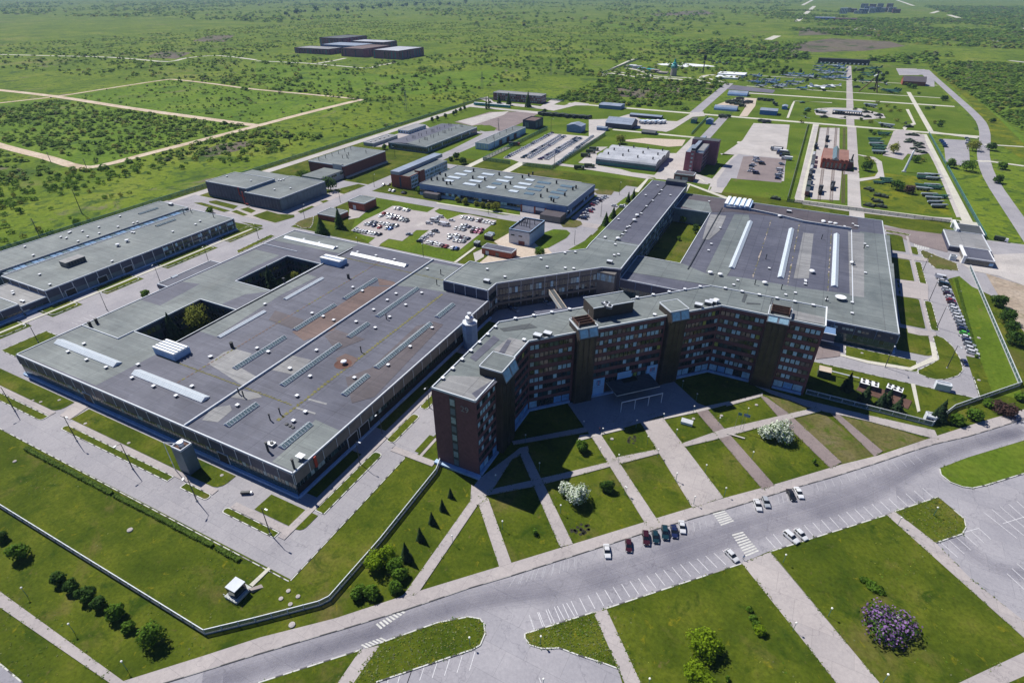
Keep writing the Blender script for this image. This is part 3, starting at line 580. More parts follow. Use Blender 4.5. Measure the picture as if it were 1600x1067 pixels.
zebra('R4', (1000,220), (1045,285), (1110,262), (1060,205), 6); zebra('R4', (1095,325), (1170,440), (1235,412), (1150,310), 9)
zebra('R3', (595,775), (725,700), (752,712), (620,800), 8); zebra('R3', (520,878), (630,838), (655,850), (550,895), 6)
zebra('S6', (905,300), (1010,350), (1010,362), (920,360), 9)
struct('road_marking', pm)
# ---------------------------------------------------------------- buildings
def part(name, mesh, root, loc, rz=0, label=None, sc=1):
    o = bpy.data.objects.new(name, mesh); link(o); o.parent = root; f = OFF[root.name]
    o.location = (loc[0]-f[0], loc[1]-f[1], loc[2]-f[2]); o.rotation_euler.z = rz
    if sc != 1: o.scale = (sc, sc, sc)
    OFF[o.name] = f
    if label: o['label'] = label
    return o
def _m(fn):
    b = MB(); fn(b); return b.mesh('mesh')
def _vent(b):
    b.box(-.45,-.45,0,.45,.45,.55,'dark_metal'); b.box(-.7,-.7,.6,.7,.7,.95,'trim','white')
def _mush(b):
    b.lathe([(.55,0),(.5,.9)],'grey_metal',8); b.lathe([(1.0,.9),(1.25,1.15),(1.1,1.45),(.5,1.65)],'white',10)
def _stack(b): b.tube((0,0,0),(0,0,2.6),.22,.22,'dark_metal',7); b.tube((0,0,2.6),(0,0,2.8),.34,.3,'dark_metal',7)
def _bigstack(b): b.box(-.45,-.45,0,.45,.45,2.2,'black'); b.box(-.55,-.55,2.2,.55,.55,2.4,'dark_metal')
def _tallstack(b): b.tube((0,0,0),(0,0,3.6),.36,.36,'dark_metal',8); b.tube((0,0,3.6),(0,0,3.8),.5,.45,'dark_metal',8)
def _fan(b): b.box(-1,-.9,0,1,.9,.9,'grey_metal','white_metal'); b.lathe([(.6,.9),(.6,1.3)],'dark_metal',8); b.box(-1.9,-.5,.2,-1,.5,.8,'grey_metal')
def _plate(b): b.box(-1.3,-1.0,1.5,1.3,1.0,1.65,'white'); b.box(-.6,-.5,0,.6,.5,1.5,'grey_metal')
def _curb(b): b.lathe([(.6,0),(.6,.35),(.45,.4)],'dark_metal',9)
def _dish(b): b.lathe([(.3,0),(.3,1.0)],'grey_metal',8); b.lathe([(.4,1.0),(2.3,1.4),(2.4,1.6),(2.2,1.5)],'white',16)
def _roofbox(b): b.box(-1.4,-1,0,1.4,1,1.5,'grey_metal','white_metal'); b.box(-1.2,-1.05,.3,1.2,1.05,1.1,'dark_metal')
VENT, MUSH, STACK, BIGST, TALLST, FAN, PLATE, CURB, DISH, RBOX = [_m(f) for f in (_vent,_mush,_stack,_bigstack,_tallstack,_fan,_plate,_curb,_dish,_roofbox)]
def roof_parts(root, z, reg, pts, mesh=None, name='roof_vent', rz=0):
    for x, y in pts:
        w = Q(reg, x, y, z+.5); part(name, mesh or VENT, root, (w[0], w[1], z), rz, sc=.85 if mesh in (None, VENT) else 1)
def roofpoly(mb, z, reg, pts, m, n=[0]):
    n[0] += 1; mb.poly(QP(reg, pts, z), z+.008+.0035*(n[0] % 40), m)
FR = lambda x0, y0, x1, y1: dict(S=((x0,y0),(1,0),(0,-1),x1-x0), E=((x1,y0),(0,1),(1,0),y1-y0), N=((x1,y1),(-1,0),(0,1),x1-x0), W=((x0,y1),(0,-1),(-1,0),y1-y0))
def frame(a, b):
    d = Vector((b[0]-a[0], b[1]-a[1])); L = d.length; u = d/L; return (a, (u.x, u.y), (u.y, -u.x), L)
def parapet(mb, pts, z, w=.35, h=.35, m='trim', closed=True):
    n = len(pts)
    for i in range(n if closed else n-1):
        p, u, nn, L = frame(pts[i], pts[(i+1) % n]); mb.fbox(p, u, nn, -.02*(i % 2)-.01, L+.01, -w, .06, z-.35, z+h, m)
def ribbon(root, fr, z0, z1, step=3, pane=None, gap=.35, mats=('glass_dark',), wts=None, u0=0, u1=None, out=.05, label=None, frame_m=None, pier=None):
    """a strip of windows: panes of width step-gap set in one band"""
    p, u, n, L = fr; u1 = u1 or L; b = MB()
    if frame_m: b.fbox(p, u, n, u0, u1, -.02, out, z0-.12, z1+.12, frame_m)
    k = max(1, round((u1-u0)/step)); s = (u1-u0)/k
    for i in range(k):
        m = random.choices(mats, wts)[0]
        b.fbox(p, u, n, u0+i*s+gap/2, u0+(i+1)*s-gap/2, -.02, out+.04, z0, z1, m)
    return b.build('window_strip', root, label)
def plant_wall(root, fr, h, panel='cladding_dark', fins=6, zb=None, glass=('glass_teal','glass_dark','glass_curtain'), wts=(5,5,2), plinth=True, fin_m='trim', lo='cladding_blue', thin=.07):
    """factory wall: upper panels with thin light fins, a strip of windows, a lower wall and a pale plinth"""
    p, u, n, L = fr; zb = zb or h*.5; b = MB()
    b.fbox(p, u, n, 0, L, 0, .25, zb, h-.3, panel)
    k = max(1, round(L/fins)); s = L/k
    for i in range(k+1): b.fbox(p, u, n, i*s-thin, i*s+thin, .25, .38, zb-.02, h-.25, fin_m)
    b.build('wall_panel', root)
    ribbon(root, fr, zb-h*.2, zb-.15, s/4, gap=.25, mats=glass, wts=wts, out=.06)
    b = MB(); b.fbox(p, u, n, 0, L, 0, .12, .9 if plinth else 0, zb-h*.2-.12, lo)
    b.build('lower_wall', root)
    if plinth:
        b = MB(); b.fbox(p, u, n, -.5, L+.5, 0, 1.0, 0, .85, 'plinth'); b.build('plinth', root)
def hall(name, label, x0, y0, x1, y1, h, wall='cladding', roof='roof_green', cat='building', group=None, sides='SE', style=None, par=.3, **kw):
    root = thing(name, label, cat, ((x0+x1)/2, (y0+y1)/2, 0), group)
    b = MB(); b.box(x0, y0, 0, x1, y1, h-.02, wall); b.build('wall', root)
    b = MB(); b.poly(rect(x0+.02, y0+.02, x1-.02, y1-.02), h, roof); parapet(b, rect(x0, y0, x1, y1), h, .3, par, kw.pop('trim', 'trim')); b.build('roof', root)
    F = FR(x0, y0, x1, y1)
    for s in sides:
        if style: style(root, F[s], h, **kw)
    return root, F
def door(root, fr, u0, w, h, m='black', out=.2):
    p, u, n, L = fr; b = MB(); b.fbox(p, u, n, u0-.25, u0+w+.25, -.01, out-.05, 0, h+.25, 'trim'); b.fbox(p, u, n, u0, u0+w, -.01, out, 0, h, m); return b.build('door', root)
# ---- the great assembly hall, front left
WX0, WY0, WX1, WY1, WH = -258.0, 80.0, -112.8, 229.0, 9.5
C1 = rect(-233, 112, -209.2, 144); C2 = rect(-233.8, 164.8, -210.3, 198.6)
out = [(WX0,WY0),(WX1,WY0),(WX1,201.7),(-137,201.7),(-137,WY1),(WX0,WY1)]
great = thing('factory_hall', 'vast low factory hall with purple-grey flat roof, long skylights and two planted inner courtyards', 'factory', (-185,155,0))
b = MB(); b.walls(out, 0, WH-.03, 'cladding'); 
for c_ in (C1, C2):
    for q0, q1 in zip(c_, c_[1:]+c_[:1]): b.face([(q1[0],q1[1],0),(q0[0],q0[1],0),(q0[0],q0[1],WH-.03),(q1[0],q1[1],WH-.03)], 'cladding_dark')
b.build('wall', great)
b = MB()
for r4 in ((-258,80,-112.8,112),(-258,112,-233,144),(-209.2,112,-112.8,144),(-258,144,-112.8,164.8),(-258,164.8,-233.8,198.6),(-210.3,164.8,-112.8,198.6),(-258,198.6,-112.8,201.7),(-258,201.7,-137,229)): b.poly(rect(*r4), WH, 'roof_purple')
def rp(m, reg, pts): roofpoly(b, WH, reg, pts, m)
rp('roof_green','P',[(30,553),(129,509.5),(211,519),(268,541),(150,602)]); rp('roof_green','P',[(129,508),(400,390),(437,399),(396,418),(366,438),(422,453),(372,484),(314,468),(212,516),(185,530)])
rp('roof_green','P',[(425,375),(460,361.5),(560,382),(530,396),(500,390)]); rp('roof_purple','S1',[(880,755),(1130,640),(1250,655),(1000,790)])
rp('roof_purple','S2',[(185,540),(330,480),(480,463),(280,572)]); rp('roof_green','S2',[(30,705),(590,405),(720,352),(780,372),(560,480),(150,742)])
rp('roof_green','P',[(671,409.5),(717,418),(694,440),(697,457),(658,450),(614,446)]); rp('roof_pale','S2',[(100,910),(200,840),(270,820),(375,850),(290,930),(415,1000),(330,1058)])
rp('roof_pale','S2',[(630,862),(745,890),(650,985),(500,952)]); rp('roof_rust','S2',[(1100,430),(1262,432),(930,640),(885,705),(700,770),(625,715),(900,560)])
rp('roof_rust','S2',[(1160,380),(1260,400),(1290,425),(1170,425)]); rp('roof_green','S7',[(372,782),(525,852),(300,1055),(240,1110),(100,1045),(200,960)])
rp('roof_pale','R1',[(1010,500),(1060,440),(1150,425),(1160,450),(1090,510)]); rp('roof_pale','R1',[(1200,350),(1290,365),(1310,385),(1240,400),(1150,385)])
rp('roof_brown','S2',[(520,100+480),(700,640),(640,700),(480,640)]); rp('roof_pale','S7',[(330,650),(445,680),(440,690),(325,660)]); rp('roof_pale','S7',[(255,705),(375,740),(368,750),(248,713)])
rp('roof_brown','S7',[(560,520),(720,460),(1000,200),(1110,170),(1170,190),(740,640),(600,680)]); rp('roof_rust','S7',[(500,400),(560,370),(640,400),(600,450),(530,470)])
rp('roof_brown','S2',[(830,740),(900,700),(1080,760),(900,830)])
b.build('roof', great)
b = MB()
for i in range(60):
    y = 96+i*1.7; b.poly([(-135.4-random.random()*.7,y),(-134.8,y),(-134.7,y+1.2),(-135.5-random.random()*.8,y+1.3)], WH+.07, 'moss')
for i in range(70):
    y = 92+i*1.8; b.poly([(-184.4-random.random()*.5,y),(-184,y),(-184,y+1.2),(-184.5-random.random()*.5,y+1.3)], WH+.07, 'moss' if random.random() < .3 else 'roof_rust')
for i in range(50):
    x = -207+i*1.4; b.poly([(x,104),(x+1,104),(x+1.2,104.5+random.random()*.6),(x,104.4)], WH+.07, 'moss'); b.poly([(x,210),(x+1,210),(x+1.2,210.5+random.random()),(x,210.4)], WH+.07, 'moss')
b.build('moss_line', great)
b = MB(); parapet(b, [(WX0,WY0),(WX1,WY0),(WX1,201.7)], WH, .35, .3, closed=False); parapet(b, [(-137,WY1),(WX0,WY1),(WX0,WY0)], WH, .35, .3, 'trim', False)
b.box(-160.75, 80.3, WH, -160.3, 228.7, WH+.75, 'trim'); b.box(-209.15, 112, WH, -208.8, 222, WH+.6, 'dark_metal', 'trim')
b.box(-257.6, 105, WH, -233, 105.3, WH+.5, 'trim'); b.box(-233.3, 105.3, WH, -233, 112, WH+.5, 'trim')
b.box(-257.6, 205, WH, -233, 205.3, WH+.4, 'trim')
for c in (C1, C2):
    q = c[::-1]; parapet(b, q, WH, .3, .25)
b.build('parapet', great)
F = FR(WX0, WY0, WX1, 201.7)
plant_wall(great, F['S'], WH, 'cladding_dark', 6.05, 5.3, lo='glass_teal'); plant_wall(great, F['E'], WH, 'cladding_brown', 6.05, 5.3, glass=('glass_dark','glass_curtain','glass_teal'), wts=(6,1,1), lo='black')
plant_wall(great, F['W'], WH, 'cladding', 12, 5.3); plant_wall(great, FR(WX0,WY0,-137,WY1)['N'], WH, 'cladding', 12, 5.3)
for u0 in (40, 111.5): door(great, F['S'], u0, 4.5, 4.6, 'black', .35)
for u0 in (23, 29): door(great, F['E'], u0, 4.6, 5, 'black', .35)
b = MB(); p, u, n, L = F['E']; b.fbox(p, u, n, 8, 9, .3, .6, 5.3, 9.4, 'red_paint'); b.build('red_panel', great)
for c in (C1, C2):
    for i in range(4):
        fr = frame(c[(i+1) % 4], c[i]); ribbon(great, fr, 5.2, 7.6, 2.2, gap=.5, mats=('glass_dark','glass_teal'), frame_m='cladding_dark', out=.06); ribbon(great, fr, 1.2, 3.8, 2.2, gap=.5, mats=('glass_dark','glass_teal'), frame_m='cladding_dark', out=.06)
def skylight(root, z, a, b_, w=2.6, h=1.0, m='skylight_glass', edge='trim', name='skylight'):
    A, B = G(a[0], a[1], z+.4), G(b_[0], b_[1], z+.4)
    if abs(A[0]-B[0]) < abs(A[1]-B[1]): x = (A[0]+B[0])/2; A, B = (x, A[1]), (x, B[1])
    else: y = (A[1]+B[1])/2; A, B = (A[0], y), (B[0], y)
    p, u, n, L = frame(A, B); mb = MB()
    mb.fbox(p, u, n, 0, L, -w/2, w/2, z, z+.35, edge)
    def c(a_, b2, zz): return (p[0]+u[0]*a_+n[0]*b2, p[1]+u[1]*a_+n[1]*b2, zz)
    k = max(1, int(L/1.1)); s = L/k
    for i in range(k):
        a0, a1 = i*s+.07, (i+1)*s-.07
        mb.face([c(a0,w/2-.05,z+.36),c(a1,w/2-.05,z+.36),c(a1,.06,z+h),c(a0,.06,z+h)], m); mb.face([c(a0,-.06,z+h),c(a1,-.06,z+h),c(a1,-w/2+.05,z+.36),c(a0,-w/2+.05,z+.36)], m)
    for i in range(k+1):
        a0, a1 = i*s-.06, i*s+.06
        mb.face([c(a0,w/2,z+.36),c(a1,w/2,z+.36),c(a1,0,z+h+.03),c(a0,0,z+h+.03)], edge); mb.face([c(a0,0,z+h+.03),c(a1,0,z+h+.03),c(a1,-w/2,z+.36),c(a0,-w/2,z+.36)], edge)
    mb.fbox(p, u, n, 0, L, -.06, .06, z+h-.03, z+h+.06, edge)
    mb.face([c(0,-w/2,z+.34),c(0,w/2,z+.34),c(0,0,z+h)], edge); mb.face([c(L,w/2,z+.34),c(L,-w/2,z+.34),c(L,0,z+h)], edge)
    return mb.build(name, root)
for a, b_ in (((90.6,533),(184,569)),((211,581),(322,623)),((445,371),(525,387)),((550,396),(635,415))): skylight(great, WH, a, b_, 3.6, 1.3, 'skylight_white', 'white')
for a, b_ in (((341,526),(414,486)),((445,467),(504,434))): skylight(great, WH, a, b_, 2.2, .8, 'skylight_white', 'white')
for a, b_ in (((366,575),(445,526)),((460,515),(522.5,476)),((536,466),(589,436)),((440,601),(531,537.5)),((544,526),(575,505)),((589,494),(652.5,450)),((587.5,574),(672.5,505)),((536,616),(575,586)),((682.5,495),(708,475)),((353,664),(401.6,631)),((440,699),(484,661))):
    skylight(great, WH, a, b_, 2.7, 1.1, 'skylight_glass', 'trim')
roof_parts(great, WH, 'R1', [(420,118),(340,158),(432,198),(530,236),(690,222),(660,288),(768,330),(880,378),(960,330),(1187,425),(1285,140),(1340,158),(1050,183),(1450,242),(1550,280),(1485,378),(1527,458),(1467,503)])
roof_parts(great, WH, 'S2', [(455,540),(750,597),(820,617),(885,640),(1065,458),(1005,435),(1435,470),(1275,475),(1220,515),(1335,545),(1135,575),(1235,620),(1025,650),(1145,688),(778,828),(610,940),(738,990),(478,838),(118,868),(1500,688),(1363,805),(1225,920),(1015,1000),(700,135),(795,158),(905,185),(1035,215),(1150,237),(1265,262),(1470,320)])
roof_parts(great, WH, 'R1', [(1195,365),(1218,380),(1350,495),(1400,465)], STACK, 'flue'); roof_parts(great, WH, 'S2', [(1555,350),(1530,415),(1215,630),(1057,835)], STACK, 'flue')
roof_parts(great, WH, 'R1', [(1340,650),(1470,735)], TALLST, 'chimney_pipe'); roof_parts(great, WH, 'R1', [(1160,130)], BIGST, 'chimney_box'); roof_parts(great, WH, 'S2', [(978,375),(250,805)], BIGST, 'chimney_box')
roof_parts(great, WH, 'S1', [(565,915),(605,895),(1775,640)], BIGST, 'chimney_box'); roof_parts(great, WH, 'S2', [(950,908)], MUSH, 'roof_vent'); roof_parts(great, WH, 'R1', [(1360,620)], FAN, 'extract_fan'); roof_parts(great, WH, 'R1', [(1505,690)], PLATE, 'extract_fan')
roof_parts(great, WH, 'S7', [(190,805),(230,825),(212,815)], CURB, 'roof_curb')
b = MB(); b.lathe([(3.4,.001),(3.2,.012)], 'rust_stain', 14); part('rust_stain', b.mesh('m'), great, (*Q('S2',945,915,WH), WH+.07))
def sawtooth(root, x0, y0, x1, y1, z, h, k, axis='y', name='air_handling_unit', wall='plinth', top='white'):
    b = MB(); b.box(x0, y0, z, x1, y1, z+h, wall); n = k
    for i in range(n):
        if axis == 'y':
            a0 = x0+(x1-x0)*i/n; a1 = x0+(x1-x0)*(i+.62)/n; b.box(a0, y0-.3, z+h, a1, y1+.3, z+h+.7, top)
        else:
            a0 = y0+(y1-y0)*i/n; a1 = y0+(y1-y0)*(i+.62)/n; b.box(x0-.3, a0, z+h, x1+.3, a1, z+h+.7, top)
    return b.build(name, root)
a = G(303,545,WH); sawtooth(great, -209.5, 104.6, -197.5, 111.6, WH, 2.6, 5, 'x'); sawtooth(great, -211, 199.5, -198.5, 205.5, WH, 2.6, 2, 'x')
# ---- small lean-to on its west side
r_, f_ = hall('annex', 'low dark-roofed annex with one skylight against the west wall of the great factory hall', -277, 152, -258.2, 184, 4.2, 'cladding', 'roof_purple', style=plant_wall, sides='S', plinth=False)
skylight(r_, 4.2, (267,433), (277,430), 2.2, .8, 'skylight_white', 'white')
# ---- office slab: north-south wing, diagonal, east-west wing
OZ = 29.9
office = thing('office_building', 'long dark-red office block of eight storeys, bent twice round a shaded forecourt', 'office building', (-50,165,0))
OF = [(-67.8,111.6),(-67.8,148.2),(-13.8,202.8),(21.6,202.8)]; OR = [(21.6,218.4),(-20.4,218.2),(-83.0,155.2),(-83.0,111.6)]
outl = OF+OR
b = MB(); b.walls(outl, 0, OZ, 'brick_office'); b.build('wall', office)
b = MB(); b.poly(outl, OZ, 'roof_green')
for m, reg, pts in (('roof_pale','R6',[(130,530),(200,470),(440,480),(330,600)]),('roof_pale','R6',[(420,340),(500,280),(590,300),(480,400)]),('roof_purple','R6',[(300,380),(420,270),(450,290),(330,400)]),('roof_dark','R6',[(450,235),(600,210),(640,230),(470,250)]),
    ('roof_purple','R6',[(310,560),(420,490),(440,500),(340,590)]),('roof_purple','R6',[(400,420),(490,290),(510,295),(440,430)]),('roof_dark','R7',[(635,100),(650,60),(665,65),(650,105)]),('roof_dark','R7',[(770,140),(785,80),(795,85),(785,145)]),
    ('roof_dark','R7',[(660,105),(730,110),(730,116),(660,112)]),('roof_pale','R7',[(870,140),(1050,180),(1050,215),(880,185)]),('roof_purple','R6',[(620,150),(800,130),(800,145),(640,170)])):
    roofpoly(b, OZ, reg, pts, m)
parapet(b, outl, OZ, .3, .35); b.build('roof', office)
# eaves boxes along the rear parapet
EAVE = _m(lambda q: (q.box(-.4,-.4,0,.4,.4,.5,'dark_metal'), q.box(-.55,-.55,.5,.55,.55,.8,'white')))
for a_, b_, k_ in (((-82.2,114),(-82.2,154),7), ((-81,157),(-21.5,217.2),12), ((-18,217.6),(20,217.6),6)):
    for i in range(k_):
        t = (i+.5)/k_; part('roof_vent', EAVE, office, (a_[0]+(b_[0]-a_[0])*t, a_[1]+(b_[1]-a_[1])*t, OZ))
def office_front(fr, u0, u1, ground=True, skip=(), bright=.3):
    p, u, n, L = fr
    for fl in range(7):
        z0 = 5.6+fl*3.45
        wt = (max(.5, 6-bright*6), 2, bright*9, .4)
        ribbon(office, fr, z0, z0+1.65, 1.75, gap=.42, mats=('glass_dark','glass_teal','glass_pale','glass_curtain','glass_yellow'), wts=wt+(.25,), u0=u0, u1=u1, frame_m='black', out=.03)
    if ground:
        ribbon(office, fr, 1.3, 3.9, 3.2, gap=.3, mats=('store_glass','glass_pale','glass_dark'), wts=(5,2,2), u0=u0, u1=u1, frame_m='black', out=.06)
    b = MB(); b.fbox(p, u, n, u0, u1, 0, .9, .25, 1.0, 'plinth'); b.build('plinth', office)
f1, f2, f3 = frame(OF[0], OF[1]), frame(OF[1], OF[2]), frame(OF[2], OF[3])
office_front(f1, .6, 12); office_front(f1, 22, f1[3]-.3, bright=.12)
office_front(f2, .3, 16.3, bright=.25); office_front(f2, 25, 52.8, False, bright=.3); office_front(f2, 61.5, f2[3]-.3, bright=.35)
office_front(f3, .3, 15.8, bright=.45); office_front(f3, 24.3, f3[3]-.8, bright=.7)
fe = frame(OR[3], OF[0])     # near end face
b = MB(); p, u, n, L = fe; b.fbox(p, u, n, 6.2, 8.2, .03, .09, 1.2, OZ-1.0, 'dark_metal'); b.build('stair_window_frame', office)
b = MB()
for i in range(8): b.fbox(p, u, n, 6.4, 8.0, .05, .14, 1.6+i*3.45, 3.9+i*3.45, 'glass_curtain' if i % 2 else 'cladding')
b.build('stair_window', office)
b = MB(); b.fbox(p, u, n, -.6, L+.9, 0, 1.6, .2, 1.0, 'plinth'); b.build('plinth', office)
for f in (frame(OR[0],OR[1]), frame(OR[1],OR[2]), frame(OR[2],OR[3])):
    for fl in range(8): ribbon(office, f, 1.8+fl*3.5, 3.6+fl*3.5, 1.9, gap=.5, mats=('glass_dark','glass_teal','glass_curtain'), wts=(5,3,2), frame_m='black', out=.03)
fc = bpy.data.curves.new('number', 'FONT'); fc.body = '29'; fc.size = 2.9; fc.extrude = .05; fc.align_x = 'CENTER'
fo = bpy.data.objects.new('building_number', fc); link(fo); fo.parent = office; fc.materials.append(MATS['kerb_grey'])
fo.location = (-71.6+50, 111.5-165, 24.8); fo.rotation_euler = (R(90), 0, 0)
_dg = bpy.context.evaluated_depsgraph_get(); _nm = bpy.data.meshes.new_from_object(fo.evaluated_get(_dg))
_o = bpy.data.objects.new('building_number', _nm); link(_o); _o.parent = office; _o.location = fo.location; _o.rotation_euler = fo.rotation_euler; bpy.data.objects.remove(fo); _o.name = 'building_number'
# stair towers
def stair(fr, u0, u1, top=3.2, lattice=False):
    p, u, n, L = fr; b = MB(); b.fbox(p, u, n, u0, u1, -5.5, 2.2, .3, OZ+top, 'brown_panel', 'roof_green'); b.build('stair_tower', office)
    b = MB(); w = u1-u0
    for i in range(3): b.fbox(p, u, n, u0+.5+i*(w-1)/3, u0+.5+(i+1)*(w-1)/3-.5, 2.2, 2.32, .8, OZ-.6, 'stair_glass')
    b.build('stair_glazing', office)
    b = MB()
    def c(a_, b2, zz): return (p[0]+u[0]*a_+n[0]*b2, p[1]+u[1]*a_+n[1]*b2, zz)
    z1 = OZ+top-.1; z0 = OZ-.6
    b.fbox(p, u, n, u0, u1, 2.2, 3.7, OZ-1.3, z0, 'brown_panel')
    b.face([c(u0,3.7,z0),c(u1,3.7,z0),c(u1,2.2,z1),c(u0,2.2,z1)], 'grey_metal')
    for i in range(2):
        a0 = u0+.35+i*w/2; a1 = a0+w/2-.7; q = .06
        b.face([c(a0,3.55+q,z0+.25),c(a1,3.55+q,z0+.25),c(a1,2.4+q,z1-.3),c(a0,2.4+q,z1-.3)], 'glass_pale')
    b.face([c(u0,2.2,z0),c(u0,3.7,z0),c(u0,2.2,z1)], 'brown_panel'); b.face([c(u1,3.7,z0),c(u1,2.2,z0),c(u1,2.2,z1)], 'brown_panel'); b.build('tower_skylight', office)
    b = MB(); pr = [c(u0,-5.5,0)[:2], c(u0,2.2,0)[:2], c(u1,2.2,0)[:2], c(u1,-5.5,0)[:2]]; parapet(b, pr[::-1], OZ+top, .2, .15, 'trim')
    if lattice:
        for i in range(4): b.fbox(p, u, n, u0+.6, u1-.6, -4.5+i*1.6, -4.3+i*1.6, OZ+top, OZ+top+1.1, 'rust')
        b.fbox(p, u, n, u0+.6, u0+.8, -4.8, 1.2, OZ+top, OZ+top+1.2, 'rust'); b.fbox(p, u, n, u1-.8, u1-.6, -4.8, 1.2, OZ+top, OZ+top+1.2, 'rust')
        for a0, b0 in ((u0+.2,-5.2),(u1-.2,-5.2),(u0+.2,1.8),(u1-.2,1.8)): q = c(a0,b0,0); b.tube((q[0],q[1],OZ+top),(q[0],q[1],OZ+top+2.6),.08,.05,'white',5)
    b.build('tower_coping', office)
stair(f1, 12.4, 21.4); stair(f2, 17.2, 24.4, 2.6, True); stair(f2, 53.4, 60.8, 2.8); stair(f3, 16.4, 23.8, 1.6, True)
p, u, n, L = f2
b = MB(); b.fbox(p, u, n, 27, 43, -15, -6.5, OZ, OZ+4.4, 'brown_panel', 'roof_green'); b.build('penthouse', office)
b = MB(); b.fbox(p, u, n, 26.8, 43.2, -15.2, -14.9, OZ+4.4, OZ+4.7, 'trim'); b.fbox(p, u, n, 26.8, 43.2, -6.6, -6.3, OZ+4.4, OZ+4.7, 'trim'); b.build('penthouse_coping', office)
roof_parts(office, OZ+4.4, 'R6', [(985,110),(1000,125)], FAN, 'extract_fan'); roof_parts(office, OZ, 'R6', [(640,275),(690,265)], RBOX, 'extract_fan'); roof_parts(office, OZ, 'R6', [(572,290),(930,218),(1225,165)], VENT)
roof_parts(office, OZ, 'R7', [(420,122),(470,110),(492,105)], RBOX, 'extract_fan'); roof_parts(office, OZ, 'R7', [(508,100)], MUSH, 'extract_fan')
# banners and porch at the main entrance
def bann(u0, u1, z0, z1, inks):
    b = MB(); b.fbox(p, u, n, u0, u1, .3, .5, z0, z1, 'banner')
    for a0, a1, c0, c1, m in inks: b.fbox(p, u, n, u0+(u1-u0)*a0, u0+(u1-u0)*a1, .5, .53, z0+(z1-z0)*c0, z0+(z1-z0)*c1, m)
    b.build('banner', office)
LOGO = [(.3,.62,.84,.88,'banner_ink'),(.3,.36,.66,.84,'banner_ink'),(.44,.5,.6,.84,'banner_red'),(.56,.62,.66,.84,'banner_ink'),(.34,.6,.58,.62,'banner_ink'),(.0,1,.48,.485,'banner_ink')]
bann(25.6, 30.2, .9, 8.3, LOGO); bann(48, 52.6, 1.6, 9.2, [(.3,.36,.64,.86,'banner_red'),(.4,.46,.64,.86,'banner_red'),(.5,.56,.64,.86,'banner_ink'),(.6,.66,.64,.86,'banner_ink'),(.7,.76,.64,.86,'banner_red'),(.25,.8,.56,.58,'banner_ink')])
bann(35.5, 41.3, 6, 8.9, [(.1,.9,.72,.78,'plinth'),(.08,.92,.5,.56,'plinth'),(.2,.8,.3,.36,'plinth')])
ribbon(office, f2, 1.2, 5.2, 1.6, gap=.25, mats=('glass_dark','glass_teal'), u0=31, u1=47.6, frame_m='black', out=.1)
b = MB(); b.fbox(p, u, n, 31, 49, .2, 9, 5.3, 5.75, 'concrete_wall', 'roof_dark')
b.fbox(p, u, n, 37, 43, .2, 3, 5.75, 5.9, 'soil_dark'); b.build('porch_roof', office)
for i in range(4):
    b = MB(); a0 = 31.5+i*5.6; q = (p[0]+u[0]*a0+n[0]*12, p[1]+u[1]*a0+n[1]*12); b.tube((q[0],q[1],.25),(q[0],q[1],4.6),.14,.14,'white',6); b.build('porch_post', office)
b = MB(); b.fbox(p, u, n, 31.4, 36.9, 11.9, 12.15, 4.6, 4.85, 'white'); b.fbox(p, u, n, 37.1, 42.6, 11.9, 12.15, 4.6, 4.85, 'white'); b.fbox(p, u, n, 42.8, 48.4, 11.9, 12.15, 4.6, 4.85, 'white'); b.build('porch_beam', office)
b = MB(); p3, u3, n3, L3 = f3
b.fbox((21.6,202.8), (1,0), (0,-1), -.3, .1, -15.6, .1, OZ+.35, OZ+.6, 'white'); b.build('end_coping', office)
# ---- rear building: courtyard front, bend and the long purple-roofed wing
BZ = 14.3
bb = [(-137,201.8),(-113.2,201.8),(-113.2,210),(-74.8,248.6),(-66,250.6),(-66,404),(-90.5,404),(-90.5,273.5),(-90,267),(-129.8,226.4),(-137,226.4)]
back = thing('workshop_block', 'three-storey workshop block with green-grey bent roof and a long purple-roofed wing running north', 'building', (-90,280,0))
b = MB(); b.walls(bb, 0, BZ, 'cladding_dark'); b.build('wall', back)
b = MB(); b.poly(bb, BZ, 'roof_green'); b.poly([(-90.3,285),(-66.2,285),(-66.2,403.8),(-90.3,403.8)], BZ+.02, 'roof_purple'); b.poly([(-90.3,283),(-78,283),(-78,300),(-90.3,300)], BZ+.04, 'roof_green')
parapet(b, bb, BZ, .3, .35); b.box(-90.3, 282.8, BZ, -66.2, 283.1, BZ+.12, 'trim'); b.box(-79.6,283,BZ,-79.2,398,BZ+.35,'black'); b.build('roof', back)
fa = frame(bb[0], bb[1]); b = MB(); q, u_, n_, L_ = fa; b.fbox(q, u_, n_, 0, L_, 0, .25, 9.6, BZ-.3, 'cladding_dark')
for i in range(5): b.fbox(q, u_, n_, i*L_/4-.12, i*L_/4+.12, .25, .4, 9.6, BZ-.3, 'trim')
b.build('wall_panel', back)
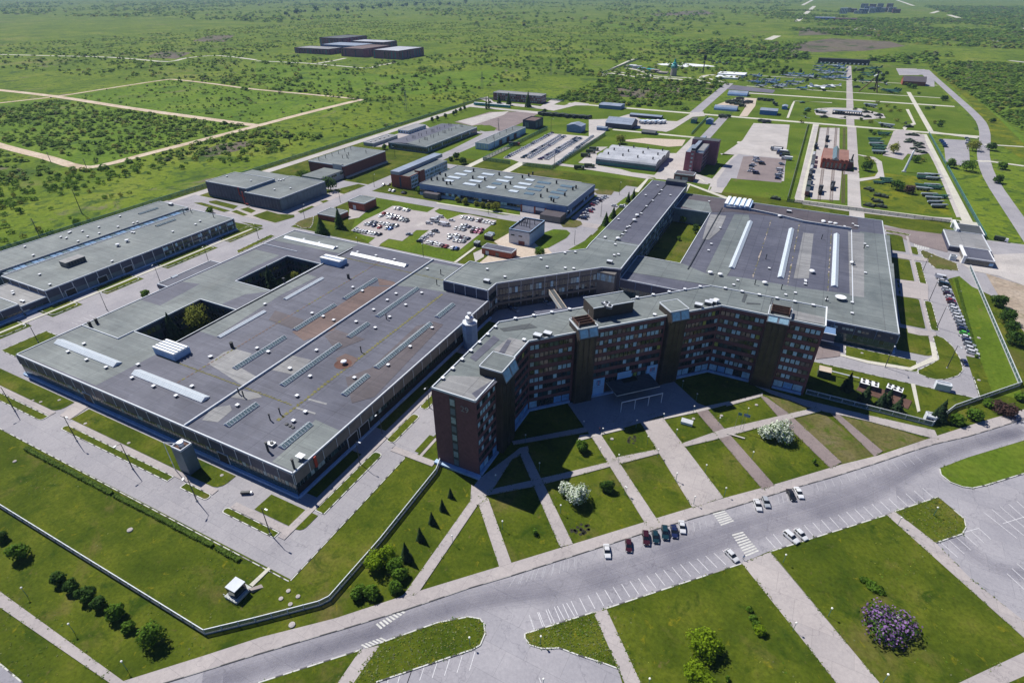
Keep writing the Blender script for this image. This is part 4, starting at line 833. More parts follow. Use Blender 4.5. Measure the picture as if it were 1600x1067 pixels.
for fr in (frame(bb[1], bb[2]), frame(bb[2], bb[3])):
    q, u_, n_, L_ = fr; k_ = max(1, round(L_/6.2)); b = MB()
    for i in range(k_+1): b.fbox(q, u_, n_, i*L_/k_-.08, i*L_/k_+.08, .1, .32, 2, BZ-.3, 'trim')
    b.fbox(q, u_, n_, 0, L_, 0, .3, 7.0, 7.9, 'cladding_brown'); b.fbox(q, u_, n_, 0, L_, 0, .15, BZ-2.6, BZ-.3, 'cladding_brown'); b.fbox(q, u_, n_, 0, L_, 0, .5, 3.2, 4.4, 'cladding_brown'); b.build('wall_panel', back)
    for z0, z1 in ((4.6,6.8),(8.4,11.2)): ribbon(back, fr, z0, z1, 1.5, gap=.2, mats=('glass_dark','glass_curtain','glass_pale','cladding_brown'), wts=(6,2,1,3), out=.12)
    ribbon(back, fr, .6, 2.8, 3, gap=.6, mats=('glass_dark','black'), out=.1)
fr = frame(bb[4], bb[5])
for z0 in (1.5, 5.6, 9.8): ribbon(back, fr, z0, z0+2.2, 2.0, gap=.3, mats=('glass_teal','glass_dark','glass_curtain'), wts=(4,4,2), frame_m='wall_blue' if z0 > 2 else 'plinth', out=.1)
b = MB(); b.box(-76.5, 246.5, 0, -67.5, 250.2, BZ-1.5, 'cladding_brown'); b.build('stair_tower', back); b = MB(); b.box(-80,398,BZ,-66.5,403.8,BZ+3,'cladding_dark','roof_dark'); b.build('roof_house', back)
fr = ((-76.5,246.5),(1,0),(0,-1),9); ribbon(back, fr, 8.5, 12, .75, gap=.2, mats=('glass_pale','glass_curtain'), out=.1)
roof_parts(back, BZ, 'S4', [(642,800),(1410,680)], RBOX, 'extract_fan'); roof_parts(back, BZ, 'S4', [(645,722),(755,770),(980,655),(1018,708),(1132,715),(1185,718),(1380,525),(1465,630),(1438,635),(1130,620),(1195,615)])
roof_parts(back, BZ, 'S5', [(262,455),(365,340),(382,310)], MUSH, 'roof_vent'); roof_parts(back, BZ, 'S5', [(245,488),(290,425),(310,405),(320,380),(335,375),(408,295),(440,250),(480,215),(520,175),(535,150),(182,442),(265,330),(590,180),(435,180),(510,120)])
# ---- eastern workshop with inner yard
RZ = 9.2
E0 = [(-74.4,250.6),(53.4,250.6),(53.2,399),(-65.8,402)]; CR = rect(-65.8, 282, -43.5, 367.8)
east = thing('workshop_hall', 'wide low workshop with three long ridge skylights and a narrow green inner yard', 'factory', (0,320,0))
EO = [(-65.8,250.6),(53.4,250.6),(53.4,399),(-65.8,401)]
CR = rect(-65.7, 282, -43.5, 367.8)
EO = [(-65.8,250.6),(53.4,250.6),(53.4,399),(-65.8,401),(-65.8,367.8),(-43.5,367.8),(-43.5,282),(-65.8,282)]
b = MB(); b.walls(EO, 0, RZ-.02, 'cladding'); b.build('wall', east)
b = MB(); b.poly(EO, RZ, 'roof_purple')
def rp2(m, reg, pts): roofpoly(b, RZ, reg, pts, m)
rp2('roof_green','P',[(969,423),(1002,401.5),(1065,411.5),(1101,427),(1165,435),(1250,450),(1330,460),(1331,405),(1396,412),(1404,521),(1292,500),(1197,462),(1110,446)]); rp2('roof_green','P',[(1330,380),(1344,362),(1390,368),(1398,472),(1336,464)])
rp2('roof_brown','P',[(1074,303),(1200,322),(1296,335),(1296,345),(1256,342),(1190,336),(1145,331),(1108,332),(1052,324),(1068,306)]); rp2('roof_brown','P',[(1296,335),(1340,341),(1340,359),(1290,354),(1240,346),(1256,342)])
rp2('roof_green','S5',[(990,300),(1080,305),(1085,340),(970,640),(940,690),(810,660)]); rp2('roof_pale','S5',[(840,300),(940,310),(900,400),(830,460),(790,455),(810,380)]); rp2('roof_green','S5',[(680,205),(830,225),(850,290),(780,285),(660,250)])
rp2('roof_pale','S6',[(500,250),(600,260),(600,660),(510,650)]); rp2('roof_purple','S6',[(630,480),(660,480),(660,560),(640,560)]); rp2('roof_purple','S6',[(680,510),(720,520),(720,600),(690,600)]); rp2('roof_pale','S6',[(220,255),(285,262),(255,540),(160,540)])
b.build('roof', east)
b = MB(); parapet(b, EO, RZ, .3, .3)
b.box(-38.5,276,RZ,-38,381,RZ+.5,'black','dark_metal'); W_ = QP('S5',[(1085,305),(1250,330),(1400,375),(1500,372),(1599,385)],RZ)
W_ = [(-36,381.5),(-20,383),(-4,379.5),(10,374.5),(24,374),(36,374)]
for i in range(5):
    q, u_, n_, L_ = frame(W_[i], W_[i+1]); b.fbox(q, u_, n_, -.05, L_+.03*i, -.3, .3, RZ, RZ+1.5-.03*i, 'roof_blue', 'trim')
b.box(36.2,273,RZ,36.6,374,RZ+.25,'trim'); b.build('parapet', east)
b = MB()
for x in (-24.5, -7.5, 8.5, 26):
    for i in range(55):
        if random.random() < .75: y = 276+i*1.75; w = random.random()*.7; b.poly([(x-w,y),(x+.1,y),(x+.15,y+1.3),(x-w*.6,y+1.4)], RZ+.075, 'sand' if random.random() < .35 else 'moss')
b.build('moss_line', east)
F = FR(-65.8, 250.6, 53.4, 399)
p_, u_, n_, L_ = F['S']; plant_wall(east, F['S'], RZ, 'cladding_dark', 8, 5.0, glass=('glass_dark','glass_teal'), wts=(5,4), lo='glass_teal', plinth=False, fin_m='cladding_blue'); plant_wall(east, F['E'], RZ, 'cladding_dark', 12, 5)
ribbon(east, F['S'], 6.6, 7.6, 1.5, gap=.3, mats=('glass_curtain','glass_dark','cladding_dark'), wts=(2,3,3), u0=94, out=.3)
for a, b_ in (((1145,419),(1171,346)),((1221,434),(1236,357.5)),((1303.8,447.5),(1307.5,366))): skylight(east, RZ, a, b_, 3.0, 1.2, 'skylight_white', 'trim')
sawtooth(east, -37.5, 382.5, -21.5, 398.5, RZ, 2.2, 5, 'y')
roof_parts(east, RZ, 'S5', [(838,668),(900,680),(1178,732),(1473,658),(1272,315),(1545,352),(1588,357)], MUSH, 'roof_vent'); roof_parts(east, RZ, 'S6', [(345,187),(387,197),(420,203),(275,503),(525,447)], MUSH, 'roof_vent')
roof_parts(east, RZ, 'S5', [(1433,712),(1433,735),(1207,637),(985,740),(1010,712),(1370,790),(1310,802),(828,525),(845,485),(900,385),(832,220)]); roof_parts(east, RZ, 'S6', [(235,560),(232,575),(605,325),(620,340),(608,505),(525,757),(365,672),(478,215)])
roof_parts(east, RZ, 'S5', [(1118,735),(1283,765),(1187,575),(1535,450),(1563,840)], STACK, 'flue'); roof_parts(east, RZ, 'S6', [(600,350),(530,460)], STACK, 'flue'); roof_parts(east, RZ, 'S6', [(450,668)], DISH, 'satellite_dish')
roof_parts(east, RZ, 'S5', [(1330,285)], RBOX, 'extract_fan'); roof_parts(east, RZ, 'S6', [(530,200),(545,212),(560,215),(525,690)], VENT)
b = MB(); b.box(22.5,243.5,3.4,30.5,250.4,6.6,'cladding_dark','cladding_blue'); b.box(22.3,243.2,6.6,30.7,243.6,6.9,'trim'); b.box(24,243.2,3.1,30.7,243.5,3.4,'white'); b.build('loading_canopy', east)
b = MB(); q = [(-92.5,218.5),(-90.8,216.6),(-79,228.3),(-80.8,230)]
# footbridge in the courtyard between rear block and office
fb = thing('footbridge', 'pale covered footbridge on props crossing the shaded courtyard behind the office block', 'footbridge', (*Q('R6',740,110,5), 0))
A, B_ = Q('R6',715,62,8), Q('R6',765,135,8); q, u_, n_, L_ = frame(A, B_)
b = MB(); b.fbox(q, u_, n_, -2, L_+4, -1.2, 1.2, 7, 9.2, 'concrete_wall', 'roof_dark'); b.fbox(q, u_, n_, -2, L_+4, -1.3, -1.05, 9.2, 9.45, 'sand'); b.fbox(q, u_, n_, -2, L_+4, 1.05, 1.3, 9.2, 9.45, 'sand'); b.build('bridge_deck', fb)
for a0 in (L_*.4, L_*.8):
    b = MB(); c0 = (q[0]+u_[0]*a0, q[1]+u_[1]*a0); b.tube((c0[0],c0[1],.1),(c0[0],c0[1],7),.25,.25,'sand',6); b.build('prop', fb)
# ---------------------------------------------------------------- the other buildings of the works
def vents(root, z, pts, mesh=None, name='roof_vent'):
    for x, y in pts: part(name, mesh or VENT, root, (x, y, z))
# long hall at the left edge
r_, f_ = hall('workshop_hall', 'long grey-green hall at the left edge with a blue glazed ridge channel along its roof', -350, 119, -312, 231, 7.3, 'cladding', 'roof_green')
for s, d in (('E', 6.2), ('S', 8)): 
    p, u, n, L = f_[s]; b = MB(); b.fbox(p, u, n, 0, L, 0, .2, 3.4, 7, 'cladding_dark')
    for i in range(int(L/d)+1): b.fbox(p, u, n, i*d-.14, i*d+.14, .2, .34, 0, 7.05, 'trim')
    b.build('wall_panel', r_); b = MB(); b.fbox(p, u, n, 0, L, 0, .8, .1, .8, 'plinth'); b.build('plinth', r_)
ribbon(r_, f_['E'], 1.6, 3.3, 1.5, gap=.2, mats=('glass_teal','glass_dark','glass_curtain'), wts=(5,3,2), u0=62, out=.1); ribbon(r_, f_['E'], 4.4, 6.2, 1.5, gap=.2, mats=('glass_teal','glass_dark','glass_pale'), wts=(5,3,2), u0=62, out=.28)
for u0 in (8, 24, 38): door(r_, f_['E'], u0, 4.6, 3.8, 'black', .4)
b = MB(); b.box(-386, 119, 0, -357, 233, 7.2, 'cladding', 'roof_green'); b.box(-357,122,0,-350,229,6.6,'cladding'); b.build('rear_bay', r_)
b = MB()
for i in range(34): b.box(-356.5, 124+i*3.05, 6.62, -350.5, 126.6+i*3.05, 7.0, 'glass_ridge' if i % 3 else 'skylight_glass')
b.box(-356.9,122,6.6,-356.6,229,7.9,'grey_metal'); b.box(-350.4,122,6.6,-350.1,229,7.75,'grey_metal'); b.build('ridge_glazing', r_)
b = MB(); parapet(b, rect(-386,119,-357,233), 7.2, .3, .25); b.build('parapet', r_)
b = MB(); b.box(-336,140,7.3,-330,150,10,'cladding_brown','roof_pale'); [b.box(-329.9,141+i*1.5,7.8,-329.8,142+i*1.5,9.6,'dark_metal') for i in range(6)]; b.build('air_handling_unit', r_)
roof_parts(r_, 7.3, 'S1', [(248,595),(312,658),(700,512),(208,475),(825,332),(838,334),(1222,283),(1250,262),(1080,328),(488,388)]); roof_parts(r_, 7.3, 'S1', [(737,415),(795,388)], MUSH); roof_parts(r_, 7.2, 'S1', [(155,422),(430,335),(440,330),(380,362),(415,368),(548,358),(618,300),(620,338),(515,325),(737,298),(750,232),(833,275),(858,268)])
roof_parts(r_, 7.3, 'S1', [(1150,218),(1195,205),(1335,235)], STACK, 'flue'); roof_parts(r_, 7.2, 'S1', [(1068,160)], RBOX, 'extract_fan')
skylight(r_, 7.3, (243,353), (274,343), 2.4, .8, 'skylight_glass', 'grey_metal'); skylight(r_, 7.2, (216,334), (247,325), 2.4, .8, 'skylight_glass', 'grey_metal')
r2, f2_ = hall('workshop_annex', 'low brown-roofed link between the two halls at the left edge', -345, 107.2, -312, 118.8, 4.5, 'cladding', 'roof_pale', sides='E', style=plant_wall, plinth=True, fins=8)
roof_parts(r2, 4.5, 'V5', [(160,455),(170,480),(272,572),(300,580)])
r3, _ = hall('workshop_hall', 'dark hall cut by the left frame edge, nearest of the row', -345, 60, -312, 107, 5.9, 'cladding', 'roof_green', sides='E', style=plant_wall, fins=8)
# two-height dark hall
r_, f_ = hall('workshop_hall', 'dark-clad hall of two roof heights beside the perimeter fence, red pipe on its wall', -344, 268.5, -311, 313, 9.2, 'cladding', 'roof_green')
b = MB(); b.box(-385.5, 270.7, 0, -344.2, 297, 11.1, 'cladding', 'roof_green'); b.box(-385,297,0,-344,313,9.2,'cladding','roof_green'); b.build('tall_bay', r_)
b = MB(); parapet(b, rect(-385.5,270.7,-344.2,297), 11.1, .3, .3); b.build('parapet', r_)
for fr, h in ((f_['S'], 9.2), (f_['E'], 9.2), (FR(-385.5,270.7,-344.2,297)['S'], 11.1)):
    p, u, n, L = fr; b = MB(); b.fbox(p, u, n, 0, L, 0, .15, 1, h-.3, 'cladding_dark' if n[1] else 'cladding')
    k_ = int(L/3)
    for i in range(k_+1): b.fbox(p, u, n, i*L/k_-.07, i*L/k_+.07, .15, .26, 1, h-.3, 'cladding')
    b.build('wall_panel', r_)
b = MB()
for a, c in (((-352,270.3,11),(-352,270.3,6)),((-352,270.3,6),(-349,270.3,4.5)),((-349,270.3,4.5),(-345,270,4)),((-346,268,9.6),(-346,268,1.2)),((-346,268,1.2),(-342,268,1.2))): b.tube(a, c, .3, .3, 'red_paint', 6)
b.build('pipe', r_)
roof_parts(r_, 9.2, 'S3', [(515,305),(615,297),(540,245),(555,248),(572,243)]); roof_parts(r_, 11.1, 'S3', [(218,222),(368,250)]); 
# brick hall behind it
r_, f_ = hall('brick_hall', 'plain red-brown brick hall with grey-green roof and a row of dark vents', -363, 351, -325.5, 405, 9.5, 'brick', 'roof_green')
b = MB(); b.box(-346,325,0,-327,351,6.4,'concrete_wall','roof_green'); b.box(-337,350.8,0,-328,353.5,10.4,'concrete_wall','roof_green'); b.build('low_wing', r_)
p, u, n, L = f_['E']; b = MB(); b.fbox(p, u, n, 0, L, 0, 1.5, 0, 1.3, 'concrete_wall'); b.build('plinth', r_)
vents(r_, 9.5, [(-356,356+i*8) for i in range(6)]+[(-343,370),(-341,373),(-338,371),(-345,380),(-336,392)], STACK, 'flue')
ribbon(r_, FR(-346,325,-327,351)['E'], 3.6, 5.2, 2, gap=.4, mats=('glass_dark','glass_curtain'))
# long low hall with ribbon windows
r_, f_ = hall('workshop_hall', 'long low glazed hall with slightly pitched grey roof and pairs of short flues', -354, 446, -311, 541, 5.8, 'cladding', 'roof_green')
b = MB(); b.hexa([(-354,446.3,5.9),(-332,446.3,5.9),(-332,540.7,5.9),(-354,540.7,5.9),(-354,446.3,6.1),(-332,446.3,7.2),(-332,540.7,7.2),(-354,540.7,6.1)],'roof_purple'); b.hexa([(-332,446.3,5.9),(-311.3,446.3,5.9),(-311.3,540.7,5.9),(-332,540.7,5.9),(-332,446.3,7.2),(-311.3,446.3,6.05),(-311.3,540.7,6.05),(-332,540.7,7.2)],'roof_green'); b.build('pitched_roof', r_)
vents(r_, 6.7, [(x+d, 455+i*11) for x in (-326,-340) for i in range(8) for d in (0,1.6,3.2) if (i+int(d)) % 3], STACK, 'flue')
for s in 'SE': ribbon(r_, f_[s], 1.6, 4.2, 2.4, gap=.3, mats=('glass_teal','glass_dark','glass_curtain'), wts=(4,5,1), frame_m='cladding_dark', out=.1)
r_, _ = hall('shed', 'low white-roofed shed standing nearer along the fence road', -384, 446, -372, 485, 3.0, 'wall_grey', 'roof_pale'); vents(r_, 3, [(-378,450+i*7) for i in range(5)])
r_, _ = hall('shed', 'pale blue-walled shed further along the fence road', -386, 505, -373, 538, 3.5, 'wall_blue', 'roof_pale', sides='SE', style=lambda r, f, h: ribbon(r, f, 1, 2.4, 3, gap=1.4))
# narrow pale hall beside the car yard
r_, f_ = hall('storage_building', 'narrow pale-blue and brown storage building with green roof beside the car yard fence', -279, 481, -265, 563, 5.9, 'wall_blue', 'roof_green')
p, u, n, L = f_['E']; b = MB(); [b.fbox(p, u, n, 22+i*8, 28+i*8, 0, .2, .2, 4.6, 'brick' if i % 2 == 0 else 'wall_white') for i in range(6)]; b.build('gate_panel', r_)
ribbon(r_, f_['S'], 1, 5, 3, gap=1, mats=('wall_white',)); vents(r_, 5.9, [(-272,490+i*14) for i in range(5)], STACK, 'flue')
r_, _ = hall('workshop_hall', 'boxy dark-brown roofless-looking building behind the narrow storage building', -278.5, 584, -264, 606, 7.9, 'cladding_dark', 'roof_rust', trim='cladding_dark', par=.8, style=lambda r, f, h: ribbon(r, f, 1, 6.5, 2.4, gap=.3, mats=('cladding_dark','cladding')))
r_, _ = hall('barracks', 'long brown flat-roofed building at the far corner of the fenced works', -391, 727, -321, 745, 9.7, 'brick_purple', 'roof_pale', style=lambda r, f, h: [ribbon(r, f, 1.2+i*2.9, 3+i*2.9, 2.6, gap=1.1, mats=('glass_dark','glass_curtain')) for i in range(3)])
b = MB(); b.box(-397, 684, 0, -345, 687.5, 3.1, 'teal_roof', 'white_metal')
for i in range(9): b.box(-396.6+i*5.7, 683.9, 1.2, -392.5+i*5.7, 684, 2.2, 'teal')
tag(b.build('railway_carriage'), 'long turquoise carriage standing in front of the far brown building', 'carriage')
# four-storey red and white building
r_ = thing('administration_building', 'four-storey red-brick and white building with two parallel long roofs, left of the green-roofed hall', 'building', (-266,380,0))
b = MB(); b.box(-278,349,0,-261,368,9.6,'brick_red','roof_green'); b.box(-265,362,0,-260,368.5,11,'brick_red','roof_green'); b.box(-275,368,0,-260.5,402,9.6,'wall_white','roof_green'); b.box(-278,349,9.6,-270,410,12.2,'wall_grey','roof_blue'); b.build('wall', r_)
fr = FR(-278,368,-260.5,402)['E']
for i in range(3): ribbon(r_, fr, 1.2+i*2.9, 2.9+i*2.9, 1.9, gap=.7, mats=('glass_dark','glass_teal','glass_curtain'))
fr = FR(-278,351,-261,361)['E']; b = MB(); p, u, n, L = fr; b.fbox(p, u, n, 0, 9, 0, .15, .3, 9.3, 'wall_white'); b.build('wall_panel', r_)
for i in range(3): ribbon(r_, fr, 1.2+i*2.9, 2.9+i*2.9, 1.9, gap=.7, mats=('glass_dark','glass_teal'), out=.2)
ribbon(r_, FR(-278,349,-261,368)['S'], 1, 8.6, 1.6, gap=.5, mats=('cladding_dark',), u0=7.5, u1=9.5); parapet_b = MB(); parapet(parapet_b, rect(-278,349,-261,368), 9.6, .3, .2, 'brick_red'); parapet_b.build('parapet', r_)
# green-roofed hall with translucent rooflights
r_, f_ = hall('assembly_hall', 'green-roofed hall scattered with flat rooflights and vents, blue walls, behind the staff car parks', -247, 342, -130, 395.5, 8.3, 'cladding_blue', 'roof_green', trim='roof_blue')
for s in 'SE':
    p, u, n, L = f_[s]; b = MB(); b.fbox(p, u, n, 0, L, 0, .3, 6.4, 8.0, 'cladding_blue'); b.fbox(p, u, n, 0, L, 0, .3, 0, 1.6, 'wall_blue'); b.build('wall_panel', r_); ribbon(r_, f_[s], 2.6, 4.4, 2.5, gap=.3, mats=('glass_dark','black','glass_pale'), wts=(5,4,1), out=.2)
p, u, n, L = f_['S']; b = MB(); [b.fbox(p, u, n, a, a+1.1, .3, .6, 0, 5, 'brick_red') for a in (83,93,101)]; b.fbox(p, u, n, 84.2, 92.8, .3, .5, 0, 4.6, 'wall_white'); b.fbox(p, u, n, 94.2, 100.8, .3, .5, 0, 2.6, 'cladding_dark'); b.fbox(p, u, n, 94.2, 100.8, .3, .5, 2.6, 4.6, 'wall_white'); b.build('gate_panel', r_)
RL = [(480,130,'w'),(525,112,'w'),(650,130,'w'),(612,150,'w'),(438,150,'w'),(408,170,'w'),(572,172,'w'),(778,150,'w'),(742,170,'w'),(912,165,'w'),(880,190,'w'),(705,188,'g'),(536,192,'w'),(670,212,'w'),(850,212,'w'),(810,235,'w'),(1000,182,'g'),(972,206,'g'),(940,225,'g'),(908,250,'g'),(1145,205,'g'),(1112,228,'g'),(1085,245,'g'),(1062,272,'g')]
for i, (x, y, k_) in enumerate(RL):
    w_ = Q('S4', x, y, 8.6); b = MB(); d = 3.4 if i % 2 else 5; b.box(w_[0]-d, w_[1]-2.1, 8.3, w_[0]+d, w_[1]+2.1, 8.75, 'trim', 'skylight_white' if k_ == 'w' else 'skylight_glass'); b.build('rooflight', r_)
roof_parts(r_, 8.3, 'S4', [(333,162),(350,130),(370,168),(392,190),(415,190),(385,140),(297,165),(720,133),(865,150),(905,140),(760,215),(595,210),(555,155),(630,165),(1078,185),(930,130),(1045,290),(1060,300),(1130,262),(1180,225),(1200,215),(1020,235),(560,110),(790,190),(980,270)], BIGST, 'roof_cowl')
b = MB(); b.box(-145,331,0,-130.5,341.5,4.4,'cladding_brown','roof_brown'); b.build('loading_shed', r_)
b = MB(); b.box(-241,337,0,-228.5,343,3.9,'cladding_brown','roof_brown'); b.build('loading_shed', r_)
# two-storey blue-white building with rooftop chimneys
r_, f_ = hall('pump_house', 'square blue-white two-storey building topped by rows of little chimneys, beside the lane', -146, 288, -132.3, 310, 8.1, 'wall_blue', 'roof_purple', par=.6)
b = MB(); b.fbox(*f_['S'][:3], .05, 13.6, 0, .25, .1, 8.3, 'wall_white'); b.build('wall_panel', r_); b = MB(); p, u, n, L = f_['S']
for a in (1.5, 6.5): b.fbox(p, u, n, a, a+2.4, .2, .35, 5.2, 5.9, 'glass_dark')
b.build('window', r_); b = MB(); b.fbox(p, u, n, 6.5, 10.5, .2, .35, 0, 2.6, 'brick'); b.build('door', r_)
vents(r_, 8.1, [(-144+i*1.6,298) for i in range(4)]+[(-144+i*1.6,303) for i in range(4)]+[(-136,296),(-136,303)], STACK, 'flue')
b = MB(); parapet(b, rect(-146,288,-132.3,310), 8.1, .3, 1.0, 'wall_blue'); b.build('parapet', r_)
r_, f_ = hall('brick_shed', 'low red-brick shed with purple roof beside the sandy yard', -152.5, 266, -133.3, 272.5, 4.1, 'brick_red', 'roof_purple'); b = MB(); p, u, n, L = f_['S']; b.fbox(p,u,n,2.5,4.6,0,.15,0,2.6,'wall_white'); b.fbox(p,u,n,9,11,0,.15,0,2.6,'cladding_brown'); b.build('door', r_)
r_, f_ = hall('brick_shed', 'square red-brick substation with grey roof on the lawn left of the car parks', -274, 294, -260, 307, 5.6, 'brick_red', 'roof_green'); b = MB(); p, u, n, L = f_['S']; b.fbox(p,u,n,4,6.5,0,.15,0,3.4,'wall_white'); b.build('door', r_)
hall('brick_shed', 'small brick hut half hidden by a dark poplar at the crossing', -279, 269, -264, 282, 3.6, 'brick_red', 'roof_green')
hall('hut', 'tiny rust-brown hut above the sandy yard', -162, 286, -157.5, 289, 2.8, 'rust', 'roof_green'); hall('hut', 'tiny dark hut with grey roof at the path end', -162.5, 274, -159.5, 277, 2.4, 'cladding_dark', 'roof_green')
b = MB(); c = Q('V4' if 'V4' in REG else 'S4', 695, 475); b.box(-164,293,.1,-160,296,1.4,'wall_white','roof_blue'); tag(b.build('shelter'), 'low blue-lidded bin shelter at the car park edge', 'shelter')
# northern yard
r_, f_ = hall('storage_hall', 'ribbed white-metal storage hall with four curved roof bays', -158, 478.5, -106, 528, 5.0, 'cladding', 'roof_metal', par=0)
b = MB()
for k_ in range(3):
    y0 = 478.5+k_*16.4; N = 7
    for i in range(N):
        a0, a1 = math.pi*i/N, math.pi*(i+1)/N
        c0 = (y0+8.2-8.2*math.cos(a0), 5+2.6*math.sin(a0)); c1 = (y0+8.2-8.2*math.cos(a1), 5+2.6*math.sin(a1))
        b.face([(-158,c0[0],c0[1]),(-106,c0[0],c0[1]),(-106,c1[0],c1[1]),(-158,c1[0],c1[1])], 'roof_metal')
    pts = [(y0+8.2-8.2*math.cos(math.pi*i/N), 5+2.6*math.sin(math.pi*i/N)) for i in range(N+1)]
    b.face([(-106,y,z) for y, z in pts], 'cladding'); b.face([(-158,y,z) for y, z in pts[::-1]], 'cladding')
b.build('vaulted_roof', r_); vents(r_, 7.2, [(-150+i*13,486.7+k_*16.4) for i in range(4) for k_ in range(3)], BIGST, 'roof_cowl')
p, u, n, L = f_['S']; b = MB(); b.fbox(p,u,n,0,L,0,.1,1.2,2.6,'teal'); [b.fbox(p,u,n,i*3.2-.1,i*3.2+.1,.1,.2,0,5,'cladding') for i in range(17)]; b.build('wall_panel', r_)
r_ = thing('office_tower', 'tall dark-red office block with two parallel grey roofs, tallest in the northern yard', 'building', (-75,510,0))
b = MB(); b.box(-86,492,0,-72,527,15.5,'brick_purple','roof_blue'); b.box(-81.5,488,0,-78,492,17.5,'brick_purple','roof_dark'); b.box(-87,520,0,-65,529.5,19.8,'brick_purple','roof_dark'); b.box(-81.5,490,15.5,-78.5,540,19.2,'cladding_dark','roof_blue'); b.build('wall', r_)
b = MB(); b.box(-77.8,494,15.5,-72.3,520,17.2,'wall_white','roof_pale'); b.build('roof_box', r_)
fr = FR(-86,492,-72,519)['E']
for i in range(4): ribbon(r_, fr, 2+i*3.4, 3.8+i*3.4, 27, gap=.3, mats=('glass_dark',), frame_m='wall_white')
fr = ((-81.5,488),(1,0),(0,-1),3.5); 
for i in range(5): ribbon(r_, fr, 1.5+i*3.2, 3+i*3.2, 2, gap=.5, mats=('glass_curtain',), u0=.6, u1=2.8)
r_, f_ = hall('garage', 'small brick double garage with two white doors below the dark-red tower', -87, 462, -72, 471.5, 5, 'brick', 'roof_brown'); b = MB(); p,u,n,L = f_['S']; b.fbox(p,u,n,1,5,0,.15,.3,3.2,'wall_grey'); b.build('door', r_); b = MB(); b.fbox(p,u,n,6.5,11,0,.15,.3,3.2,'wall_grey'); b.build('door', r_)
def gable(name, label, x0, y0, x1, y1, h, rise, wall, roof, ridge='y', cat='shed', mono=False):
    r = thing(name, label, cat, ((x0+x1)/2,(y0+y1)/2,0)); b = MB(); b.box(x0,y0,0,x1,y1,h-.01,wall)
    xm, ym = (x0+x1)/2, (y0+y1)/2
    if ridge == 'y': b.face([(x0,y0,h),(x1,y0,h),(xm,y0,h+rise)], wall); b.face([(x1,y1,h),(x0,y1,h),(xm,y1,h+rise)], wall)
    else: b.face([(x1,y0,h),(x1,y1,h),(x1,ym,h+rise)], wall); b.face([(x0,y1,h),(x0,y0,h),(x0,ym,h+rise)], wall)
    b.build('wall', r); b = MB(); e = .4
    if ridge == 'y':
        b.hexa([(x0-e,y0-e,h-.1),(xm,y0-e,h+rise-.1),(xm,y1+e,h+rise-.1),(x0-e,y1+e,h-.1),(x0-e,y0-e,h+.1),(xm,y0-e,h+rise+.1),(xm,y1+e,h+rise+.1),(x0-e,y1+e,h+.1)], roof)
        b.hexa([(xm,y0-e,h+rise-.1),(x1+e,y0-e,h-.1),(x1+e,y1+e,h-.1),(xm,y1+e,h+rise-.1),(xm,y0-e,h+rise+.12),(x1+e,y0-e,h+.1),(x1+e,y1+e,h+.1),(xm,y1+e,h+rise+.12)], roof)
    else:
        b.hexa([(x0-e,y0-e,h-.1),(x1+e,y0-e,h-.1),(x1+e,ym,h+rise-.1),(x0-e,ym,h+rise-.1),(x0-e,y0-e,h+.1),(x1+e,y0-e,h+.1),(x1+e,ym,h+rise+.1),(x0-e,ym,h+rise+.1)], roof)
        b.hexa([(x0-e,ym,h+rise-.1),(x1+e,ym,h+rise-.1),(x1+e,y1+e,h-.1),(x0-e,y1+e,h-.1),(x0-e,ym,h+rise+.12),(x1+e,ym,h+rise+.12),(x1+e,y1+e,h+.1),(x0-e,y1+e,h+.1)], roof)
    b.build('roof', r); return r
gable('metal_shed', 'blue metal shed with light gable roof behind the car yard', -229, 588, -213, 602, 6.5, 2, 'cladding_blue', 'roof_blue')
gable('metal_shed', 'small blue hut right of the blue gabled shed', -203, 609, -192, 616, 3, .8, 'cladding_blue', 'roof_blue', 'x')
gable('metal_shed', 'large blue barn with two-tier roof in the vehicle yard', -199, 626, -170, 650, 5, 4.5, 'cladding_dark', 'roof_blue', 'x')
b_ = gable('vehicle_shelter', 'long open-fronted shelter with lorries parked in front, far side of the vehicle yard', -192, 694, -155, 704, 2.8, .8, 'cladding_dark', 'roof_blue', 'x')
gable('metal_shed', 'long blue shed alone on the grass north-west of the vehicle yard', -243, 731, -215, 750, 4.3, .7, 'cladding_blue', 'roof_blue', 'x')
gable('tent', 'tiny dark tent-roofed shelter at the yard edge', -155, 612, -141, 622, 2, 1.5, 'cladding_dark', 'roof_dark', 'x')
gable('hut', 'small teal cabin at the road fork', -120, 688, -115, 700, 4, .5, 'teal', 'roof_dark'); gable('kiosk', 'small bright-blue hut on the road fork island', -104, 690, -97, 698, 4.5, 1.5, 'blue_lot', 'roof_blue')
def arch(name, label, x0, y0, x1, y1, h, col='roof_blue', wall='cladding_blue', cat='hangar', N=8):
    r = thing(name, label, cat, ((x0+x1)/2,(y0+y1)/2,0)); ym, ry = (y0+y1)/2, (y1-y0)/2
    P_ = [(ym-ry*math.cos(math.pi*i/N), h*math.sin(math.pi*i/N)) for i in range(N+1)]; b = MB()
    for i in range(N): b.face([(x0,*P_[i]),(x1,*P_[i]),(x1,*P_[i+1]),(x0,*P_[i+1])], col if i > 1 else wall)
    b.build('vault', r); b = MB(); b.face([(x1,*q) for q in P_], wall); b.face([(x0,*q) for q in P_[::-1]], wall); b.build('end_wall', r)
arch('arched_hangar', 'nearer of two pale-blue arched hangars by the scrap yard', -111, 781, -84, 795, 5.2); arch('arched_hangar', 'farther of two pale-blue arched hangars by the scrap yard', -113, 900, -87, 920, 5.5)
